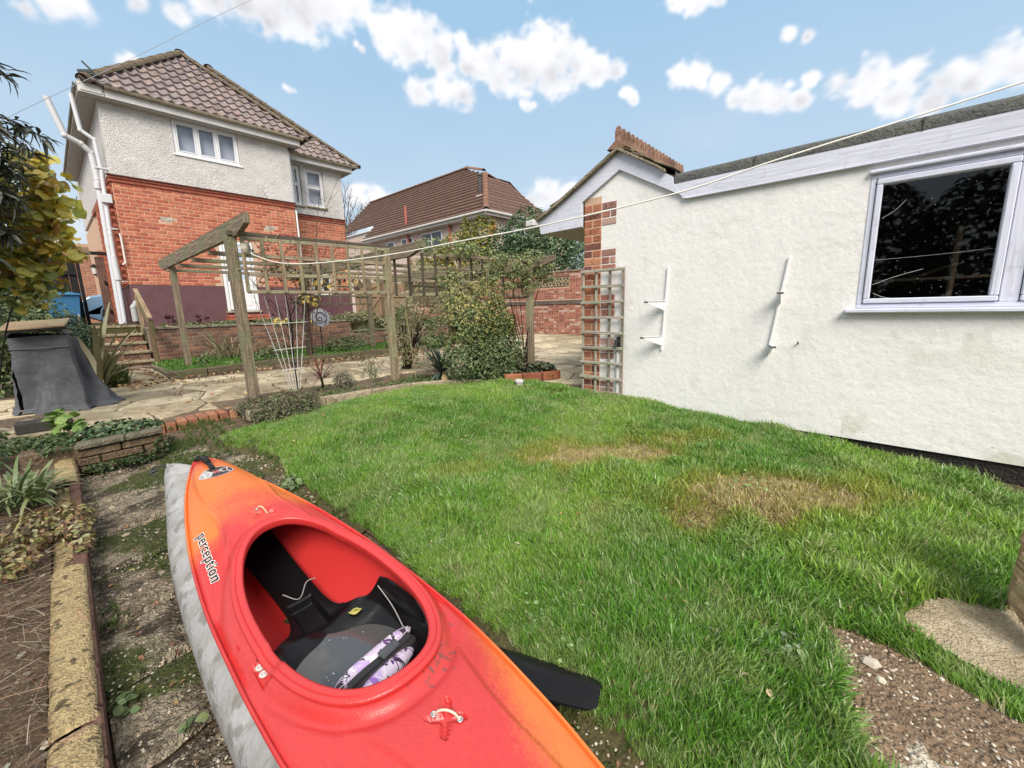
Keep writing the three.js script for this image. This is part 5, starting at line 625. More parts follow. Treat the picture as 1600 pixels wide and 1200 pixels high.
{ // right hand edge: end post and boards of a wooden fence
  const F = thing('lattice_fence', 'pale weathered fence with slanting boards at the right edge of the lawn', 'fence', [2.45, 0, 0.5]); const m = M([1.15, 1.02, 0.9], 0.9, { map: T.woodPale, bumpMap: T.woodB, bumpScale: 0.01 }), m2 = M([1.6, 1.55, 1.45], 0.9, { map: T.woodPale, bumpMap: T.woodB, bumpScale: 0.008 }); const g = gh(2.45, 0.46);
  new MB().bar([2.47, g - 0.05, 0.475], [2.478, g + 0.52, 0.50], 0.05, 0.05, 0.008).build('post', m, F);
  const s = [0.08, 0.205, 0.33]; s.forEach((y, i) => new MB().bar([2.435 + 0.005 * i, g + y + 0.03, 0.462], [2.12, g + y - 0.05, 0.545], 0.022, 0.11, 0.006).build('board', m2, F, { ou: i * 0.4, ov: i * 0.3 })); new MB().bar([2.47, g + 0.50, 0.5], [2.14, g + 0.46, 0.57], 0.06, 0.03).build('rail', m, F);
}

// ------------------------------------------------------------------ pergola, trellis, line
const MW = {}; MW.grey = M([1.12, 1.18, 1.24], 0.9, { map: T.woodGrey, bumpMap: T.woodB, bumpScale: 0.007 }); MW.green = M([1.85, 1.95, 2.1], 0.9, { map: T.woodGrey, bumpMap: T.woodB, bumpScale: 0.006 }); MW.pale = M([0.98, 1.08, 1.1], 0.9, { map: T.woodPale, bumpMap: T.woodB, bumpScale: 0.006 }); MW.dark = M([1, 1, 1], 0.9, { map: T.woodDark, bumpMap: T.woodB, bumpScale: 0.006 });
{
  const P = thing('pergola', 'weathered grey timber pergola with square trellis panels and overhanging end beams', 'pergola', [3.4, 0.3, -7]); let k = 0;
  const post = (x, z, w, m, top = 2.06, lx = 0, lz = 0) => new MB().bar([x, 0.25, z], [x + lx, top, z + lz], w, w, 0.006).build('post', m, P, { ou: (k++) * 0.37, ov: k * 0.21 });
  post(1.42, -5.20, 0.098, MW.grey, 2.06, -0.025, 0); post(3.09, -5.0, 0.085, MW.pale, 2.05); post(5.54, -4.62, 0.10, MW.green, 2.03); post(1.535, -9.0, 0.085, MW.grey, 2.06, -0.01); post(3.53, -8.85, 0.10, MW.dark, 2.05); post(5.24, -9.35, 0.10, MW.grey, 2.05); post(5.6, -8.2, 0.10, MW.grey, 2.03);
  // end beams with cut noses
  const beam = (x, z0, z1, y, h, m, dx = 0) => { const L = z0 - z1, pts = [[0, 0.075], [0.0, h], [L, h], [L, 0.075], [L - 0.30, 0], [0.30, 0]]; const e = new THREE.ExtrudeGeometry(new THREE.Shape(pts.map(p => new THREE.Vector2(...p))), { depth: 0.045, bevelEnabled: true, bevelSize: 0.004, bevelThickness: 0.004, bevelSegments: 1 }); const mm = new THREE.Matrix4().makeBasis(V(dx / L, 0, -1).normalize(), V(0, 1, 0), V(1, 0, dx / L).normalize()).setPosition(V(x - 0.022, y, z0)); new MB().add(e, mm).build('end_beam', m, P, { ou: (k++) * 0.5 }); };
  beam(1.43, -4.72, -9.75, 2.045, 0.165, MW.grey, 0.06); beam(3.10, -4.2, -9.6, 1.905, 0.15, MW.grey, 0.35); beam(5.55, -4.1, -9.6, 1.90, 0.15, MW.grey);
  // cross battens and top rails
  [[-5.16, 2.075, 1.36, 3.14], [-6.3, 2.0, 1.44, 5.6], [-7.2, 2.0, 1.44, 5.6], [-8.1, 2.0, 1.44, 5.6], [-9.0, 2.0, 1.44, 5.6]].forEach(([z, y, a, b], i) => new MB().bar([a, y, z], [b, y - 0.01, z + (i ? 0.1 : 0.12)], 0.045, 0.05, 0.004).build('batten', i ? MW.grey : MW.dark, P, { ou: i }));
  [[-4.95, 1.99], [-4.78, 2.0]].forEach(([z, y], i) => new MB().bar([3.9, y, z], [5.75, y, z + 0.18], 0.04, 0.045, 0.004).build('batten', MW.pale, P, { ou: i }));
  const trellis = (a, b, ys, n, ma, mb2, hz) => { const T2 = new THREE.Group(); T2.name = 'trellis_panel'; P.add(T2); const at = (t, y, o = 0) => [lerp(a[0], b[0], t), y, lerp(a[1], b[1], t) + o]; ys.forEach((y, i) => new MB().bar(at(0.0, y), at(1, y - hz), 0.018, 0.036, 0.003).build('rail', ma, T2, { ou: i * 0.4, ov: i * 0.2 })); for (let i = 0; i <= n; i++) new MB().bar(at(i / n, ys[0] + 0.015, 0.02), at(i / n, ys[ys.length - 1] - 0.01 - hz * i / n, 0.02), 0.034, 0.018, 0.003).build('upright', mb2, T2, { ou: i * 0.3, ov: i * 0.17 }); };
  trellis([1.475, -5.12], [3.11, -4.98], [2.03, 1.855, 1.665, 1.485], 9, MW.green, MW.pale, 0.0);
  trellis([3.16, -4.95], [5.55, -4.60], [2.0, 1.83, 1.645, 1.46], 12, MW.green, MW.dark, 0.0);
  trellis([3.6, -8.9], [5.2, -9.3], [2.0, 1.80, 1.6, 1.42], 6, MW.grey, MW.grey, 0);
  trellis([5.56, -4.75], [5.6, -8.1], [1.98, 1.8, 1.6, 1.42], 12, MW.grey, MW.dark, 0);
  new MB().tube([[1.35, 1.70, -5.26], [1.42, 1.715, -5.14], [1.5, 1.74, -5.16], [1.45, 1.73, -5.27]], 0.004, 16, 5, true).build('wire_tie', M([0.35, 0.33, 0.28], 0.6), P);
}
{ // clothes line on its round white reel
  const R = thing('line_reel', 'round white plastic washing line reel on the near pergola post', 'line reel', [1.50, 1.92, -5.12]); const wh = M([0.66, 0.66, 0.60], 0.5, { map: T.stone });
  const ax = V(0.86, 0, 0.5).normalize(), q = new THREE.Quaternion().setFromUnitVectors(V(0, 1, 0), ax); const pts = [[0, -0.034], [0.055, -0.032], [0.066, -0.02], [0.068, 0.018], [0.062, 0.03], [0.050, 0.034], [0.044, 0.030], [0.03, 0.024], [0, 0.022]].map(p => new THREE.Vector2(...p)); new MB().add(new THREE.LatheGeometry(pts, 32), mat4(V(1.505, 1.925, -5.11), q)).build('reel_case', wh, R); new MB().cyl([1.525, 1.915, -5.07], [1.56, 1.905, -5.045], 0.007).box(1.545, 1.895, -5.05, 0.014, 0.012, 0.014, 0.003).build('line_guide', M([0.05, 0.05, 0.05], 0.5), R);
  const A = [1.56, -5.02], D = [3.8 - 1.48, 0.6 + 5.08], L = Math.hypot(...D), P = [[0.1, 1.857], [0.41, 1.762], [0.74, 1.726], [1.22, 1.724], [1.81, 1.748], [2.5, 1.81], [3.2, 1.872], [4.25, 2.017], [4.72, 2.128], [5.36, 2.262], [5.89, 2.375], [6.25, 2.45]].map(([t, y]) => [1.48 + D[0] * t / L, y, -5.08 + D[1] * t / L]);
  tag(new MB().tube(P, 0.0055, 90, 6).build('washing_line', M([0.74, 0.73, 0.66], 0.5), scene), 'white washing line sagging from the pergola reel up past the garage roof', 'washing line');
  tag(new MB().tube([[-0.6, 3.6, -10.0], [0.149, 4.416, -10.473], [2.0, 6.3, -11.45], [3.558, 7.905, -12.209], [5.0, 9.35, -12.9]], 0.0048, 40, 5).build('overhead_wire', M([0.3, 0.32, 0.35], 0.6), scene), 'thin grey overhead wire rising across the sky above the brick house roof', 'wire');
}
{ // white fan trellis under the pergola
  const F = thing('fan_trellis', 'white fan shaped trellis standing in the bed under the pergola', 'trellis', [1.92, 0.3, -5.36]); const m = M([0.60, 0.60, 0.56], 0.5); const z = -5.33;
  const bot = [1.868, 1.884, 1.902, 1.920, 1.938, 1.958], top = [1.60, 1.705, 1.825, 1.935, 2.055, 2.165]; const at = (i, y) => lerp(bot[i], top[i], (y - 0.34) / 1.11);
  for (let i = 0; i < 6; i++) new MB().bar([bot[i], 0.30, z], [top[i], 1.46, z - 0.05], 0.007, 0.006, 0.002).build('rod', m, F); for (const y of [0.58, 0.83, 1.13]) new MB().bar([at(0, y) - 0.035, y, z + 0.01], [at(5, y) + 0.03, y + 0.012, z + 0.01], 0.006, 0.008, 0.002).build('crossbar', m, F);
}

// ------------------------------------------------------------------ kayaks, paddles and what lies in the cockpit
const interp = (tab, s) => { if (s <= tab[0][0]) return tab[0][1]; for (let i = 1; i < tab.length; i++) if (s <= tab[i][0]) { const [a, x] = tab[i - 1], [b, y] = tab[i], t = (s - a) / (b - a); const p = tab[Math.max(0, i - 2)], n = tab[Math.min(tab.length - 1, i + 1)], m0 = (y - p[1]) / (b - p[0]) * (b - a), m1 = (n[1] - x) / (n[0] - a) * (b - a), t2 = t * t, t3 = t2 * t; return (2 * t3 - 3 * t2 + 1) * x + (t3 - 2 * t2 + t) * m0 + (-2 * t3 + 3 * t2) * y + (t3 - t2) * m1; } return tab[tab.length - 1][1]; };
const KW = [[-1.55, 0.0], [-1.45, 0.085], [-1.25, 0.165], [-1.02, 0.225], [-0.83, 0.262], [-0.5, 0.302], [-0.25, 0.311], [0, 0.309], [0.27, 0.299], [0.63, 0.264], [0.9, 0.222], [1.1, 0.184], [1.3, 0.140], [1.5, 0.090], [1.62, 0.055], [1.68, 0.030], [1.70, 0.0]];
const kw = s => Math.max(0.0005, interp(KW, s));
const KD = [[-1.55, 0.02], [-1.35, 0.17], [-1.0, 0.25], [-0.3, 0.27], [0.4, 0.268], [1.0, 0.245], [1.4, 0.20], [1.6, 0.125], [1.68, 0.06], [1.70, 0.02]];
const HP = [[0, 0], [0.05, 0.10], [0.16, 0.34], [0.34, 0.60], [0.58, 0.84], [0.80, 0.96], [1, 1]];   // inset from the seam against depth
const hullX = (s, h) => { const d = interp(KD, s), q = clamp((-0.016 - h) / d); let lo = 0, hi = 1; for (let i = 0; i < 18; i++) { const m = (lo + hi) / 2; if (interp(HP, m) < q) lo = m; else hi = m; } return kw(s) * (1 - lo); };
const hullPt = (s, t) => { const e = Math.abs(t * 2 - 1), g = t < 0.5 ? -1 : 1, w = kw(s), d = interp(KD, s); return [shift(s) + g * w * e, -0.016 - d * interp(HP, 1 - e), -s]; };
const CA = 0.228, CB = 0.500, EGG = 0.098, CS = 0.010;
const egg = (th, d = 0) => { const c = Math.cos(th), q = Math.sin(th), e = 2 / 2.2; return [(CA + d) * Math.sign(c) * Math.pow(Math.abs(c), e) * (1 - EGG * q), CS + (CB + d) * Math.sign(q) * Math.pow(Math.abs(q), e)]; };
const eggDist = (x, s0) => { const s = s0 - CS, q = clamp(s / CB, -1.3, 1.3), r = Math.pow(Math.pow(Math.abs(x / (CA * (1 - EGG * q))), 2.2) + Math.pow(Math.abs(s / CB), 2.2), 1 / 2.2); return (r - 1) * Math.hypot(x, s) / Math.max(r, 0.01); };
const RF = [[0.3, 0.215], [0.54, 0.175], [0.765, 0.134], [1.0, 0.146], [1.27, 0.124], [1.56, 0.058], [1.66, 0.02]], RA = [[-1.5, 0.06], [-1.2, 0.105], [-0.92, 0.117], [-0.74, 0.128], [-0.56, 0.165], [-0.48, 0.2]];
function cross(x, s, cx, cs, a, L) { let m = 9; for (const g of [a, -a]) { const u = (x - cx) * Math.cos(g) + (s - cs) * Math.sin(g), v = -(x - cx) * Math.sin(g) + (s - cs) * Math.cos(g); m = Math.min(m, Math.abs(v) / (0.011 * Math.sqrt(clamp(1.05 - Math.pow(u / L, 2), 0.0001, 1))) + (Math.abs(u) > L ? 9 : 0)); } return m; }
const shift = s => -0.014 * sst(1.7, 1.2, s);
function deckH(x, s) {
  const w = kw(s), ax = Math.abs(x), q = Math.min(1, Math.abs(x - shift(s)) / w), crown = s > 0 ? lerp(0.030, 0.055, sst(0.3, 0.8, s)) * sst(1.75, 1.3, s) + 0.012 : lerp(0.030, 0.05, sst(-0.4, -0.7, s)) * sst(-1.6, -1.1, s) + 0.008;
  let h = -0.018 + crown * (1 - Math.pow(q, 2.6)) + 0.006 * sst(1.0, 0.93, q);
  if (s > 0.25 && s < 1.66) { const e = ax - interp(RF, s); h += (0.013 * sst(0.010, -0.012, e) + 0.004 * Math.exp(-Math.pow((e + 0.012) / 0.008, 2))) * sst(0.28, 0.45, s) * sst(1.66, 1.5, s); }
  if (s < -0.46 && s > -1.5) { const e = ax - interp(RA, s); h += (0.010 * sst(0.012, -0.012, e)) * sst(-0.46, -0.6, s); }
  const d = eggDist(x, s), far = s > 0 ? 0.10 : 0.085; h += 0.020 * sst(far + 0.05, 0.02, d) - 0.014 * Math.exp(-Math.pow((d - far) / 0.022, 2));
  const X1 = cross(x, s, 0.015, 0.674, 0.62, 0.056), X2 = cross(x, s, -0.006, -0.68, 0.75, 0.055); h -= 0.013 * sst(1.15, 0.55, Math.min(X1, X2));
  h -= 0.011 * sst(1.05, 0.85, Math.max(Math.abs(x + 0.272) / 0.017, Math.abs(s + 0.15) / 0.042));
  return h;
}
const kRed = [0.62, 0.040, 0.038], kOrange = [0.80, 0.20, 0.040];
function deckColor(x, s) {
  const n = f3(x * 5, s * 5, 1, 4, 9) - 0.5, f = vn(x * 260, s * 260, 0, 5) - 0.5; const out = Math.abs(x) - (s > 0 ? interp(RF, s) : 0.2);
  let o = sst(0.62, 0.98, s + 0.35 * n) * sst(1.66, 1.40, s + 0.3 * n); if (s > 0.2 && x < 0) o = Math.max(o, sst(0.0, 0.03, out) * sst(0.50, 0.72, s + 0.35 * n) * sst(1.62, 1.45, s)); const aft = x - (0.27 + (s + 0.5) * 0.42); o = Math.max(o, s < -0.2 ? sst(-0.07, 0.09, aft + 0.10 * n) : 0);
  let c = mix3(kRed, kOrange, clamp(o + 0.42 * f * (o > 0.02 && o < 0.98 ? 1 : 0.2))); c = sc3(c, 1 + 0.12 * n + 0.16 * f);
  const d = eggDist(x, s), sc = Math.max(sst(0.085, 0.02, Math.hypot(x - 0.185, s + 0.36)), sst(0.10, 0.03, Math.hypot((x - 0.085) * 0.9, (s + 0.53) * 1.6))); if (d > 0.04 && d < 0.12 && sc > 0 && f3(x * 90, s * 90, 2, 3, 17) > 0.69 - 0.11 * sc) c = mix3(c, [0.12, 0.06, 0.05], 0.7);
  return c;
}
{
  const R = V(0.999, 0.033, -0.015), U = V(-0.031, 0.994, 0.101), L = V(-0.018, 0.101, -0.995); const K = thing('red_kayak', 'red and orange sit-in kayak with rainwater in its black seat, bow to the house', 'kayak', [0.5462, 0.204, -1.4517]);
  K.quaternion.setFromRotationMatrix(new THREE.Matrix4().makeBasis(R, U, L.clone().negate()));
  const loc = { local: true }; const B = (mb, n, m, p = K, o = {}) => { const gs = mb.g.map(g => { g.deleteAttribute('uv'); return g; }); return mesh(n, boxUV(mergeGeometries(gs), o.uv ?? 1, o.ou ?? 0, 0), m, p, o); };
  const plastic = new THREE.MeshPhysicalMaterial({ color: 0xffffff, vertexColors: true, roughness: 0.33, ior: 1.62, clearcoat: 0.0 }); plastic.bumpMap = rep(T.grain, 5); plastic.bumpScale = 0.0006; plastic.roughnessMap = null;
  const withColor = (g, fn) => { const p = g.attributes.position, c = new Float32Array(p.count * 3); for (let i = 0; i < p.count; i++) { const k = fn(p.getX(i), -p.getZ(i), p.getY(i)); c[i * 3] = k[0]; c[i * 3 + 1] = k[1]; c[i * 3 + 2] = k[2]; } g.setAttribute('color', new THREE.BufferAttribute(c, 3)); const uv = g.attributes.uv; for (let i = 0; i < p.count; i++) uv.setXY(i, p.getX(i), p.getZ(i)); return g; };
  // deck: from the coaming out to the seam
  const deck = gridGeo(620, 130, (u, v) => { const th = u * TAU, [ix, is] = egg(th, 0.012), so = 0.075 + 1.625 * Math.sin(th), xo = Math.sign(Math.cos(th)) * kw(so) + shift(so), x = lerp(ix, xo, v), s = lerp(is, so, v); const w = kw(s), k = shift(s), xc = clamp(x, k - w, k + w); return [xc, deckH(xc, s), -s]; });
  mesh('deck', withColor(deck, deckColor), plastic, K);
  const hull = gridGeo(80, 150, (u, v) => hullPt(lerp(-1.55, 1.70, v), u)); mesh('hull', withColor(hull, (x, s, y) => y < -0.05 || Math.abs(s) < 0.75 ? kRed : deckColor(x, s)), plastic, K);
  // seam lip
  const lip = gridGeo(8, 300, (u, v) => { const th = v * TAU, s = 0.075 + 1.625 * Math.sin(th), sg = Math.sign(Math.cos(th)) || 1, w = kw(s), a = u * TAU; return [shift(s) + sg * (w + 0.004 + 0.006 * Math.cos(a)), -0.016 + 0.009 * Math.sin(a), -s - 0.004 * Math.sign(s) * (w < 0.03 ? 1 : 0)]; }); mesh('seam', withColor(lip, deckColor), plastic, K);
  // coaming rim
  const prof = [[0.006, -0.004], [0.000, 0.004], [-0.002, 0.026], [0.001, 0.0335], [0.007, 0.036], [0.0075, 0.036], [0.022, 0.036], [0.0225, 0.036], [0.0245, 0.0325], [0.026, 0.0325], [0.0275, 0.0355], [0.036, 0.0345], [0.041, 0.031], [0.0425, 0.025], [0.040, 0.021], [0.030, 0.019], [0.021, 0.018], [0.015, 0.010], [0.014, 0.002], [0.020, -0.010]]; const rim = gridGeo((prof.length - 1) * 2, 220, (u, v) => { const th = v * TAU, k = u * (prof.length - 1), i = Math.min(prof.length - 2, Math.floor(k)), f = k - i; const d = lerp(prof[i][0], prof[i + 1][0], f), h = lerp(prof[i][1], prof[i + 1][1], f); const [x, s] = egg(th, d), [ex, es] = egg(th, 0.034), seat = deckH(ex, es) - 0.017; return [x, h + seat, -s]; });
  mesh('coaming', withColor(rim, (x, s) => sc3(kRed, 1.02)), plastic, K);
  const black = M([0.008, 0.008, 0.009], 0.28, { phys: true, specularIntensity: 0.6, bumpMap: rep(T.grain, 4), bumpScale: 0.0006 }), blackR = M([0.014, 0.014, 0.015], 0.6);
  // seat: pan, thigh hump, foot channel
  const SW = [[-0.42, 0.20], [-0.30, 0.232], [-0.05, 0.235], [0.03, 0.20], [0.10, 0.125], [0.18, 0.085], [0.34, 0.078], [0.6, 0.085], [0.95, 0.10]];
  const seatH = (x, s) => { const w = interp(SW, s), q = Math.abs(x) / w; let h = -0.205; const pan = sst(0.06, -0.02, s); h = lerp(-0.212, -0.222 + 0.085 * Math.pow(Math.hypot(x / 0.235, (s + 0.16) / 0.27), 2.4), pan); h += 0.045 * Math.exp(-Math.pow((s - 0.06) / 0.05, 2)) * (0.5 + 0.5 * sst(0, 0.08, Math.abs(x))); h += 0.030 * Math.pow(q, 4) * (1 - pan) + pan * 0.11 * sst(0.84, 1, q); const box = Math.max(Math.abs(x) / 0.052, Math.abs(s - 0.20) / 0.105); if (pan < 0.5) h -= 0.035 * sst(1.05, 0.92, box); if (s < -0.33) h += 0.9 * Math.pow(-0.33 - s, 1.15); return Math.min(h, -0.035); };
  mesh('seat', gridGeo(90, 190, (u, v) => { const s = lerp(-0.44, 0.95, v), x = (u * 2 - 1) * interp(SW, s); return [x, seatH(x, s), -s]; }), black, K);
  for (const g of [-1, 1]) { const pl = new MB(); pl.add(gridGeo(20, 10, (u, v) => { const s = lerp(-0.30, -0.03, u), top = lerp(-0.07, -0.03, Math.sin(Math.PI * clamp(1 - u * 0.9))), x = g * (0.232 - 0.018 * v - 0.02 * u); return [x, lerp(-0.16, top, v), -s]; })).add(gridGeo(20, 2, (u, v) => { const s = lerp(-0.30, -0.03, u), top = lerp(-0.07, -0.03, Math.sin(Math.PI * clamp(1 - u * 0.9))); return [g * (0.214 - 0.02 * u + 0.03 * v), top + 0.002, -s]; })); B(pl, 'hip_plate', black); }
  // rainwater lying level in the pan
  { const N = 64, P = []; for (let i = 0; i < N; i++) { const a = i / N * TAU, r = 0.185; P.push([0.20 * Math.cos(a) * (1 + 0.02 * Math.sin(a * 7)), -0.16 + 0.20 * Math.sin(a) * (1 + 0.015 * Math.sin(a * 11))]); } const hw = (x, s) => -0.168 - 0.1015 * (s + 0.16) - 0.033 * x; const t = []; for (let i = 0; i < N; i++) { const a = P[i], b = P[(i + 1) % N], c = [0, -0.16], v = p => [p[0], hw(...p), -p[1]]; t.push([v(c), v(a), v(b)]); } const wm = new THREE.MeshPhysicalMaterial({ roughness: 0.02, ior: 1.6 }); wm.color = rgb([0.095, 0.096, 0.094]); B(new MB().add(trisGeo(t)), 'rain_water', wm); const W = K.children[K.children.length - 1];
    const sp = new MB(), r = rngOf(9); for (let i = 0; i < 26; i++) { const a = r() * TAU, q = Math.sqrt(r()) * 0.17, x = q * Math.cos(a), s = -0.16 + q * Math.sin(a); sp.add(new THREE.CircleGeometry(rr(0.0008, 0.0028, r), 5), mat4(V(x, hw(x, s) + 0.0015, -s), Q(-Math.PI / 2, r(), 0))); } B(sp, 'floating_specks', M([0.6, 0.6, 0.55], 0.8), W, { kind: 'stuff' }); }
  // grey slack cord over the foot channel and behind the hip plate
  B(new MB().tube([[-0.06, -0.13, -0.30], [-0.01, -0.165, -0.27], [0.05, -0.15, -0.33], [0.075, -0.13, -0.30]], 0.0022, 20, 5).tube([[0.19, -0.05, 0.02], [0.20, -0.10, 0.10], [0.185, -0.13, 0.20]], 0.0026, 16, 5), 'cord', M([0.35, 0.35, 0.34], 0.7));
  // bow toggle: webbing loop and moulded grip
  const tg = B(new MB().add(gridGeo(6, 24, (u, v) => { const s = lerp(1.32, 1.56, v), b = Math.sin(Math.PI * v), x = -0.024 - 0.008 * v + (u - 0.5) * 0.026; return [x, deckH(x, s) + 0.006 + 0.026 * b, -s]; })), 'carry_handle', blackR); const grip = new MB(); for (let i = 0; i < 9; i++) { const s = 1.375 + i * 0.0165; grip.add(new THREE.TorusGeometry(0.0125, 0.0045, 6, 12), mat4(V(-0.027, deckH(-0.027, s) + 0.026 + 0.006 * Math.sin(i / 8 * Math.PI), -s), Q(0.1, 0, 0))); } grip.cyl([-0.026, deckH(-0.026, 1.37) + 0.026, -1.37], [-0.030, deckH(-0.03, 1.51) + 0.026, -1.51], 0.012).cyl([-0.024, deckH(-0.024, 1.31) + 0.004, -1.31], [-0.024, deckH(-0.024, 1.31) + 0.016, -1.31], 0.013).add(new THREE.TorusGeometry(0.017, 0.006, 8, 14), mat4(V(-0.036, deckH(-0.036, 1.575) + 0.022, -1.575), Q(0.5, 0.6, 0))); B(grip, 'grip', blackR, tg);
  // deck eyes in their crossed recesses, rivets, screw cups
  const steel = M([0.62, 0.60, 0.56], 0.28, { metalness: 0.9 }), rust = M([0.42, 0.20, 0.12], 0.5, { metalness: 0.4 });
  const eye = (a, b, m) => { const h = 0.02, q = new MB(); const A = [a[0], deckH(...a), -a[1]], C = [b[0], deckH(...b), -b[1]], mid = [0, 1, 2].map(k => (A[k] + C[k]) / 2); q.tube([A, [lerp(A[0], mid[0], 0.4), A[1] + h, lerp(A[2], mid[2], 0.4)], [mid[0], mid[1] + h * 1.35, mid[2]], [lerp(C[0], mid[0], 0.4), C[1] + h, lerp(C[2], mid[2], 0.4)], C], 0.0035, 18, 6); const e = B(q, 'deck_eye', m); for (const p of [A, C]) B(new MB().add(new THREE.TorusGeometry(0.0065, 0.0028, 6, 12), mat4(V(p[0], p[1] + 0.004, p[2]), Q(Math.PI / 2, 0, 0))).cyl([p[0], p[1], p[2]], [p[0], p[1] + 0.004, p[2]], 0.006), 'washer', steel, e); };
  eye([0.0, 0.70], [0.028, 0.655], M([0.75, 0.55, 0.35], 0.4)); eye([-0.024, -0.65], [0.014, -0.712], M([0.72, 0.66, 0.52], 0.35));
  const rivet = (x, s, r0) => B(new MB().add(new THREE.SphereGeometry(r0, 12, 8), mat4(V(x, deckH(x, s) + 0.001, -s), Q(), V(1, 0.5, 1))), 'rivet', steel); rivet(-0.235, 0.155, 0.0075); for (const s of [-0.128, -0.158]) { const x = -0.272; B(new MB().add(new THREE.TorusGeometry(0.009, 0.004, 8, 16), mat4(V(x, deckH(x, s) + 0.005, -s), Q(Math.PI / 2, 0, 0))).add(new THREE.SphereGeometry(0.005, 8, 6), mat4(V(x, deckH(x, s) + 0.004, -s))), 'screw_cup', M([0.66, 0.62, 0.58], 0.35)); }
  B(new MB().cyl([-0.268, deckH(-0.268, -0.105) - 0.004, 0.105], [-0.268, deckH(-0.268, -0.105) + 0.002, 0.105], 0.005), 'drain_hole', M([0.06, 0.02, 0.02], 0.8));
  B(new MB().tube([[0.06, 0.068, 0], [0.1, 0.068, 0]].map(([x]) => [x - 0.14, deckH(x - 0.14, 1.0) + 0.0005, -1.0 - (x - 0.06) * 0.3]), 0.0008, 4, 4), 'scratch', blackR);
  // printed name on the side of the deck and the oval bow badge, laid on the moulded surface
  const decal = (name, cx, cs, wx, ws, cv, ang = 0) => { const t = new THREE.CanvasTexture(cv); t.colorSpace = THREE.SRGBColorSpace; t.magFilter = THREE.LinearFilter; const m = new THREE.MeshStandardMaterial({ map: t, alphaTest: 0.5, transparent: false, roughness: 0.45 }); const g = gridGeo(40, 40, (u, v) => { const a = (u - 0.5) * ws, b = (v - 0.5) * wx; const ds = -(a * Math.cos(ang)) + b * Math.sin(ang), dx = b * Math.cos(ang) + a * Math.sin(ang); const x = cx + dx, s = cs + ds; return [x, deckH(x, s) + 0.0022, -s]; }); return mesh(name, g, m, K); };
  { const c = document.createElement('canvas'); c.width = 1024; c.height = 160; const x = c.getContext('2d'); x.clearRect(0, 0, 1024, 160); x.font = 'bold 150px sans-serif'; x.textAlign = 'center'; x.textBaseline = 'alphabetic'; x.lineWidth = 16; x.lineJoin = 'round'; const W = x.measureText('perception').width; x.save(); x.translate(512, 116); x.scale(980 / W, 1); x.strokeStyle = 'rgb(235,225,215)'; x.strokeText('perception', 0, 0); x.fillStyle = 'rgb(22,18,20)'; x.fillText('perception', 0, 0); x.restore(); decal('printed_name', -0.238, 0.572, 0.048, 0.39, c, -0.10); }
  { const c = document.createElement('canvas'); c.width = 512; c.height = 448; const x = c.getContext('2d'); x.clearRect(0, 0, 512, 448); const el = (rx, ry, f) => { x.beginPath(); x.ellipse(256, 224, rx, ry, 0, 0, TAU); x.fillStyle = f; x.fill(); }; el(250, 218, 'rgb(200,190,186)'); el(234, 202, 'rgb(62,56,56)'); x.save(); x.beginPath(); x.ellipse(256, 224, 234, 202, 0, 0, TAU); x.clip(); x.fillStyle = 'rgb(165,168,166)'; x.beginPath(); x.ellipse(80, 224, 110, 210, 0, 0, TAU); x.fill(); x.restore();
    x.lineWidth = 15; x.strokeStyle = 'rgb(228,214,210)'; for (const s of [-1, 1]) { x.beginPath(); x.moveTo(256 + s * 30, 224); x.quadraticCurveTo(256 + s * 150, 110, 256 + s * 190, 130); x.quadraticCurveTo(256 + s * 130, 224, 256 + s * 190, 318); x.quadraticCurveTo(256 + s * 150, 338, 256 + s * 30, 224); x.stroke(); x.beginPath(); x.moveTo(256 + s * 95, 150); x.quadraticCurveTo(256 + s * 50, 224, 256 + s * 95, 298); x.stroke(); } x.strokeStyle = 'rgb(215,90,95)'; x.beginPath(); x.moveTo(226, 150); x.quadraticCurveTo(262, 224, 226, 298); x.moveTo(286, 150); x.quadraticCurveTo(250, 224, 286, 298); x.stroke();
    decal('oval_badge', -0.020, 1.255, 0.135, 0.165, c, Math.PI / 2); }
}
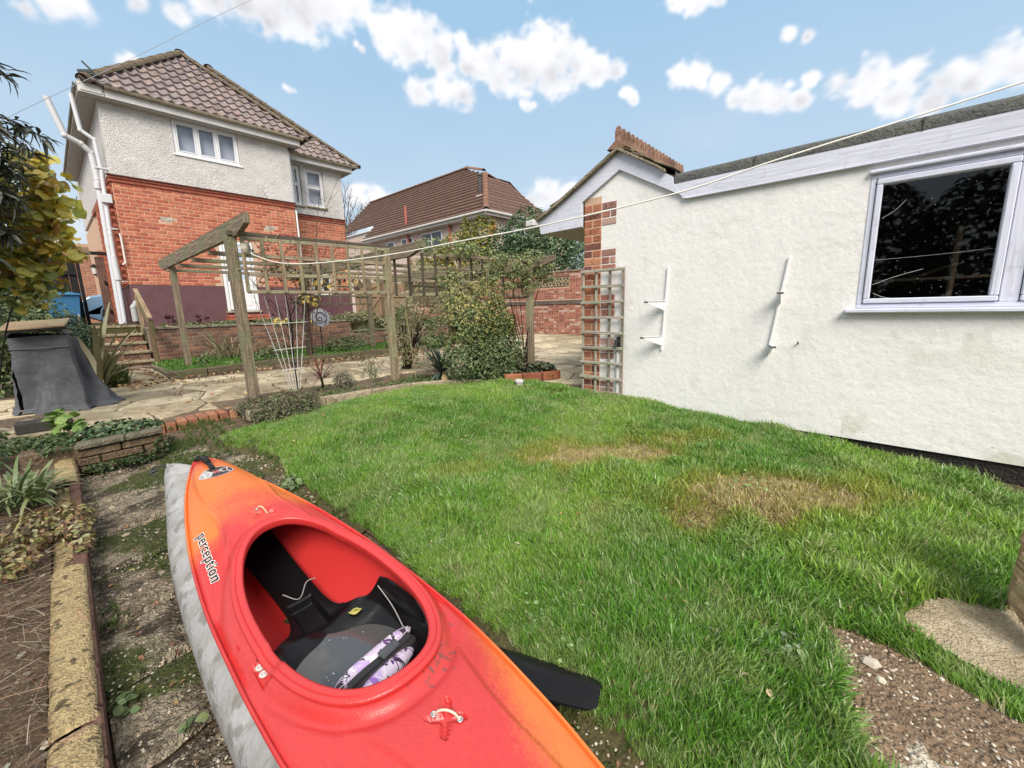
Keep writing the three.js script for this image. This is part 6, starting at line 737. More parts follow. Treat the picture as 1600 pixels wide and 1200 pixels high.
{ // the grey kayak half under it
  const R = V(0.999, 0.033, -0.015), U = V(-0.031, 0.994, 0.101), L = V(-0.018, 0.101, -0.995); const O = V(0.5462, 0.204, -1.4517); const G = thing('grey_kayak', 'scuffed pale grey kayak hull lying under the left side of the red one', 'kayak', [0.35, 0.09, -1.45]); G.quaternion.setFromRotationMatrix(new THREE.Matrix4().makeBasis(R, U, L.clone().negate()));
  const inv = new THREE.Matrix4().makeBasis(R, U, L.clone().negate()).setPosition(O), own = new THREE.Matrix4().compose(G.position, G.quaternion, ONE).invert(), fix = own.clone().multiply(inv);
  const gt = ctex(1024, (u, v) => { const k = fb(u * 6, v * 6, 6, 5, 171), f = fb(u * 100, v * 100, 100, 2, 173), d = sst(0.56, 0.72, fb(u * 14, v * 14, 14, 5, 175)), sc = sst(0.70, 0.76, fb(u * 60, v * 9, 9, 3, 177)); let c = sc3([0.50, 0.505, 0.50], 0.86 + 0.28 * (k - 0.5) + 0.14 * (f - 0.5)); c = mix3(c, [0.30, 0.285, 0.24], sst(0.5, 0.66, fb(u * 9, v * 9, 9, 5, 181)) * 0.45); c = mix3(c, [0.14, 0.12, 0.085], d * 0.5); return mix3(c, [0.62, 0.62, 0.61], sc * 0.5); });
  const gm = M([1, 1, 1], 0.5, { map: rep(gt, 1.4), bumpMap: rep(T.renderB, 1), bumpScale: 0.003 });
  const LE = [[-1.6, -0.20], [-0.6, -0.385], [-0.27, -0.388], [0, -0.386], [0.27, -0.374], [0.52, -0.360], [0.92, -0.322], [1.3, -0.262], [1.6, -0.212], [1.74, -0.185], [1.80, -0.165]];
  const gg = gridGeo(48, 120, (u, v) => { const s = lerp(-1.6, 1.80, v), xl = interp(LE, s), end = Math.sqrt(clamp((1.81 - s) / 0.32)) * Math.sqrt(clamp((s + 1.62) / 0.4)), w = 0.15 * end + 0.006, a = u * TAU, c = Math.cos(a), q = Math.sin(a); const top = -0.045 - 0.01 * (s < 0 ? -s : 0) + 0.01 * sst(1, 1.8, s), ht = 0.105 * Math.pow(end, 0.7) + 0.01; let x = xl + w - w * Math.sign(c) * Math.pow(Math.abs(c), 0.75) + 0.02 * (q > 0 ? 0 : 1) * (1 - Math.abs(c)); const h = top - ht + ht * Math.sign(q) * Math.pow(Math.abs(q), 0.8) + 0.012 * Math.exp(-Math.pow((c - 0.45) / 0.22, 2)) * (q > 0 ? 1 : 0) + 0.003 * (fb(s * 7, u * 9, 0, 3, 9) - 0.5); const wall = shift(s) - hullX(s, Math.min(h, -0.02)) - 0.006; if (s > -1.5 && s < 1.68) x = Math.min(x, Math.max(wall, xl + 0.004)); return [x, h, -s]; });
  gg.applyMatrix4(fix); { const p = gg.attributes.uv; for (let i = 0; i < p.count; i++) p.setXY(i, p.getY(i) * 3.4, p.getX(i) * 0.7); } mesh('hull', gg, gm, G);
  const bk = M([0.03, 0.03, 0.032], 0.5); const q = new MB().tube([[-0.215, -0.075, -1.765], [-0.235, -0.055, -1.80], [-0.205, -0.04, -1.825], [-0.165, -0.04, -1.80], [-0.15, -0.05, -1.765]], 0.006, 20, 6).tube([[-0.24, -0.058, -1.80], [-0.205, -0.05, -1.79]], 0.009, 6, 6); q.g.forEach(g => g.applyMatrix4(fix)); mesh('carry_loop', boxUV(mergeGeometries(q.g.map(g => { g.deleteAttribute('uv'); return g; }))), bk, G);
}
{ // two paddle blades sticking out from under the far side
  const bk = M([0.008, 0.008, 0.009], 0.42, { phys: true, specularIntensity: 0.45, bumpMap: rep(T.grain, 3), bumpScale: 0.0005 });
  const paddle = (label, a, b, w, y, roll, len) => { const P = thing('paddle', label, 'paddle', [a[0], y, a[1]], null); const d = V(b[0] - a[0], 0, b[1] - a[1]); const L = d.length(); d.normalize(); const n = V(-d.z, 0, d.x), ya = t => y + gh(lerp(a[0], b[0], t), lerp(a[1], b[1], t)) * 0.9 + 0.10 - 0.05 * t;
    const shape = t => w * Math.pow(Math.sin(Math.PI * clamp(0.10 + t * 0.62)), 0.8) * (t > 0.955 ? Math.sqrt(clamp((1.0 - t) / 0.045 * 0.55 + 0.45)) : 1);
    const top = (u, v, off) => { const t = v, c = (u - 0.5) * 2, hw = shape(t) * (c > 0 ? 0.62 : 0.44), x = lerp(a[0], b[0], t) + n.x * c * hw, z = lerp(a[1], b[1], t) + n.z * c * hw; const ridge = 0.020 * Math.exp(-Math.pow(c / 0.13, 2)) * (1 - 0.75 * t); return [x, ya(t) + off + ridge - 0.02 * c * c + roll * c * hw, z]; };
    new MB().add(gridGeo(30, 44, (u, v) => top(u, v, 0.004))).add(gridGeo(30, 44, (u, v) => top(u, v, -0.004))).build('blade', bk, P); const s0 = V(a[0], ya(0), a[1]).addScaledVector(d, 0.05), s1 = V(a[0], ya(0) - 0.02, a[1]).addScaledVector(d, -len); new MB().cyl(s0.toArray(), s1.toArray(), 0.015).build('shaft', M([0.02, 0.02, 0.022], 0.4), P); return P; };
  paddle('black kayak paddle with the longer upper blade showing beside the red kayak', [0.86, -1.12], [1.055, -0.60], 0.155, 0.005, 0.15, 0.55);
  paddle('black kayak paddle with a blunt lower blade nearest the red kayak side', [0.80, -1.06], [0.955, -0.70], 0.15, -0.018, 0.1, 0.5);
}
{ // folded purple and white padded belt with its buckle, lying in the cockpit
  const R = V(0.999, 0.033, -0.015), U = V(-0.031, 0.994, 0.101), L = V(-0.018, 0.101, -0.995); const O = V(0.5462, 0.204, -1.4517); const at = (x, h, s) => O.clone().addScaledVector(R, x).addScaledVector(U, h).addScaledVector(L, s);
  const pp = at(0.04, -0.13, -0.30); const B = thing('padded_belt', 'folded purple and white patterned padded belt with a black buckle in the kayak cockpit', 'belt', pp.toArray()); B.quaternion.setFromRotationMatrix(new THREE.Matrix4().makeBasis(R, U, L.clone().negate()));
  const c = document.createElement('canvas'); c.width = c.height = 512; const x = c.getContext('2d'); x.fillStyle = 'rgb(205,192,214)'; x.fillRect(0, 0, 512, 512); const r = rngOf(33); for (let i = 0; i < 44; i++) { x.fillStyle = ['rgb(150,110,190)', 'rgb(96,62,112)', 'rgb(190,165,214)', 'rgb(66,54,66)', 'rgb(240,238,242)'][r() * 5 | 0]; x.beginPath(); const X = r() * 512, Y = r() * 512; x.moveTo(X, Y); for (let k = 0; k < 5; k++) x.quadraticCurveTo(X + rr(-90, 90, r), Y + rr(-70, 70, r), X + rr(-80, 80, r), Y + rr(-60, 60, r)); x.fill(); } x.lineWidth = 7; for (let i = 0; i < 26; i++) { x.strokeStyle = r() < 0.6 ? 'rgb(28,24,32)' : 'rgb(225,215,235)'; x.beginPath(); let X = r() * 512, Y = r() * 512; x.moveTo(X, Y); for (let k = 0; k < 4; k++) { X += rr(-70, 70, r); Y += rr(-50, 50, r); x.quadraticCurveTo(X + 20, Y - 20, X, Y); } x.stroke(); }
  const t = new THREE.CanvasTexture(c); t.colorSpace = THREE.SRGBColorSpace; t.magFilter = THREE.LinearFilter; t.wrapS = t.wrapT = THREE.RepeatWrapping; const pm = M([1, 1, 1], 0.75, { map: t, bumpMap: T.grain, bumpScale: 0.001 }), blk = M([0.02, 0.02, 0.022], 0.5), gry = M([0.075, 0.08, 0.09], 0.35), blf = M([0.035, 0.03, 0.035], 0.8);
  const lobe = (cx, cs, h, len, ra, rb, ang, n, mm) => { const g = gridGeo(24, 40, (u, v) => { const a = u * TAU, e = Math.pow(Math.sin(Math.PI * clamp(v, 0.001, 0.999)), 0.35), q = (v - 0.5) * len, w = 1 + 0.05 * Math.sin(v * 9 + u * 5); const l = ra * e * w * Math.cos(a), y = rb * e * w * Math.sin(a); const X = q * Math.cos(ang) - l * Math.sin(ang), S = q * Math.sin(ang) + l * Math.cos(ang); return [cx + X, h + y, -(cs + S)]; }); const p = g.attributes.uv; for (let i = 0; i < p.count; i++) p.setXY(i, p.getX(i) * 0.6 + n, p.getY(i) * 1.2); return mesh('pad', g, mm ?? pm, B); };
  lobe(0.0, 0.055, 0.015, 0.31, 0.030, 0.026, 0.10, 0.1); lobe(-0.005, -0.03, 0.02, 0.22, 0.030, 0.026, 0.12, 0.5); lobe(0.01, 0.012, 0.01, 0.27, 0.034, 0.029, 0.1, 0.3, blf);
  const sm = new MB(); sm.add(gridGeo(2, 24, (u, v) => { const q = lerp(-0.13, 0.12, v); return [q, 0.047 + 0.004 * Math.sin(v * 6), -(0.01 + q * 0.1 + (u - 0.5) * 0.024)]; })); mesh('strap', boxUV(mergeGeometries(sm.g.map(g => { g.deleteAttribute('uv'); return g; }))), blk, B);
  const bu = new MB().box(0.02, 0.056, -0.013, 0.055, 0.012, 0.036, 0.004, 0.1).box(0.055, 0.056, -0.017, 0.022, 0.010, 0.030, 0.003, 0.1).box(0.055, 0.058, -0.002, 0.018, 0.012, 0.005, 0.002, 0.1).box(0.055, 0.058, -0.033, 0.018, 0.012, 0.005, 0.002, 0.1); mesh('buckle', boxUV(mergeGeometries(bu.g.map(g => { g.deleteAttribute('uv'); return g; }))), gry, B);
}
{ // a yellowed leaf on the dry side of the seat
  const f = new THREE.Group(); f.name = 'seat_leaf'; const g = gridGeo(6, 6, (u, v) => [(u - 0.5) * 0.042 * Math.sin(Math.PI * clamp(v, 0.03, 0.97)), 0.006 * Math.sin(u * 6) + 0.004 * v, (v - 0.5) * 0.05]); g.rotateY(1.1); g.translate(0.663, 0.055, -1.50); tag(mesh('fallen_leaf', g, M([0.45, 0.42, 0.10], 0.7), scene), 'single curled yellow green leaf lying on the black kayak seat', 'leaf');
}

// ------------------------------------------------------------------ planting
const leafMat = (rough = 0.6, tr = 0.25) => { const m = new THREE.MeshPhysicalMaterial({ color: 0xffffff, roughness: rough, side: THREE.DoubleSide }); m.transmission = tr; m.thickness = 0; return m; };
const LM2 = leafMat(0.6, 0.5), LM = leafMat(0.55, 0.3), LMg = leafMat(0.45, 0.15);
function leafGeo(w = 0.5, fold = 0.15, curl = 0.12) { const P = (x, y, z) => [x, y, z], c = t => -curl * t * t; const a = P(0, 0, 0), m1 = P(0, c(0.35), 0.35), m2 = P(0, c(0.7), 0.7), t = P(0, c(1), 1), l1 = P(-w / 2, fold * w + c(0.35), 0.38), l2 = P(-w * 0.36, fold * w * 0.8 + c(0.7), 0.72), r1 = P(w / 2, fold * w + c(0.35), 0.38), r2 = P(w * 0.36, fold * w * 0.8 + c(0.7), 0.72); return trisGeo([[a, m1, l1], [l1, m1, m2], [l1, m2, l2], [l2, m2, t], [a, r1, m1], [r1, m2, m1], [r1, r2, m2], [r2, t, m2]]); }
const G_leaf = leafGeo(0.55), G_round = leafGeo(0.85, 0.1, 0.08), G_narrow = leafGeo(0.2, 0.2, 0.25), G_litter = leafGeo(0.6, 0.25, 0.3);
function scatter(name, parent, geo, mat, N, fn, kind = 'stuff') {   // fn(i) -> {p:[x,y,z], n:[..], s, c, roll} in world axes
  const im = new THREE.InstancedMesh(geo, mat, N), off = offsetOf(parent), m = new THREE.Matrix4(), q = new THREE.Quaternion(), q2 = new THREE.Quaternion(), up = V(0, 1, 0), n = V(0, 0, 0), p = V(0, 0, 0), s = V(0, 0, 0), col = new THREE.Color(); let k = 0;
  for (let i = 0; i < N; i++) { const o = fn(i); if (!o) continue; n.set(...(o.n ?? [0, 1, 0])).normalize(); q.setFromUnitVectors(up, n); q2.setFromAxisAngle(up, o.roll ?? 0); q.multiply(q2); if (o.tilt) q.multiply(q2.setFromAxisAngle(V(1, 0, 0), o.tilt)); const sc = o.s; Array.isArray(sc) ? s.set(...sc) : s.set(sc, sc, sc); p.set(o.p[0], o.p[1], o.p[2]).sub(off); m.compose(p, q, s); im.setMatrixAt(k, m); im.setColorAt(k, col.setRGB(o.c[0], o.c[1], o.c[2])); k++; }
  im.count = k; im.name = parent === scene ? numbered(name) : name; im.castShadow = im.receiveShadow = true; if (kind) im.userData.kind = kind; parent.add(im); return im;
}
const pick = (a, r) => a[r() * a.length | 0], vary = (c, r, k = 0.3) => { const f = 1 + (r() - 0.5) * 2 * k, g = 1 + (r() - 0.5) * 0.2; return [c[0] * f * g, c[1] * f, c[2] * f]; };
// leaves through a set of clumps [x, y, z, rx, ry, rz]; gaps where the noise is low
function clumps(r, list, { shell = 0.55, gap = 0.36, ns = 3 } = {}) { const w = list.map(c => c[3] * c[4] + c[4] * c[5] + c[3] * c[5]); const tot = w.reduce((a, b) => a + b); return () => { for (let t = 0; t < 30; t++) { let k = r() * tot, i = 0; while (k > w[i] && i < list.length - 1) k -= w[i++]; const [x, y, z, a, b, c] = list[i]; const u = r() * 2 - 1, ph = r() * TAU, q = Math.sqrt(1 - u * u), rad = Math.pow(r(), 1 / 3 * (1 - shell) + 0.05), d = [q * Math.cos(ph), u, q * Math.sin(ph)]; const p = [x + a * d[0] * rad, y + b * d[1] * rad, z + c * d[2] * rad]; if (f3(p[0] * ns, p[1] * ns, p[2] * ns, 2, 19) < gap) continue; return { p, d }; } return null; }; }
function bush(name, label, category, base, list, { N, size, cols, geo = G_leaf, mat = LM, up = 0.5, opt, seed = 1, stems = 6, stemR = 0.012, stemM, group, sc3d = [1, 1, 1], leaf = 'foliage' }) {
  const o = thing(name, label, category, base, group), r = rngOf(seed), f = clumps(r, list, opt); const st = new MB(); for (let i = 0; i < stems; i++) { const c = list[i % list.length], e = [c[0] + rr(-0.5, 0.5, r) * c[3], c[1] + rr(-0.2, 0.6, r) * c[4], c[2] + rr(-0.5, 0.5, r) * c[5]]; const b = [base[0] + rr(-0.06, 0.06, r) * (1 + c[3]), base[1], base[2] + rr(-0.06, 0.06, r) * (1 + c[5])]; st.taper([b, [lerp(b[0], e[0], 0.4) + rr(-0.04, 0.04, r), lerp(b[1], e[1], 0.5), lerp(b[2], e[2], 0.4) + rr(-0.04, 0.04, r)], e], stemR, stemR * 0.3, 8, 5); } if (stems) st.build('stems', stemM ?? M([0.10, 0.07, 0.045], 0.9, { map: T.woodGrey }), o);
  scatter(leaf, o, geo, mat, N, () => { const q = f(); if (!q) return null; const s = rr(0.65, 1.25, r) * size; return { p: q.p, n: [q.d[0] * 0.8 + rr(-0.8, 0.8, r), q.d[1] * 0.5 + up + rr(-0.5, 0.5, r), q.d[2] * 0.8 + rr(-0.8, 0.8, r)], roll: r() * TAU, s: [s * sc3d[0], s * sc3d[1], s * sc3d[2]], c: vary(pick(cols, r), r) }; }); return o;
}
const strapGeo = (len, w, bend, seg = 9, fold = 0.15) => gridGeo(2, seg, (u, v) => { const a = bend * v, y = bend ? Math.sin(a) / bend * len : v * len, z = bend ? (1 - Math.cos(a)) / bend * len : 0; const ww = w * Math.pow(Math.sin(Math.PI * clamp(0.12 + v * 0.86)), 0.6) * (u - 0.5); return [ww, y + Math.abs(u - 0.5) * w * fold, z]; });
function straps(o, N, { len, w, bend, tilt, m, base, spread = 0.05, seed = 1, name = 'leaf' }) { const r = rngOf(seed), gs = [0, 1, 2, 3, 4].map(i => boxUV(strapGeo(1, w / ((len[0] + len[1]) / 2), lerp(bend[0], bend[1], i / 4)).toNonIndexed())); const off = offsetOf(o); for (let i = 0; i < N; i++) { const k = mesh(name, gs[r() * 5 | 0], m[r() * m.length | 0], o); const L = rr(...len, r); k.scale.set(L, L, L); k.position.set(base[0] + rr(-spread, spread, r) - off.x, base[1] - off.y, base[2] + rr(-spread, spread, r) - off.z); k.rotation.set(rr(...tilt, r), 0, 0); k.quaternion.premultiply(Q(0, r() * TAU, 0)); } }
const greens = { mid: [[0.075, 0.13, 0.03], [0.055, 0.10, 0.025], [0.10, 0.16, 0.04]], dark: [[0.022, 0.05, 0.018], [0.032, 0.065, 0.022], [0.045, 0.085, 0.03]], lime: [[0.16, 0.20, 0.03], [0.11, 0.17, 0.03], [0.22, 0.23, 0.05]], ivy: [[0.06, 0.12, 0.035], [0.045, 0.09, 0.03], [0.10, 0.16, 0.06], [0.15, 0.20, 0.10]] };
const bark = M([0.13, 0.10, 0.075], 0.95, { map: T.woodGrey, bumpMap: T.woodB, bumpScale: 0.01 }), barkDark = M([0.05, 0.035, 0.028], 0.95, { map: T.woodGrey, bumpMap: T.woodB, bumpScale: 0.008 });
{ // dark narrow-leaved tree at the left edge
  const o = thing('narrow_leaved_tree', 'dark narrow leaved evergreen tree at the upper left edge', 'tree', [-0.9, 0.3, -5.2]); const r = rngOf(81); new MB().taper([[-0.9, 0.2, -5.2], [-0.85, 1.4, -5.1], [-0.6, 2.6, -5.0], [-0.5, 3.6, -4.9]], 0.09, 0.03, 14, 8).build('trunk', bark, o);
  const tw = [[[-0.6, 2.4, -5.0], [-0.3, 2.65, -4.85], [0.02, 2.62, -4.7], [0.17, 2.50, -4.55]], [[-0.5, 3.0, -5], [-0.3, 3.2, -4.9], [-0.05, 3.02, -4.8], [0.06, 2.93, -4.76]], [[-0.6, 2.2, -5], [-0.3, 2.4, -4.9], [-0.02, 2.30, -4.75]], [[-0.6, 2.0, -5], [-0.3, 2.2, -4.8], [-0.03, 2.08, -4.68]], [[-0.55, 2.3, -5], [-0.3, 2.62, -4.8], [0.0, 2.52, -4.66], [0.10, 2.41, -4.6]], [[-0.6, 1.8, -5], [-0.3, 1.95, -4.9], [-0.08, 1.85, -4.75]], [[-0.6, 2.1, -5.0], [-0.25, 2.3, -4.9], [-0.1, 2.15, -4.7]], [[-0.6, 2.3, -5.0], [-0.35, 2.48, -4.8], [-0.1, 2.38, -4.7]]]; const b = new MB(); tw.forEach(t => b.taper(t, 0.010, 0.003, 10, 5)); b.build('limbs', barkDark, o);
  const cs = tw.map(t => new THREE.CatmullRomCurve3(t.map(p => V(...p)))); const fm = clumps(r, [[-0.16, 2.38, -4.9, 0.22, 0.24, 0.2], [-0.42, 2.6, -5.05, 0.3, 0.3, 0.3], [-0.22, 2.1, -5.0, 0.17, 0.2, 0.2], [-0.5, 2.1, -5.2, 0.3, 0.5, 0.3]], { gap: 0.3 }); scatter('dense_foliage', o, G_narrow, LMg, 2200, () => { const q = fm(); return q && { p: q.p, n: [rr(-0.8, 0.8, r), 0.8, rr(-0.8, 0.8, r)], roll: r() * TAU, tilt: rr(0, 0.9, r), s: rr(0.08, 0.14, r), c: vary(pick([[0.08, 0.11, 0.05], [0.11, 0.13, 0.07], [0.055, 0.08, 0.04], [0.16, 0.17, 0.12]], r), r) }; });
  scatter('foliage', o, G_narrow, LMg, 1500, i => { const far = i > 700, c = pick(cs, r), t = far ? rr(0.25, 0.8, r) : Math.pow(r(), 0.5), p = c.getPointAt(t), d = c.getTangentAt(t), s = rr(0.09, 0.15, r); const k = far ? 0.16 : 0.02; return { p: [p.x + rr(-k, k, r) - (far ? 0.15 : 0), p.y + rr(-k, k, r) - (far ? 0.12 : 0), p.z + rr(-k, k, r)], n: [rr(-0.6, 0.6, r) - d.y * 0.6, 0.9, rr(-0.6, 0.6, r)], roll: Math.atan2(d.x, d.z) + rr(-0.8, 0.8, r), tilt: rr(-0.2, 0.9, r), s, c: vary(pick([[0.035, 0.045, 0.025], [0.05, 0.055, 0.035], [0.025, 0.034, 0.02], [0.075, 0.08, 0.06]], r), r) }; });
}
{ // autumn-yellow climber in front of it: every leaf a piece
  const o = thing('yellow_leaved_climber', 'autumn yellow large leaved climber hanging at the left edge beside the house', 'climber', [-0.5, 0.3, -5.6]); const r = rngOf(83);
  const stems = new MB(); [[[-0.5, 0.3, -5.6], [-0.3, 1.2, -5.5], [-0.1, 1.9, -5.35], [0.1, 2.45, -5.25]], [[-0.45, 0.3, -5.6], [-0.2, 1.3, -5.4], [0.05, 1.8, -5.2], [0.2, 2.2, -5.1]], [[-0.5, 0.5, -5.6], [-0.3, 1.4, -5.5], [0.0, 1.5, -5.3], [0.15, 1.7, -5.1]]].forEach(t => stems.taper(t, 0.008, 0.003, 12, 5)); stems.build('stems', barkDark, o);
  const lobed = k => { const N = 13, P = []; for (let i = 0; i < N; i++) { const a = -Math.PI * 0.5 + (i + 0.5) / N * TAU, rad = 0.5 * (1 - 0.16 * Math.abs(Math.sin(a * 2.5 + k)) - 0.30 * Math.exp(-Math.pow((md(a + Math.PI / 2 + Math.PI, TAU) - Math.PI) / 0.35, 2))); P.push([rad * Math.cos(a), 0.06 * Math.cos(a * 3 + k) - 0.25 * rad * rad * (1 + 0.4 * Math.sin(k * 3)), rad * Math.sin(a) + 0.35]); } return boxUV(trisGeo(P.map((p, i) => [[0, 0.03, 0.3], P[(i + 1) % N], p])), 1); };
  const gs = [0, 1, 2, 3, 4].map(lobed), ms = [[0.74, 0.58, 0.07], [0.80, 0.67, 0.14], [0.66, 0.56, 0.09], [0.52, 0.50, 0.09], [0.38, 0.42, 0.09], [0.72, 0.48, 0.06], [0.40, 0.25, 0.08]].map(c => { const m = leafMat(0.6, 0.5); m.color = rgb(c); return m; });
  const spots = [[0.13, 2.50, -5.28, 0.10, 0.10, 45], [0.22, 2.30, -5.15, 0.10, 0.14, 48], [0.08, 2.25, -5.28, 0.16, 0.16, 70], [-0.03, 2.0, -5.35, 0.18, 0.18, 90], [0.15, 2.02, -5.15, 0.13, 0.14, 70], [0.18, 1.84, -5.08, 0.10, 0.09, 50], [0.0, 1.78, -5.25, 0.16, 0.12, 80], [-0.14, 1.66, -5.36, 0.15, 0.14, 60], [0.04, 1.62, -5.18, 0.12, 0.08, 48], [-0.2, 2.2, -5.4, 0.15, 0.3, 60]]; const off = offsetOf(o);
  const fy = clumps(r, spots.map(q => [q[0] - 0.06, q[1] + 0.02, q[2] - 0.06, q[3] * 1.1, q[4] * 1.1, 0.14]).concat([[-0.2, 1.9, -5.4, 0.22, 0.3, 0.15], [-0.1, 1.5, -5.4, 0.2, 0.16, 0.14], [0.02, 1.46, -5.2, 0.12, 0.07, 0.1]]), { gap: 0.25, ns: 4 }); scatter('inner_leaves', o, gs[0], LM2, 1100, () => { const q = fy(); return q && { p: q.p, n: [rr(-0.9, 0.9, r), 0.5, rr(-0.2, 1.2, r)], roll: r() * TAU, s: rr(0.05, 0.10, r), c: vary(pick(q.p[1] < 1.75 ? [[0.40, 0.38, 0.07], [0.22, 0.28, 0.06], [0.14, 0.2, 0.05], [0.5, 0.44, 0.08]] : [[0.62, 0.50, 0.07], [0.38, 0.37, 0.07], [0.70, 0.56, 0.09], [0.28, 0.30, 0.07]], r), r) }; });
  let n = 0; for (const [x, y, z, a, b, k0] of spots) { const k = Math.round(k0 * 0.465); for (let i = 0; i < k && n < 298; i++, n++) { const low = y < 1.8; const m = mesh('leaf', pick(gs, r), ms[low && r() < 0.35 ? 3 + (r() * 2 | 0) : r() * ms.length | 0], o); const s = rr(0.075, 0.125, r); m.scale.set(s, s, s); m.position.set(x + rr(-a, a, r) - off.x, y + rr(-b, b, r) - off.y, z + rr(-0.1, 0.1, r) - off.z); m.rotation.set(rr(0.3, 1.5, r), r() * TAU, rr(-0.5, 0.5, r), 'YXZ'); } }
}
bush('left_hedge', 'mixed green hedge behind the covered barbecue at the left edge', 'hedge', [-0.6, 0.3, -8.6], [[-0.5, 1.1, -8.7, 0.5, 0.6, 0.5], [-0.25, 1.25, -8.75, 0.42, 0.5, 0.4], [0.02, 1.1, -8.5, 0.35, 0.4, 0.4], [-0.6, 0.6, -8.4, 0.5, 0.5, 0.4], [0.0, 0.75, -8.6, 0.35, 0.4, 0.35], [-1.0, 1.2, -8.4, 0.6, 0.9, 0.6]], { N: 7500, size: 0.055, cols: [[0.10, 0.16, 0.05], [0.14, 0.20, 0.06], [0.07, 0.12, 0.04], [0.20, 0.24, 0.10]], seed: 85, stems: 10 });
bush('feathery_conifer', 'dark green feathery conifer shrub left of the side gate', 'shrub', [0.2, 0.3, -8.2], [[0.18, 1.12, -8.2, 0.2, 0.2, 0.2], [0.3, 1.02, -8.0, 0.14, 0.16, 0.14], [0.1, 0.8, -8.1, 0.22, 0.3, 0.2]], { N: 3200, size: 0.07, geo: G_narrow, cols: [[0.03, 0.065, 0.02], [0.045, 0.085, 0.03], [0.02, 0.045, 0.016]], up: 0.9, seed: 87, stems: 5 });
{ // sword-leaved plant
  const o = thing('flax_plant', 'sword leaved flax with pale arching leaves beside the garden steps', 'plant', [0.34, 0.3, -7.9]); const ms = [[0.20, 0.19, 0.10], [0.13, 0.15, 0.07], [0.30, 0.27, 0.17], [0.42, 0.40, 0.30]].map(c => { const m = leafMat(0.5, 0.1); m.color = rgb(c); return m; });
  straps(o, 26, { len: [0.7, 1.05], w: 0.06, bend: [0.15, 1.1], tilt: [0.08, 0.55], m: ms, base: [0.34, 0.32, -7.9], spread: 0.06, seed: 89 }); const off = offsetOf(o); for (const [a, L, ry, b] of [[0.25, 1.25, 2.5, 0.3], [0.35, 1.1, 0.9, 0.6], [0.6, 1.0, 1.4, 1.8], [0.5, 1.0, 1.1, 2.2], [0.55, 0.95, 1.8, 2.0]]) { const k = mesh('leaf', boxUV(strapGeo(L, 0.06, b).toNonIndexed()), ms[b > 1.5 ? 3 : 0], o); k.position.set(0.34 - off.x, 0.32 - off.y, -7.9 - off.z); k.rotation.set(a, 0, 0); k.quaternion.premultiply(Q(0, ry, 0)); }
}
bush('yellowing_shrub', 'yellow green shrub between the covered barbecue and the steps', 'shrub', [0.42, 0.3, -8.2], [[0.42, 0.62, -8.25, 0.17, 0.22, 0.18], [0.50, 0.45, -8.15, 0.16, 0.16, 0.16], [0.32, 0.5, -8.0, 0.12, 0.2, 0.12]], { N: 1500, size: 0.045, cols: [[0.26, 0.27, 0.06], [0.16, 0.20, 0.05], [0.32, 0.31, 0.10], [0.10, 0.15, 0.035]], seed: 91 });
{ const o = thing('green_strap_plant', 'bright green clump of upright leaves at the foot of the steps', 'plant', [0.56, 0.3, -8.2]); const m = [[0.12, 0.19, 0.05], [0.08, 0.14, 0.035]].map(c => { const k = leafMat(0.5, 0.2); k.color = rgb(c); return k; }); straps(o, 40, { len: [0.25, 0.45], w: 0.016, bend: [0.2, 1.2], tilt: [0.05, 0.5], m, base: [0.58, 0.3, -8.15], spread: 0.1, seed: 93 }); }
// ivy and leafy weeds over the planter wall
bush('planter_ivy', 'dense green ivy over the top of the stone planter wall', 'ivy', [0.25, 0.33, -4.5], [[0.12, 0.36, -4.50, 0.15, 0.06, 0.13], [0.35, 0.38, -4.45, 0.17, 0.055, 0.12], [0.46, 0.375, -4.42, 0.07, 0.04, 0.09], [0.22, 0.37, -4.62, 0.2, 0.06, 0.14]], { N: 900, size: 0.034, geo: G_round, cols: greens.ivy, mat: LMg, up: 0.9, seed: 95, stems: 4, stemR: 0.004, opt: { gap: 0.2 } });
bush('wall_foot_ivy', 'small leaved ivy creeping along the foot of the planter wall', 'ivy', [0.3, 0.15, -4.25], [[0.14, 0.155, -4.27, 0.14, 0.045, 0.035], [0.34, 0.18, -4.22, 0.14, 0.045, 0.035], [0.46, 0.24, -4.24, 0.05, 0.06, 0.02], [0.08, 0.26, -4.29, 0.05, 0.04, 0.012]], { N: 620, size: 0.021, geo: G_round, cols: [[0.06, 0.10, 0.025], [0.04, 0.075, 0.02]], mat: LMg, up: 0.6, seed: 97, stems: 3, stemR: 0.003 });
bush('leafy_weed', 'bright green broad leaved weed beside the covered barbecue', 'plant', [-0.05, 0.35, -4.8], [[-0.06, 0.43, -4.80, 0.05, 0.08, 0.06], [-0.01, 0.49, -4.85, 0.05, 0.04, 0.05], [0.05, 0.42, -4.72, 0.05, 0.05, 0.05]], { N: 44, size: 0.085, geo: G_round, cols: [[0.20, 0.32, 0.06], [0.15, 0.26, 0.05]], up: 0.8, seed: 99, stems: 5, stemR: 0.004, stemM: M([0.12, 0.18, 0.05], 0.8) });
bush('parsley_clump', 'feathery green ground plant by the far end of the kerb', 'plant', [-0.2, 0.3, -4.6], [[-0.12, 0.35, -4.62, 0.14, 0.05, 0.14], [-0.3, 0.34, -4.7, 0.16, 0.06, 0.16], [-0.1, 0.32, -4.45, 0.1, 0.04, 0.1]], { N: 1300, size: 0.026, cols: greens.mid, up: 0.7, seed: 101, stems: 6, stemR: 0.003 });
bush('left_low_plant', 'low grey green leaves at the extreme left edge of the border', 'plant', [-0.5, 0.3, -4.6], [[-0.45, 0.33, -4.5, 0.14, 0.07, 0.2], [-0.55, 0.38, -5.0, 0.2, 0.1, 0.25]], { N: 800, size: 0.04, cols: [...greens.mid, [0.12, 0.15, 0.08]], up: 0.7, seed: 103, stems: 4, stemR: 0.004 });
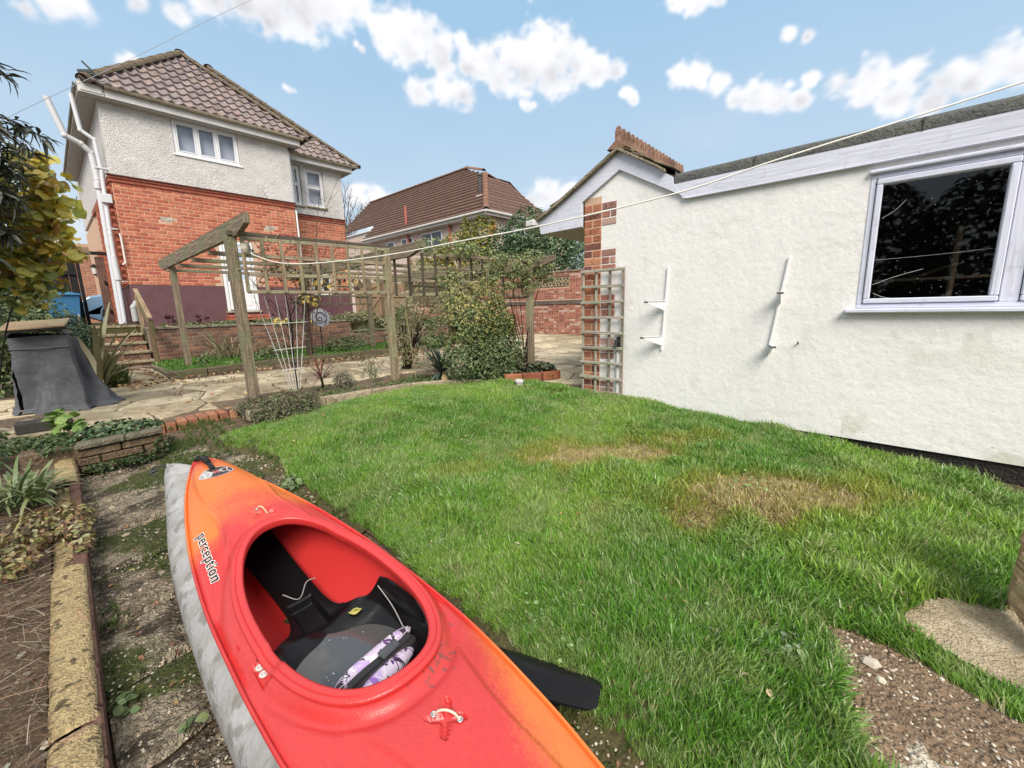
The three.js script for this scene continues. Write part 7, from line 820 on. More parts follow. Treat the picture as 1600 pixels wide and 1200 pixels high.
{ // strap-leaved clump on the kerb
  const o = thing('strap_leaved_clump', 'arching pale green strap leaved clump beside the yellow kerb', 'plant', [-0.29, 0.16, -3.75]); const m = [[0.17, 0.235, 0.085], [0.12, 0.18, 0.06], [0.25, 0.30, 0.14], [0.28, 0.30, 0.12]].map(c => { const k = leafMat(0.45, 0.2); k.color = rgb(c); return k; }); straps(o, 120, { len: [0.20, 0.34], w: 0.017, bend: [0.9, 2.1], tilt: [0.1, 0.75], m, base: [-0.27, 0.17, -3.72], spread: 0.10, seed: 105 }); straps(o, 10, { len: [0.2, 0.3], w: 0.03, bend: [0.6, 1.6], tilt: [0.2, 0.8], m, base: [-0.22, 0.18, -3.85], spread: 0.06, seed: 106 });
}
bush('dying_geranium', 'brown and yellowing geranium sprawling over the gap in the kerb', 'plant', [-0.16, 0.12, -3.2], [[-0.20, 0.17, -3.25, 0.12, 0.06, 0.2], [-0.08, 0.17, -3.22, 0.07, 0.06, 0.22], [-0.28, 0.16, -2.95, 0.1, 0.05, 0.22], [-0.06, 0.13, -3.0, 0.06, 0.05, 0.14], [-0.03, 0.16, -3.3, 0.05, 0.05, 0.12]], { N: 2000, size: 0.03, cols: [[0.34, 0.31, 0.09], [0.24, 0.25, 0.08], [0.42, 0.28, 0.12], [0.5, 0.46, 0.24], [0.22, 0.11, 0.05], [0.14, 0.08, 0.045], [0.30, 0.26, 0.10]], up: 0.7, seed: 107, stems: 16, stemR: 0.003, opt: { gap: 0.3, ns: 9 } });
{ // dry stalks and litter in the left border
  const r = rngOf(109), g = gridGeo(3, 4, (u, v) => [0.5 * Math.cos(u * TAU) * 0.03, 0.5 * Math.sin(u * TAU) * 0.03 + 0.05 * Math.sin(v * Math.PI), v - 0.5]).toNonIndexed(); g.computeVertexNormals();
  const o = scatter('dry_stalks', scene, g, M([1, 1, 1], 0.85), 15000, () => { const z = rr(-3.9, 0.5, r), x = kerbX(z) - 0.01 - Math.pow(r(), 1.3) * 0.8, y = slope(0, Math.min(z, -0.4)) + 0.055 + 0.10 * sst(-0.2, -1.2, x) + rr(-0.005, 0.045, r); const L = 0.025 + 0.13 * Math.pow(r(), 2.2); return { p: [x, y, z], n: [rr(-0.35, 0.35, r), 1, rr(-0.35, 0.35, r)], roll: r() * TAU, s: [L * 0.55, L * 0.55, L], c: vary(pick([[0.27, 0.195, 0.125], [0.36, 0.28, 0.19], [0.17, 0.105, 0.065], [0.09, 0.055, 0.035], [0.22, 0.12, 0.07], [0.13, 0.08, 0.05], [0.46, 0.39, 0.29]], r), r) }; }); tag(o, 'tangle of dry stalks and litter covering the left border soil', 'plant litter');
}
{ // leaf litter on patio, beds and path
  const r = rngOf(111); const zones = [[1.3, 5.8, -8.4, -7.9, 0.31, 420], [1.0, 1.3, -10, -8.2, 0.31, 120], [0.5, 1.2, -8.3, -7.5, 0.31, 160], [0.6, 5.8, -8, -5.5, 0.306, 120], [1.2, 9, -10.5, -8.5, 0.40, 200], [1.4, 6, -10.72, -10.6, 1.06, 90], [0.5, 1.3, -12, -10.2, 0.5, 0], [6, 11, -9, -4, 0.306, 60]];
  const list = []; for (const [a, b, c, d, y, n] of zones) for (let i = 0; i < n; i++) list.push([rr(a, b, r), y + r() * 0.02, rr(c, d, r)]); for (let i = 0; i < 60; i++) { const t = r() * 5 | 0; list.push([rr(0.75, 1.2, r), 0.47 + t * 0.158, -10.2 - t * 0.3 - rr(0.05, 0.28, r)]); } for (let i = 0; i < 300; i++) { const z = rr(-4.3, 0.3, r), x = rr(-0.02, 1.0, r); list.push([x, gh(x, z) + 0.02, z]); } for (let i = 0; i < 150; i++) { const x = rr(1.1, 3.8, r), z = rr(-4.1, 0.3, r); if (lawnMask(x, z)) list.push([x, gh(x, z) + 0.05, z]); } for (let i = 0; i < 60; i++) { const a = r() * TAU, q = r() * 0.22; const x = 3.66 + q * Math.cos(a), z = -2.72 + q * Math.sin(a) * 0.7; list.push([x, gh(x, z) + 0.02, z]); } for (let i = 0; i < 80; i++) { const x = rr(3.5, 3.93, r), z = rr(0.4, 1.1, r); list.push([x, gh(x, z) + 0.02, z]); }
  const o = scatter('fallen_leaves', scene, G_litter, M([1, 1, 1], 0.75), list.length, i => ({ p: list[i], n: [rr(-0.4, 0.4, r), 1, rr(-0.4, 0.4, r)], roll: r() * TAU, s: rr(0.025, 0.06, r) * (list[i][2] > -4.4 ? 0.55 : 1.25), c: vary(pick([[0.40, 0.27, 0.11], [0.28, 0.13, 0.06], [0.46, 0.36, 0.16], [0.20, 0.09, 0.06], [0.52, 0.42, 0.26], [0.34, 0.18, 0.10]], r), r) })); tag(o, 'scattered brown and yellow fallen leaves on the paving and beds', 'leaf litter');
}
// front bed
bush('heather_clump', 'low clump of mixed heather at the corner of the lawn by the near post', 'plant', [1.4, 0.3, -4.5], [[1.22, 0.36, -4.52, 0.16, 0.10, 0.16], [1.45, 0.38, -4.42, 0.2, 0.11, 0.17], [1.65, 0.37, -4.42, 0.15, 0.09, 0.14], [1.32, 0.31, -4.30, 0.22, 0.09, 0.1], [1.55, 0.31, -4.28, 0.2, 0.08, 0.1]], { N: 4200, size: 0.045, geo: G_narrow, cols: [[0.12, 0.16, 0.05], [0.20, 0.23, 0.10], [0.07, 0.09, 0.035], [0.05, 0.04, 0.025], [0.24, 0.20, 0.12]], up: 0.8, seed: 113, stems: 8, stemR: 0.003 });
{ const o = thing('red_cordyline', 'small spiky dark red cordyline in the bed right of the fan trellis', 'plant', [2.135, 0.33, -5.09]); new MB().taper([[2.135, 0.28, -5.09], [2.137, 0.40, -5.09], [2.13, 0.47, -5.09]], 0.016, 0.012, 6, 6).build('stem', bark, o); const m = [[0.115, 0.035, 0.035], [0.18, 0.055, 0.045], [0.25, 0.12, 0.09]].map(c => M(c, 0.5)); straps(o, 46, { len: [0.22, 0.36], w: 0.013, bend: [0.1, 0.9], tilt: [0.05, 1.5], m, base: [2.132, 0.45, -5.09], spread: 0.006, seed: 115 }); }
bush('lavender_stubs', 'small dry grey lavender bush beside the red cordyline', 'plant', [2.38, 0.32, -5.03], [[2.38, 0.42, -5.03, 0.12, 0.12, 0.1]], { N: 620, size: 0.055, geo: G_narrow, cols: [[0.22, 0.22, 0.15], [0.15, 0.15, 0.09], [0.30, 0.27, 0.18]], up: 1.4, seed: 117, stems: 22, stemR: 0.003, stemM: M([0.24, 0.20, 0.13], 0.9) });
bush('slender_shrub', 'slender leggy shrub with grey green leaves left of the middle pergola post', 'shrub', [2.78, 0.32, -5.06], [[2.72, 0.72, -5.1, 0.07, 0.25, 0.07], [2.82, 0.55, -5.04, 0.09, 0.18, 0.07], [2.66, 0.62, -5.1, 0.05, 0.15, 0.05], [2.76, 0.9, -5.1, 0.12, 0.2, 0.08]], { N: 380, size: 0.05, geo: G_narrow, cols: [[0.13, 0.19, 0.09], [0.09, 0.14, 0.06]], up: 0.9, seed: 119, stems: 7, stemR: 0.006, stemM: M([0.14, 0.15, 0.08], 0.9) });
{ const r = rngOf(121), list = []; for (let i = 0; i < 1500; i++) { const t = r(), x = lerp(1.75, 3.55, t), z = lerp(-4.55, -4.3, t) - Math.pow(r(), 1.5) * 0.8; list.push([x, 0.325 + r() * 0.03, z]); } for (let i = 0; i < 300; i++) list.push([rr(3.1, 3.5, r), 0.33 + r() * 0.05, rr(-4.75, -4.3, r)]); const o = scatter('bed_weeds', scene, G_leaf, LM, list.length, i => (f3(list[i][0] * 5, 1, list[i][2] * 5, 2, 3) < 0.45 ? null : { p: list[i], n: [rr(-0.7, 0.7, r), 1, rr(-0.7, 0.7, r)], roll: r() * TAU, s: rr(0.02, 0.05, r), c: vary(pick([[0.10, 0.17, 0.04], [0.14, 0.20, 0.05], [0.07, 0.11, 0.03]], r), r) })); tag(o, 'small green weeds over the soil of the front bed', 'weeds'); }
{ const o = thing('yucca', 'dark green yucca with one dead tan leaf at the foot of the large shrub', 'plant', [3.47, 0.33, -4.45]); const m = [[0.055, 0.09, 0.06], [0.08, 0.12, 0.08], [0.13, 0.17, 0.12]].map(c => M(c, 0.42)); straps(o, 60, { len: [0.28, 0.44], w: 0.04, bend: [0.1, 0.9], tilt: [0.1, 1.65], m, base: [3.47, 0.42, -4.45], spread: 0.02, seed: 123 }); const d = M([0.52, 0.38, 0.20], 0.7), off = offsetOf(o); for (const a of [-0.75, -0.45]) { const k = mesh('dead_leaf', boxUV(strapGeo(0.24, 0.04, 0.5).toNonIndexed()), d, o); k.position.set(3.47 - off.x, 0.44 - off.y, -4.42 - off.z); k.rotation.set(2.1, 0, 0); k.quaternion.premultiply(Q(0, a, 0)); } new MB().cyl([3.47, 0.28, -4.45], [3.47, 0.44, -4.45], 0.035).build('stem', bark, o); }
// the big shrub and the climber along the pergola
{ const list = [[3.62, 0.60, -4.05, 0.40, 0.34, 0.34], [3.95, 0.62, -3.95, 0.38, 0.34, 0.3], [4.3, 0.62, -3.95, 0.2, 0.3, 0.2], [3.3, 0.95, -4.35, 0.18, 0.22, 0.16], [3.55, 0.92, -4.05, 0.34, 0.34, 0.3], [3.92, 0.98, -4.1, 0.44, 0.36, 0.32], [4.2, 0.85, -4.1, 0.24, 0.4, 0.25], [3.75, 1.22, -4.15, 0.44, 0.24, 0.28], [4.08, 1.28, -4.2, 0.32, 0.22, 0.25], [3.7, 0.38, -3.85, 0.3, 0.12, 0.2]]; const o = bush('large_shrub', 'large mixed shrub with dark green base and yellowing top in front of the pergola', 'shrub', [3.8, 0.3, -4.0], list, { N: 10500, size: 0.042, cols: [[0.06, 0.11, 0.035], [0.085, 0.14, 0.045], [0.12, 0.18, 0.055], [0.15, 0.21, 0.065], [0.22, 0.27, 0.11]], seed: 125, stems: 18, stemR: 0.012, opt: { gap: 0.42, ns: 5 } });
  const r = rngOf(127), f = clumps(r, list.slice(4, 9).map(c => [c[0], c[1] + 0.14, c[2], c[3] * 1.05, c[4] * 1.05, c[5]]), { gap: 0.42, ns: 5 }); scatter('autumn_foliage', o, G_leaf, LM, 5200, () => { const q = f(); if (!q) return null; return { p: q.p, n: [q.d[0] + rr(-0.8, 0.8, r), 0.7 + rr(-0.4, 0.5, r), q.d[2] + rr(-0.8, 0.8, r)], roll: r() * TAU, s: rr(0.022, 0.045, r), c: vary(pick([[0.24, 0.28, 0.08], [0.33, 0.33, 0.08], [0.16, 0.22, 0.06], [0.42, 0.36, 0.09], [0.34, 0.26, 0.14]], r), r) }; });
  const sh = new MB(); for (let i = 0; i < 16; i++) { const x = 3.4 + r() * 0.9, z = -4.2 + rr(-0.15, 0.15, r), h = rr(1.4, 1.95, r); sh.taper([[3.8 + (x - 3.8) * 0.4, 0.4, z], [x, 1.0, z], [x + rr(-0.1, 0.1, r), h, z + rr(-0.1, 0.1, r)]], 0.006, 0.002, 8, 4); } for (const [x, z, h] of [[3.13, -4.7, 1.25], [3.30, -4.6, 1.0], [3.36, -4.55, 0.95]]) sh.bar([x + 0.06, 0.32, z + 0.05], [x, h, z], 0.010, 0.010); sh.build('canes', M([0.30, 0.24, 0.13], 0.9), o); }
bush('pale_shrub', 'pale pinkish and cream leaved shrub left of the large shrub', 'shrub', [3.9, 0.3, -5.9], [[3.9, 1.0, -5.9, 0.36, 0.5, 0.3], [4.2, 1.25, -5.9, 0.4, 0.4, 0.3], [4.0, 0.6, -5.8, 0.3, 0.3, 0.25], [4.6, 1.1, -5.8, 0.35, 0.5, 0.3], [3.7, 0.9, -5.7, 0.25, 0.5, 0.2]], { N: 2200, size: 0.05, cols: [[0.36, 0.34, 0.18], [0.48, 0.38, 0.26], [0.22, 0.27, 0.09], [0.28, 0.32, 0.12], [0.42, 0.29, 0.18]], seed: 129, stems: 22, opt: { gap: 0.42, ns: 5 } });
bush('pergola_climber', 'evergreen honeysuckle sprawling over the right half of the pergola top', 'climber', [5.45, 0.3, -4.7], [[3.75, 2.12, -4.85, 0.3, 0.10, 0.25], [4.2, 2.10, -4.8, 0.35, 0.12, 0.28], [4.7, 1.98, -4.75, 0.4, 0.18, 0.28], [5.15, 1.95, -4.65, 0.38, 0.22, 0.28], [5.6, 1.95, -4.55, 0.34, 0.24, 0.3], [5.85, 1.85, -4.5, 0.2, 0.2, 0.25], [5.0, 1.7, -4.65, 0.5, 0.18, 0.16], [4.4, 1.68, -4.72, 0.45, 0.2, 0.14], [3.95, 1.6, -4.8, 0.22, 0.3, 0.12], [5.5, 1.65, -4.6, 0.2, 0.2, 0.15]], { N: 5000, size: 0.043, cols: [[0.22, 0.26, 0.075], [0.26, 0.32, 0.12], [0.12, 0.18, 0.05], [0.34, 0.38, 0.19], [0.22, 0.25, 0.08]], seed: 131, stems: 16, stemR: 0.009, opt: { gap: 0.46, ns: 5 } });
bush('ivy_mound', 'rounded mound of variegated ivy in the brick planter at the lawn corner', 'ivy', [4.3, 0.3, -3.55], [[4.2, 0.40, -3.6, 0.24, 0.12, 0.18], [4.42, 0.40, -3.45, 0.2, 0.11, 0.15], [4.05, 0.36, -3.7, 0.18, 0.10, 0.12]], { N: 1500, size: 0.038, geo: G_round, cols: [[0.06, 0.10, 0.035], [0.11, 0.15, 0.07], [0.20, 0.24, 0.13], [0.04, 0.07, 0.025]], mat: LMg, up: 0.8, seed: 133, stems: 5, stemR: 0.004 });
{ const P = thing('white_pot', 'small white plastic flower pot on the grass by the brick planter', 'flower pot', [3.71, 0.29, -3.28]); const m = M([0.70, 0.66, 0.67], 0.5); const pts = [[0, 0], [0.036, 0], [0.048, 0.075], [0.053, 0.077], [0.054, 0.098], [0.049, 0.098], [0.044, 0.075], [0.034, 0.008], [0, 0.008]].map(p => new THREE.Vector2(...p)); const g = new THREE.LatheGeometry(pts, 28); new MB().add(g, mat4(V(3.71, 0.295, -3.28), Q(0.08, 0, 0.05))).build('pot', m, P); new MB().add(new THREE.CircleGeometry(0.042, 20), mat4(V(3.71, 0.365, -3.28), Q(-Math.PI / 2, 0, 0))).build('soil', MS.soil, P); { const q = gridGeo(6, 1, (u, v) => { const a = -1.9 + u * 0.7, r0 = lerp(0.0405, 0.0475, v); return [3.71 + Math.sin(a) * r0 * 1.02, lerp(0.318, 0.358, v), -3.28 + Math.cos(a + 0.2) * r0 * 1.02]; }); new MB().add(q).build('paper_label', M([0.9, 0.9, 0.9], 0.6), P); } }
// climbing rose on the dark back post
{ const o = bush('climbing_rose', 'leggy climbing rose with a few yellow leaves and bare canes above the pergola', 'climber', [3.5, 0.3, -8.75], [[3.45, 1.5, -8.7, 0.3, 0.12, 0.15], [3.2, 2.0, -8.5, 0.4, 0.16, 0.3], [3.8, 1.95, -8.6, 0.5, 0.2, 0.3], [4.4, 1.85, -8.6, 0.3, 0.2, 0.3], [2.5, 1.9, -6.5, 0.4, 0.12, 0.4], [3.3, 1.2, -8.7, 0.2, 0.4, 0.15]], { N: 520, size: 0.07, cols: [[0.10, 0.06, 0.04], [0.06, 0.05, 0.03], [0.16, 0.12, 0.06], [0.09, 0.10, 0.04]], seed: 135, stems: 0, opt: { gap: 0.42, ns: 4 } });
  const r = rngOf(137), c = new MB(); const canes = [[[3.5, 0.3, -8.75], [3.55, 1.2, -8.7], [3.6, 2.2, -8.6], [3.97, 3.1, -8.6], [4.38, 3.95, -8.6]], [[3.52, 0.3, -8.75], [3.6, 1.4, -8.65], [3.75, 2.5, -8.6], [3.95, 3.69, -8.55]], [[3.5, 0.3, -8.7], [3.45, 1.4, -8.6], [3.4, 2.4, -8.6], [3.25, 3.2, -8.6]], [[3.55, 0.4, -8.7], [3.75, 1.6, -8.6], [4.3, 2.6, -8.6], [4.9, 3.4, -8.6]], [[3.5, 1.2, -8.7], [3.2, 1.9, -8.4], [2.7, 2.2, -7.6], [2.4, 2.6, -7.0]], [[3.5, 1.3, -8.7], [3.9, 2.1, -8.5], [4.5, 2.2, -8.4], [5.0, 2.7, -8.3]], [[3.5, 0.9, -8.65], [3.0, 1.7, -8.3], [2.4, 2.0, -7.2], [1.9, 2.25, -6.2]], [[3.55, 0.6, -8.7], [4.2, 0.9, -8.6], [4.8, 1.5, -8.7], [5.0, 2.1, -8.8]], [[3.5, 0.5, -8.7], [2.9, 1.3, -8.6], [2.3, 2.1, -8.2], [2.1, 2.7, -8.0]]]; canes.forEach((p, i) => c.taper(p, i < 4 ? 0.012 : 0.009, 0.003, 16, 5)); for (let i = 0; i < 46; i++) { const cv = new THREE.CatmullRomCurve3(pick(canes, r).map(p => V(...p))), t = rr(0.35, 0.98, r), p = cv.getPointAt(t), e = [p.x + rr(-0.35, 0.35, r), p.y + rr(-0.1, 0.35, r), p.z + rr(-0.2, 0.2, r)]; c.taper([[p.x, p.y, p.z], [(p.x + e[0]) / 2 + 0.03, (p.y + e[1]) / 2, (p.z + e[2]) / 2], e], 0.004, 0.0015, 5, 4); } c.build('canes', M([0.10, 0.06, 0.045], 0.9), o);
  const ym = [[0.62, 0.48, 0.10], [0.70, 0.58, 0.18], [0.55, 0.38, 0.08]].map(k => { const m = leafMat(0.6, 0.25); m.color = rgb(k); return m; }), lg = [boxUV(leafGeo(0.7, 0.12, 0.2)), boxUV(leafGeo(0.55, 0.2, 0.3))], off = offsetOf(o); for (const [x, y, z, a, n] of [[3.5, 1.52, -8.55, 0.16, 34], [3.25, 1.98, -8.3, 0.22, 26], [3.75, 1.82, -8.4, 0.15, 16], [4.3, 1.95, -8.4, 0.2, 22], [4.05, 2.15, -8.4, 0.15, 12], [2.95, 1.15, -8.6, 0.12, 14], [4.35, 1.0, -10.6, 0.2, 12]]) for (let i = 0; i < n; i++) { const m = mesh('yellow_leaf', pick(lg, r), pick(ym, r), o), s = rr(0.07, 0.12, r); m.scale.set(s, s, s); m.position.set(x + rr(-a, a, r) - off.x, y + rr(-a, a, r) * 0.5 - off.y, z + rr(-a, a, r) * 0.6 - off.z); m.rotation.set(rr(0.2, 1.6, r), r() * TAU, rr(-0.6, 0.6, r), 'YXZ'); } }
{ // bare climber inside the fan trellis
  const o = thing('trellis_climber', 'thin bare climber with a few dark leaves on the white fan trellis', 'climber', [1.92, 0.3, -5.38]); const r = rngOf(139), c = new MB(); c.taper([[1.96, 0.28, -5.4], [1.95, 0.7, -5.4], [1.97, 1.1, -5.38], [1.93, 1.5, -5.35]], 0.014, 0.005, 12, 5); for (let i = 0; i < 26; i++) { const x = 1.95, y = rr(0.5, 1.3, r), e = [x + rr(-0.35, 0.3, r), y + rr(0.1, 0.5, r), -5.38 + rr(-0.1, 0.05, r)]; c.taper([[x, y, -5.39], [(x + e[0]) / 2, (y + e[1]) / 2 + 0.05, -5.38], e], 0.004, 0.0015, 6, 4); } c.build('stems', barkDark, o); scatter('leaves', o, G_leaf, LM, 170, () => ({ p: [1.95 + rr(-0.3, 0.3, r), rr(0.55, 1.75, r), -5.38 + rr(-0.08, 0.05, r)], n: [rr(-1, 1, r), 0.6, rr(-1, 1, r)], roll: r() * TAU, s: rr(0.025, 0.05, r), c: vary(pick([[0.09, 0.10, 0.05], [0.07, 0.05, 0.03], [0.28, 0.25, 0.10]], r), r) }));
  const u = new MB(); for (const t of [[[1.6, 1.5, -5.2], [1.9, 1.9, -5.15], [2.2, 2.2, -5.1]], [[2.0, 1.5, -5.2], [2.3, 1.85, -5.15], [2.5, 2.35, -5.1]], [[1.55, 1.9, -5.1], [2.0, 1.75, -5.15], [2.6, 1.9, -5.1]], [[2.1, 1.4, -5.2], [2.4, 1.6, -5.15], [2.85, 1.75, -5.05]], [[1.7, 1.95, -5.1], [1.9, 2.2, -5.1], [1.75, 2.55, -5.15]], [[2.4, 1.9, -5.1], [2.65, 2.25, -5.1], [2.95, 2.45, -5.1]], [[1.6, 1.6, -5.14], [2.0, 2.0, -5.14], [2.3, 1.95, -5.14]]]) u.taper(t, 0.005, 0.002, 10, 4); u.build('twigs', M([0.20, 0.15, 0.10], 0.9), o, { kind: 'stuff' }); scatter('tendrils', o, G_narrow, LM, 240, () => ({ p: [rr(1.6, 2.9, r), rr(1.75, 2.1, r), -5.12 + rr(-0.25, 0.06, r)], n: [rr(-1, 1, r), 0.6, rr(-1, 1, r)], roll: r() * TAU, s: rr(0.04, 0.08, r), c: vary(pick([[0.34, 0.27, 0.15], [0.12, 0.07, 0.04], [0.40, 0.34, 0.18], [0.09, 0.10, 0.04]], r), r) }));
}
// back bed and terrace edge
bush('variegated_bush', 'cream and green variegated bush behind the middle pergola post', 'shrub', [5.8, 0.36, -8.75], [[5.6, 0.62, -8.75, 0.36, 0.3, 0.3], [6.0, 0.62, -8.7, 0.36, 0.28, 0.3], [5.8, 0.85, -8.8, 0.3, 0.22, 0.25]], { N: 2200, size: 0.06, cols: [[0.38, 0.36, 0.22], [0.26, 0.26, 0.12], [0.12, 0.14, 0.06], [0.07, 0.09, 0.035], [0.30, 0.22, 0.16]], seed: 141, opt: { gap: 0.34, ns: 5 } });
bush('round_box_bush', 'clipped round bright green bush behind the pergola by the board fence', 'shrub', [7.2, 0.7, -11], [[7.2, 1.0, -11.0, 0.46, 0.34, 0.42]], { N: 3600, size: 0.05, geo: G_round, cols: [[0.07, 0.15, 0.035], [0.05, 0.115, 0.028], [0.10, 0.20, 0.05]], mat: LM, up: 0.7, seed: 143, opt: { shell: 0.8, gap: 0.2 } });
bush('terrace_sedum', 'low pale green sedum along the top of the brick retaining wall', 'plant', [2.2, 1.03, -10.75], [[1.9, 1.08, -10.78, 0.3, 0.05, 0.12], [2.6, 1.08, -10.78, 0.4, 0.05, 0.12], [3.3, 1.09, -10.78, 0.4, 0.07, 0.12]], { N: 1300, size: 0.045, cols: [[0.16, 0.21, 0.09], [0.10, 0.15, 0.05], [0.22, 0.25, 0.13]], up: 0.9, seed: 145, stems: 4, stemR: 0.004 });
bush('terrace_euonymus', 'yellow and white edged euonymus on the right end of the retaining wall', 'shrub', [5.6, 1.0, -10.8], [[4.9, 1.1, -10.75, 0.35, 0.14, 0.2], [5.4, 1.1, -10.7, 0.3, 0.16, 0.2], [5.9, 1.12, -10.8, 0.35, 0.18, 0.2], [6.4, 0.95, -10.75, 0.3, 0.2, 0.2]], { N: 1900, size: 0.055, cols: [[0.30, 0.30, 0.12], [0.14, 0.18, 0.06], [0.42, 0.42, 0.28], [0.07, 0.10, 0.035], [0.22, 0.22, 0.06]], up: 0.7, seed: 147, stems: 5 });
{ const o = thing('dark_sedum', 'dark red black seed heads on the wall top behind the far left pergola post', 'plant', [1.95, 1.03, -10.7]); const r = rngOf(149), q = new MB(), hd = new MB(); for (let i = 0; i < 9; i++) { const x = (i < 5 ? 1.62 : 2.2) + rr(-0.14, 0.14, r), z = -10.7 + rr(-0.1, 0.1, r), h = rr(0.12, 0.26, r); q.taper([[x, 1.03, z], [x + 0.01, 1.03 + h * 0.5, z], [x + rr(-0.03, 0.03, r), 1.03 + h, z]], 0.006, 0.004, 4, 4); for (let k = 0; k < 6; k++) hd.add(new THREE.IcosahedronGeometry(rr(0.018, 0.03, r), 0), mat4(V(x + rr(-0.04, 0.04, r), 1.03 + h + rr(-0.02, 0.02, r), z + rr(-0.03, 0.03, r)))); } q.build('stems', M([0.08, 0.03, 0.03], 0.8), o); hd.build('seed_heads', M([0.07, 0.02, 0.025], 0.8), o); }
{ const o = thing('wispy_grasses', 'straw coloured wispy grass clump in front of the brick retaining wall', 'plant', [2.3, 0.36, -9.9]); const m = [[0.40, 0.34, 0.20], [0.24, 0.24, 0.11], [0.32, 0.26, 0.16], [0.15, 0.19, 0.07]].map(c => { const k = leafMat(0.7, 0.2); k.color = rgb(c); return k; }); straps(o, 130, { len: [0.4, 0.85], w: 0.014, bend: [0.6, 2.0], tilt: [0.05, 0.7], m, base: [2.35, 0.36, -9.85], spread: 0.3, seed: 151 }); }
bush('bed_perennials', 'green leafy perennials in the back bed between the pergola posts', 'plant', [4.4, 0.36, -9.3], [[4.2, 0.55, -9.0, 0.3, 0.2, 0.25], [3.0, 0.48, -9.3, 0.35, 0.14, 0.3], [4.8, 0.5, -9.6, 0.3, 0.2, 0.3], [2.6, 0.45, -8.6, 0.3, 0.08, 0.12], [1.75, 0.48, -8.9, 0.12, 0.16, 0.1], [6.3, 0.5, -8.6, 0.4, 0.12, 0.2], [6.8, 0.55, -9.2, 0.5, 0.2, 0.4]], { N: 2400, size: 0.06, cols: [...greens.mid, [0.13, 0.19, 0.05], [0.18, 0.24, 0.09]], up: 0.9, seed: 153, stems: 10, stemR: 0.005 });
{ const o = thing('garden_plaque', 'pale round garden plaque with a dark curling figure on the terrace edge', 'ornament', [4.27, 0.93, -9.9]); const c = document.createElement('canvas'); c.width = c.height = 256; const x = c.getContext('2d'); x.fillStyle = 'rgb(150,152,160)'; x.fillRect(0, 0, 256, 256); x.strokeStyle = 'rgb(52,52,58)'; x.lineWidth = 22; x.lineCap = 'round'; x.beginPath(); x.arc(120, 130, 62, 0.4, 4.6); x.stroke(); x.lineWidth = 14; x.beginPath(); x.arc(150, 140, 26, 2, 7); x.stroke(); x.beginPath(); x.moveTo(20, 70); x.quadraticCurveTo(120, 10, 236, 90); x.stroke(); x.beginPath(); x.moveTo(170, 60); x.quadraticCurveTo(230, 150, 190, 230); x.stroke(); const t = new THREE.CanvasTexture(c); t.colorSpace = THREE.SRGBColorSpace; t.magFilter = THREE.LinearFilter; const g = new THREE.CylinderGeometry(0.21, 0.21, 0.04, 36); const d = mesh('disc', g, [M([0.55, 0.56, 0.58], 0.6), M([1, 1, 1], 0.6, { map: t }), M([0.55, 0.56, 0.58], 0.6)], o); d.rotation.set(Math.PI / 2 - 0.2, 0, 0); d.position.set(0, 0.2, 0); new MB().cyl([4.27, 0.36, -9.95], [4.27, 1.05, -9.95], 0.012).build('stake', barkDark, o); }
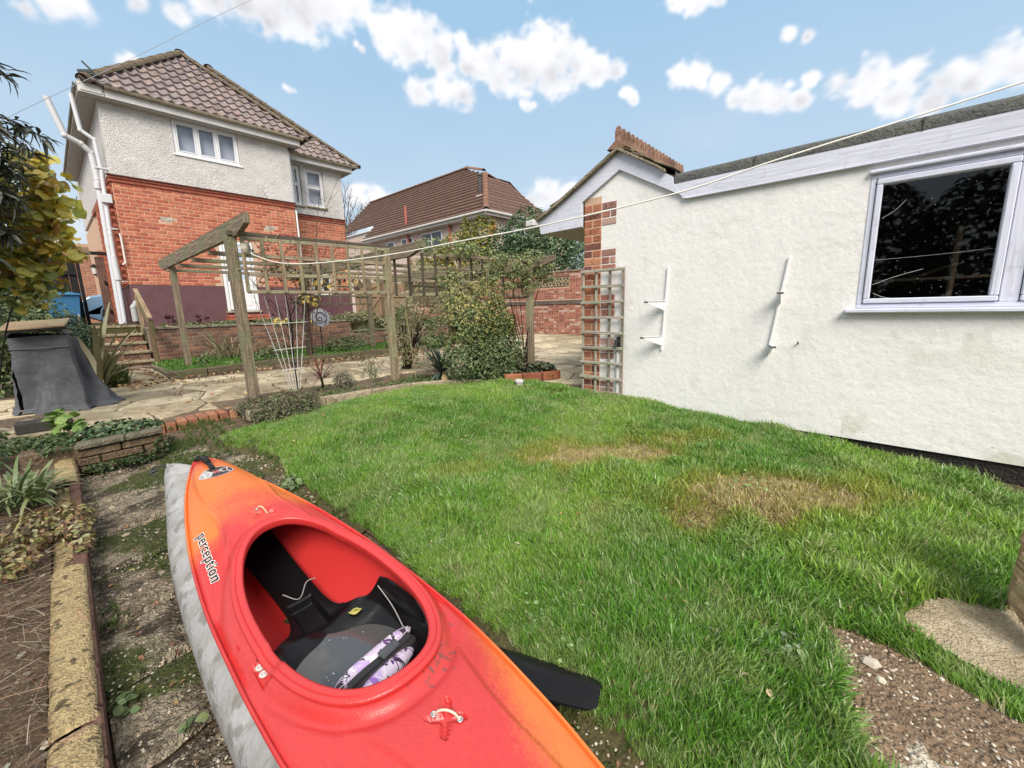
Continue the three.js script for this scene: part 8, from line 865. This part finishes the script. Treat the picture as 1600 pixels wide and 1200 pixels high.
// hedge and trees beyond the garden wall
{ bush('dark_hedge', 'large dark green evergreen hedge behind the old brick garden wall', 'hedge', [14, 0.3, -9.5], [[13.6, 2.6, -8.6, 1.0, 1.6, 1.4], [13.7, 3.3, -10.2, 1.1, 1.5, 1.4], [13.8, 4.0, -11.4, 1.1, 1.25, 1.2], [13.6, 2.6, -11.8, 1.1, 1.6, 1.4], [14.2, 2.0, -7.0, 1.0, 1.5, 1.3], [13.7, 3.2, -12.8, 1.0, 1.5, 1.0]], { N: 21000, size: 0.125, cols: [[0.035, 0.075, 0.025], [0.055, 0.11, 0.035], [0.08, 0.15, 0.05], [0.12, 0.19, 0.07]], mat: LMg, seed: 155, stems: 9, stemR: 0.05, opt: { shell: 0.75, gap: 0.33, ns: 1.6 } });
  bush('golden_bush', 'yellow green bush with upright golden shoots left of the dark hedge', 'shrub', [14, 0.3, -15], [[13.2, 3.6, -13.8, 0.9, 1.4, 1.0], [13.2, 3.3, -15.4, 0.9, 1.5, 1.1], [13.2, 3.0, -17.0, 0.8, 1.4, 1.0], [13.2, 2.7, -18.6, 0.7, 1.2, 1.0], [13.3, 4.5, -13.6, 0.6, 0.8, 0.6], [13.2, 4.5, -14.7, 0.25, 0.9, 0.25], [13.7, 4.2, -15.5, 0.2, 0.7, 0.2], [13.7, 3.7, -16.6, 0.2, 0.7, 0.2], [13.6, 3.3, -17.8, 0.2, 0.6, 0.2]], { N: 14000, size: 0.12, cols: [[0.12, 0.19, 0.035], [0.21, 0.25, 0.04], [0.36, 0.32, 0.04], [0.08, 0.14, 0.03], [0.50, 0.38, 0.03]], seed: 157, stems: 14, stemR: 0.03, up: 0.9, opt: { shell: 0.65, gap: 0.36, ns: 1.8 } });
  const o = thing('bare_tree', 'bare winter tree far behind, between the two houses', 'tree', [24, 0.3, -44.5]); const r = rngOf(159), q = new MB(); const grow = (p, d, L, R, k) => { const e = [p[0] + d[0] * L, p[1] + d[1] * L, p[2] + d[2] * L]; q.taper([p, [(p[0] + e[0]) / 2 + rr(-0.08, 0.08, r) * L, (p[1] + e[1]) / 2, (p[2] + e[2]) / 2 + rr(-0.08, 0.08, r) * L], e], R, R * 0.62, 4, 4); if (k > 0) for (let i = 0; i < (k > 3 ? 4 : 3); i++) { const n = V(d[0] + rr(-0.75, 0.75, r), d[1] + rr(-0.1, 0.55, r), d[2] + rr(-0.75, 0.75, r)).normalize(); grow(e, [n.x, n.y, n.z], L * rr(0.6, 0.82, r), R * 0.62, k - 1); } }; grow([24, 0.3, -44.5], [0, 1, 0], 4.2, 0.22, 5); q.build('crown', M([0.16, 0.13, 0.12], 0.95), o); }
{ // boundary hedge along the left side of the garden, partly mirrored by the garage window
  bush('boundary_hedge', 'tall dark boundary hedge along the left side of the garden', 'hedge', [-3, 0, -2], [[-2.9, 1.5, 1.2, 0.6, 1.9, 1.4], [-3.0, 1.6, -0.8, 0.6, 2.0, 1.4], [-2.9, 1.5, 3.2, 0.6, 1.9, 1.5]], { N: 15000, size: 0.15, cols: greens.dark, mat: LMg, seed: 161, stems: 8, stemR: 0.03, opt: { shell: 0.7, gap: 0.12, ns: 1.5 } });
}
{ // small weeds by the path
  const spots = [[-0.02, -1.85, 'weed with pale round leaves against the kerb in the foreground'], [0.14, -1.58, 'tiny three leaved weed near the grey kayak'], [1.66, -0.17, 'grey green rosette weed at the lawn edge by the dirt patch'], [0.98, -2.95, 'leafy weed rosette at the lawn edge beside the kayak bow']]; const r = rngOf(163);
  spots.forEach(([x, z, label], i) => { const big = i > 1; bush('path_weed', label, 'weed', [x, gh(x, z), z], [[x, gh(x, z) + (big ? 0.045 : 0.03), z, big ? 0.10 : 0.05, 0.02, big ? 0.08 : 0.05]], { N: i === 1 ? 7 : big ? 60 : 22, size: i === 2 ? 0.03 : 0.035, geo: G_round, cols: i === 2 ? [[0.26, 0.33, 0.20], [0.2, 0.28, 0.14]] : [[0.22, 0.30, 0.12], [0.15, 0.23, 0.07]], up: 1.2, seed: 165 + i, stems: 3, stemR: 0.002, opt: { gap: 0 } }); });
}
// pebbles and grit
{ const r = rngOf(171), list = []; for (let i = 0; i < 9000; i++) { const x = rr(-0.05, 1.0, r), z = rr(-4.3, 0.4, r); if (f3(x * 3, 2, z * 3, 3, 5) > 0.47) list.push([x, gh(x, z) + 0.010, z, rr(0.002, 0.006, r)]); } for (let i = 0; i < 2600; i++) { const x = rr(1.05, 2.0, r), z = rr(-0.15, 1.5, r); if (inPoly(x, z, dirtPoly)) list.push([x, gh(x, z) + 0.009, z, rr(0.002, 0.0065, r)]); } for (let i = 0; i < 500; i++) { const z = rr(-3.9, 0.4, r), x = kerbX(z) - r() * 0.6; list.push([x, slope(0, Math.min(z, -0.4)) + 0.06, z, rr(0.003, 0.012, r)]); } for (const [x, z, s] of [[1.80, 0.06, 0.03], [1.74, 0.09, 0.018], [0.1, -3.6, 0.02], [0.72, -3.9, 0.02], [0.2, -2.6, 0.018], [-0.25, -1.95, 0.022], [0.12, -3.15, 0.025]]) list.push([x, gh(x, z) + 0.012, z, s]);
  const o = scatter('pebbles', scene, new THREE.IcosahedronGeometry(1, 0), M([1, 1, 1], 0.85), list.length, i => ({ p: list[i].slice(0, 3), n: [rr(-0.3, 0.3, r), 1, rr(-0.3, 0.3, r)], roll: r() * TAU, s: [list[i][3] * rr(0.8, 1.5, r), list[i][3] * 0.6, list[i][3]], c: vary(pick([[0.50, 0.44, 0.33], [0.36, 0.29, 0.20], [0.60, 0.55, 0.45], [0.24, 0.19, 0.14]], r), r) })); tag(o, 'small pale pebbles and grit on the path and bare earth', 'pebbles'); }
{ const r = rngOf(191), list = []; for (let c = 0; c < 34; c++) { const x0 = rr(1.1, 3.7, r), z0 = rr(-3.9, 0.3, r); for (let i = 0; i < 34; i++) { const x = x0 + rr(-0.14, 0.14, r), z = z0 + rr(-0.14, 0.14, r); if (lawnMask(x, z)) list.push([x, gh(x, z) + rr(0.025, 0.06, r), z]); } } tag(scatter('lawn_clover', scene, G_round, LM, list.length, i => ({ p: list[i], n: [rr(-0.5, 0.5, r), 1, rr(-0.5, 0.5, r)], roll: r() * TAU, s: rr(0.012, 0.026, r), c: vary(pick([[0.22, 0.36, 0.10], [0.30, 0.42, 0.16], [0.16, 0.28, 0.07]], r), r) })), 'small patches of clover leaves among the lawn grass', 'clover'); }
// ------------------------------------------------------------------ grass
const tuft = (n, seed, w = 0.045, spread = 0.35) => { const r = rngOf(seed), p = []; for (let k = 0; k < n; k++) { const a = r() * TAU, b = rr(0.15, spread * 2.2, r), x0 = rr(-0.28, 0.28, r), z0 = rr(-0.28, 0.28, r), L = rr(0.6, 1.15, r), cx = Math.cos(a), cz = Math.sin(a), tw = r() * TAU, wx = Math.cos(tw) * w, wz = Math.sin(tw) * w; const at = t => { const an = b * t * 1.6; return [x0 + cx * Math.sin(an * 0.8) * L * t * 0.75, L * t * Math.cos(an * 0.55), z0 + cz * Math.sin(an * 0.8) * L * t * 0.75]; }; const A = at(0), B = at(0.4), C = at(0.75), D = at(1); const l = (P, k2) => [P[0] - wx * k2, P[1], P[2] - wz * k2], q = (P, k2) => [P[0] + wx * k2, P[1], P[2] + wz * k2]; p.push([l(A, 0.7), q(A, 0.7), q(B, 1)], [l(A, 0.7), q(B, 1), l(B, 1)], [l(B, 1), q(B, 1), q(C, 0.75)], [l(B, 1), q(C, 0.75), l(C, 0.75)], [l(C, 0.75), q(C, 0.75), D]); } return trisGeo(p); };
{
  const r = rngOf(201), gm = leafMat(0.42, 0.4); const N = 150000, list = []; let tries = 0;
  while (list.length < N && tries++ < N * 3) { const x = rr(0.85, 3.95, r), z = rr(-4.35, 1.3, r); const m = lawnMask(x, z); if (r() > m) continue; list.push([x, z]); }
  const col = (x, z) => { const k = fb(x * 1.6, z * 1.6, 0, 3, 301), f = fb(x * 7, z * 7, 0, 2, 303); let c = mix3([0.165, 0.375, 0.042], [0.31, 0.51, 0.07], sst(0.3, 0.7, k)); c = mix3(c, [0.38, 0.48, 0.17], sst(0.5, 0.72, f) * 0.55); return c; };
  const grow = (name, geo, pick2, label) => { const sub = list.filter((_, i) => i % 3 === pick2); const o = scatter(name, scene, geo, gm, sub.length, i => { const [x, z] = sub[i], d = dead(x, z); const hgt = fb(x * 2.1 + 5, z * 2.1, 0, 3, 305), cl = fb(x * 6, z * 6, 0, 2, 307); let s = (0.026 + 0.062 * hgt * (0.3 + 1.4 * cl)) * rr(0.75, 1.3, r), c = vary(col(x, z), r, 0.28); const near = sst(0.35, 0.0, x - lawnEdge(z)); s *= 1 - 0.35 * near; s *= 1 - 0.5 * sst(-3.2, -4.0, z) * sst(3.9, 3.3, x); const u = r(); if (u < 0.05) c = mix3(c, [0.55, 0.50, 0.28], 0.8); else if (u < 0.22) c = mix3(c, [0.48, 0.58, 0.30], 0.7); else if (u > 0.88) c = sc3(c, 0.55); if (r() < d) { if (r() < 0.25) return null; c = vary(pick([[0.58, 0.49, 0.24], [0.68, 0.60, 0.34], [0.40, 0.31, 0.15], [0.46, 0.46, 0.14]], r), r); s *= 0.6; } else if (d > 0.08) c = mix3(c, [0.38, 0.40, 0.07], d); const a = fb(x * 1.3, z * 1.3, 0, 2, 311) * TAU * 1.6, ln = 0.75 * fb(x * 3, z * 3, 0, 2, 313); return { p: [x, gh(x, z) + 0.002, z], n: [Math.cos(a) * ln + rr(-0.3, 0.3, r), 1, Math.sin(a) * ln + rr(-0.3, 0.3, r)], roll: r() * TAU, s: [s * 1.0, s * 1.35, s * 1.0], c }; }); tag(o, label, 'grass'); };
  grow('grass', tuft(7, 211, 0.036), 0, 'long green lawn grass with straw coloured worn patches'); grow('grass', tuft(8, 213, 0.032, 0.45), 1, 'long green lawn grass with straw coloured worn patches'); grow('grass', tuft(6, 217, 0.045, 0.5), 2, 'long green lawn grass with straw coloured worn patches');
  for (const o of scene.children) if (o.userData.category === 'grass') o.userData.group = 'grass of the lawn';
  // rough grass of the back bed and the edges of paving
  const L2 = []; const add = (n, a, b, c, d, y, ok) => { for (let i = 0; i < n; i++) { const x = rr(a, b, r), z = rr(c, d, r); if (!ok || ok(x, z)) L2.push([x, y(x, z), z]); } }; const Y = v => () => v;
  add(5200, 1.2, 6.5, -10.6, -8.3, Y(0.36), (x, z) => z < (x < 1.7 ? -8.2 : -8.4) && f3(x * 1.2, 1, z * 1.2, 2, 9) > (x < 2.2 ? 0.2 : 0.45)); add(900, 6.5, 9, -10.6, -9.5, Y(0.36)); add(700, 0.45, 1.05, -4.95, -3.85, (x, z) => gh(x, z), (x, z) => f3(x * 4, 1, z * 4, 2, 3) > 0.5 && x > 0.5); add(260, 0.15, 0.75, -4.2, -2.6, (x, z) => gh(x, z), (x, z) => f3(x * 5, 1, z * 5, 2, 7) > 0.60); add(260, 3.0, 3.5, -4.9, -4.4, Y(0.32)); add(700, 0.42, 0.80, -4.45, -3.6, (x, z) => gh(x, z), (x, z) => f3(x * 4, 1, z * 4, 2, 31) > 0.42); add(400, 0.6, 5.5, -7.9, -5.5, Y(0.295), (x, z) => f3(x * 3, 1, z * 3, 2, 11) > 0.62); add(200, -0.1, 0.05, -4, -1.2, (x, z) => gh(x, z), (x, z) => f3(x * 5, 1, z * 5, 2, 13) > 0.6); add(1200, 1.3, 6.5, -12.2, -10.8, Y(1.02), (x, z) => f3(x * 2, 1, z * 2, 2, 15) > 0.5); add(500, 0.95, 1.1, -4.0, 0, (x, z) => gh(x, z), (x, z) => f3(x * 6, 1, z * 6, 2, 21) > 0.5);
  tag(scatter('rough_grass', scene, tuft(7, 219, 0.05, 0.45), gm, L2.length, i => { const [x, y, z] = L2[i]; return { p: [x, y, z], n: [rr(-0.3, 0.3, r), 1, rr(-0.3, 0.3, r)], roll: r() * TAU, s: rr(0.03, 0.065, r) * (z < -8 ? 1.5 : 0.8), c: vary(z < -8 ? [0.12, 0.27, 0.032] : [0.12, 0.18, 0.04], r) }; }), 'rough green grass in the back bed and along the paving', 'grass');
}

// ------------------------------------------------------------------ barbecue under its grey cover, with a board on top
{
  const o = thing('covered_barbecue', 'barbecue under a dark grey weatherproof cover with folds trailing to the paving', 'barbecue cover', [0, 0.3, -6.45]); const tx = ctex(512, (u, v) => { const k = fb(u * 5, v * 5, 5, 4, 191), f = fb(u * 120, v * 120, 120, 2, 193); return sc3([0.088, 0.092, 0.104], 0.62 + 0.35 * k + 0.3 * f); });
  const m = M([1, 1, 1], 0.62, { map: tx, bumpMap: T.grain, bumpScale: 0.003 });
  // outline at the top and at the ground, lofted with hanging folds
  const top = [[-0.30, -6.46], [0.11, -6.33], [0.175, -6.52], [0.16, -6.88], [-0.30, -6.9]], bot = [[-0.30, -6.44], [0.145, -6.27], [0.42, -6.46], [0.34, -6.95], [-0.34, -6.95]];
  const along = (P, t) => { const n = P.length, k = md(t, 1) * n, i = Math.floor(k), f = k - i, a = P[i % n], b = P[(i + 1) % n]; return [lerp(a[0], b[0], f), lerp(a[1], b[1], f)]; };
  const g = gridGeo(220, 70, (u, v) => { const A = along(top, u), B = along(bot, u); const k = Math.pow(v, 1.35); let x = lerp(A[0], B[0], k), z = lerp(A[1], B[1], k); const cx = 0.0, cz = -6.62, d = Math.hypot(x - cx, z - cz); const fold = 0.05 * v * Math.sin(u * TAU * 8 + 3 * v + 2 * vn(u * 9, v * 2, 0, 3)) * (0.3 + vn(u * 22, 1, 0, 5)) - 0.055 * Math.sin(Math.PI * clamp(v * 1.05)) * Math.exp(-Math.pow(((u * 5) % 1 - 0.5) / 0.28, 2)) + 0.05 * (fb(u * 18, v * 4, 0, 4, 7) - 0.5) * sst(0.02, 0.2, v); x += (x - cx) / d * fold; z += (z - cz) / d * fold; const yTop = 1.10 + 0.02 * Math.sin(u * 9) - 0.03 * (A[1] > -6.5 ? 1 : 0); let y = lerp(yTop, 0.305, v); const flare = sst(0.93, 1, v); return [x + (x - cx) / d * 0.035 * flare, Math.max(0.303, y + 0.01 * flare * Math.sin(u * 60)), z + (z - cz) / d * 0.035 * flare]; });
  const cap = gridGeo(24, 24, (u, v) => { const A = along(top, 0), B = along(top, 0.2), Cc = along(top, 0.6), D = along(top, 0.8); const x = lerp(lerp(A[0], B[0], u), lerp(D[0], Cc[0], u), v), z = lerp(lerp(A[1], B[1], u), lerp(D[1], Cc[1], u), v); return [x, 1.09 + 0.10 * Math.pow(Math.sin(Math.PI * u) * Math.sin(Math.PI * clamp(v * 0.9 + 0.05)), 0.5) + 0.006 * Math.sin(u * 20 + v * 9), z]; });
  new MB().add(g).add(cap).build('cover', m, o, { uv: 1 });
  const seam = new MB().tube([[-0.305, 0.96, -6.455], [-0.1, 0.965, -6.385], [0.112, 0.97, -6.315]], 0.006, 14, 5).build('seam', M([0.11, 0.115, 0.125], 0.6), o);
  const b = thing('weathered_board', 'weathered plywood board lying on top of the covered barbecue', 'board', [-0.08, 1.2, -6.4]); const bm = M([0.95, 0.92, 0.88], 0.9, { map: T.woodPale, bumpMap: T.woodB, bumpScale: 0.005 }), bd = M([0.05, 0.042, 0.034], 0.9, { map: T.woodGrey });
  new MB().box(-0.09, 1.20, -6.52, 0.46, 0.018, 0.5, 0.004, -0.12, 0.14, 0.06).build('board', bm, b); new MB().box(-0.09, 1.148, -6.29, 0.42, 0.03, 0.03, 0.004, -0.12, 0, 0.06).box(-0.1, 1.138, -6.27, 0.05, 0.035, 0.02, 0.003, -0.12, 0, 0.06).build('batten', bd, b);
  const t = thing('dark_trough', 'low dark plastic trough on the border beside the covered barbecue', 'planter', [-0.2, 0.3, -5.3]); new MB().span(-0.32, 0.02, 0.3, 0.40, -5.45, -5.30, 0.012).build('trough', M([0.05, 0.05, 0.055], 0.6, { map: T.stone }), t);
}
renderer.render(scene, camera);
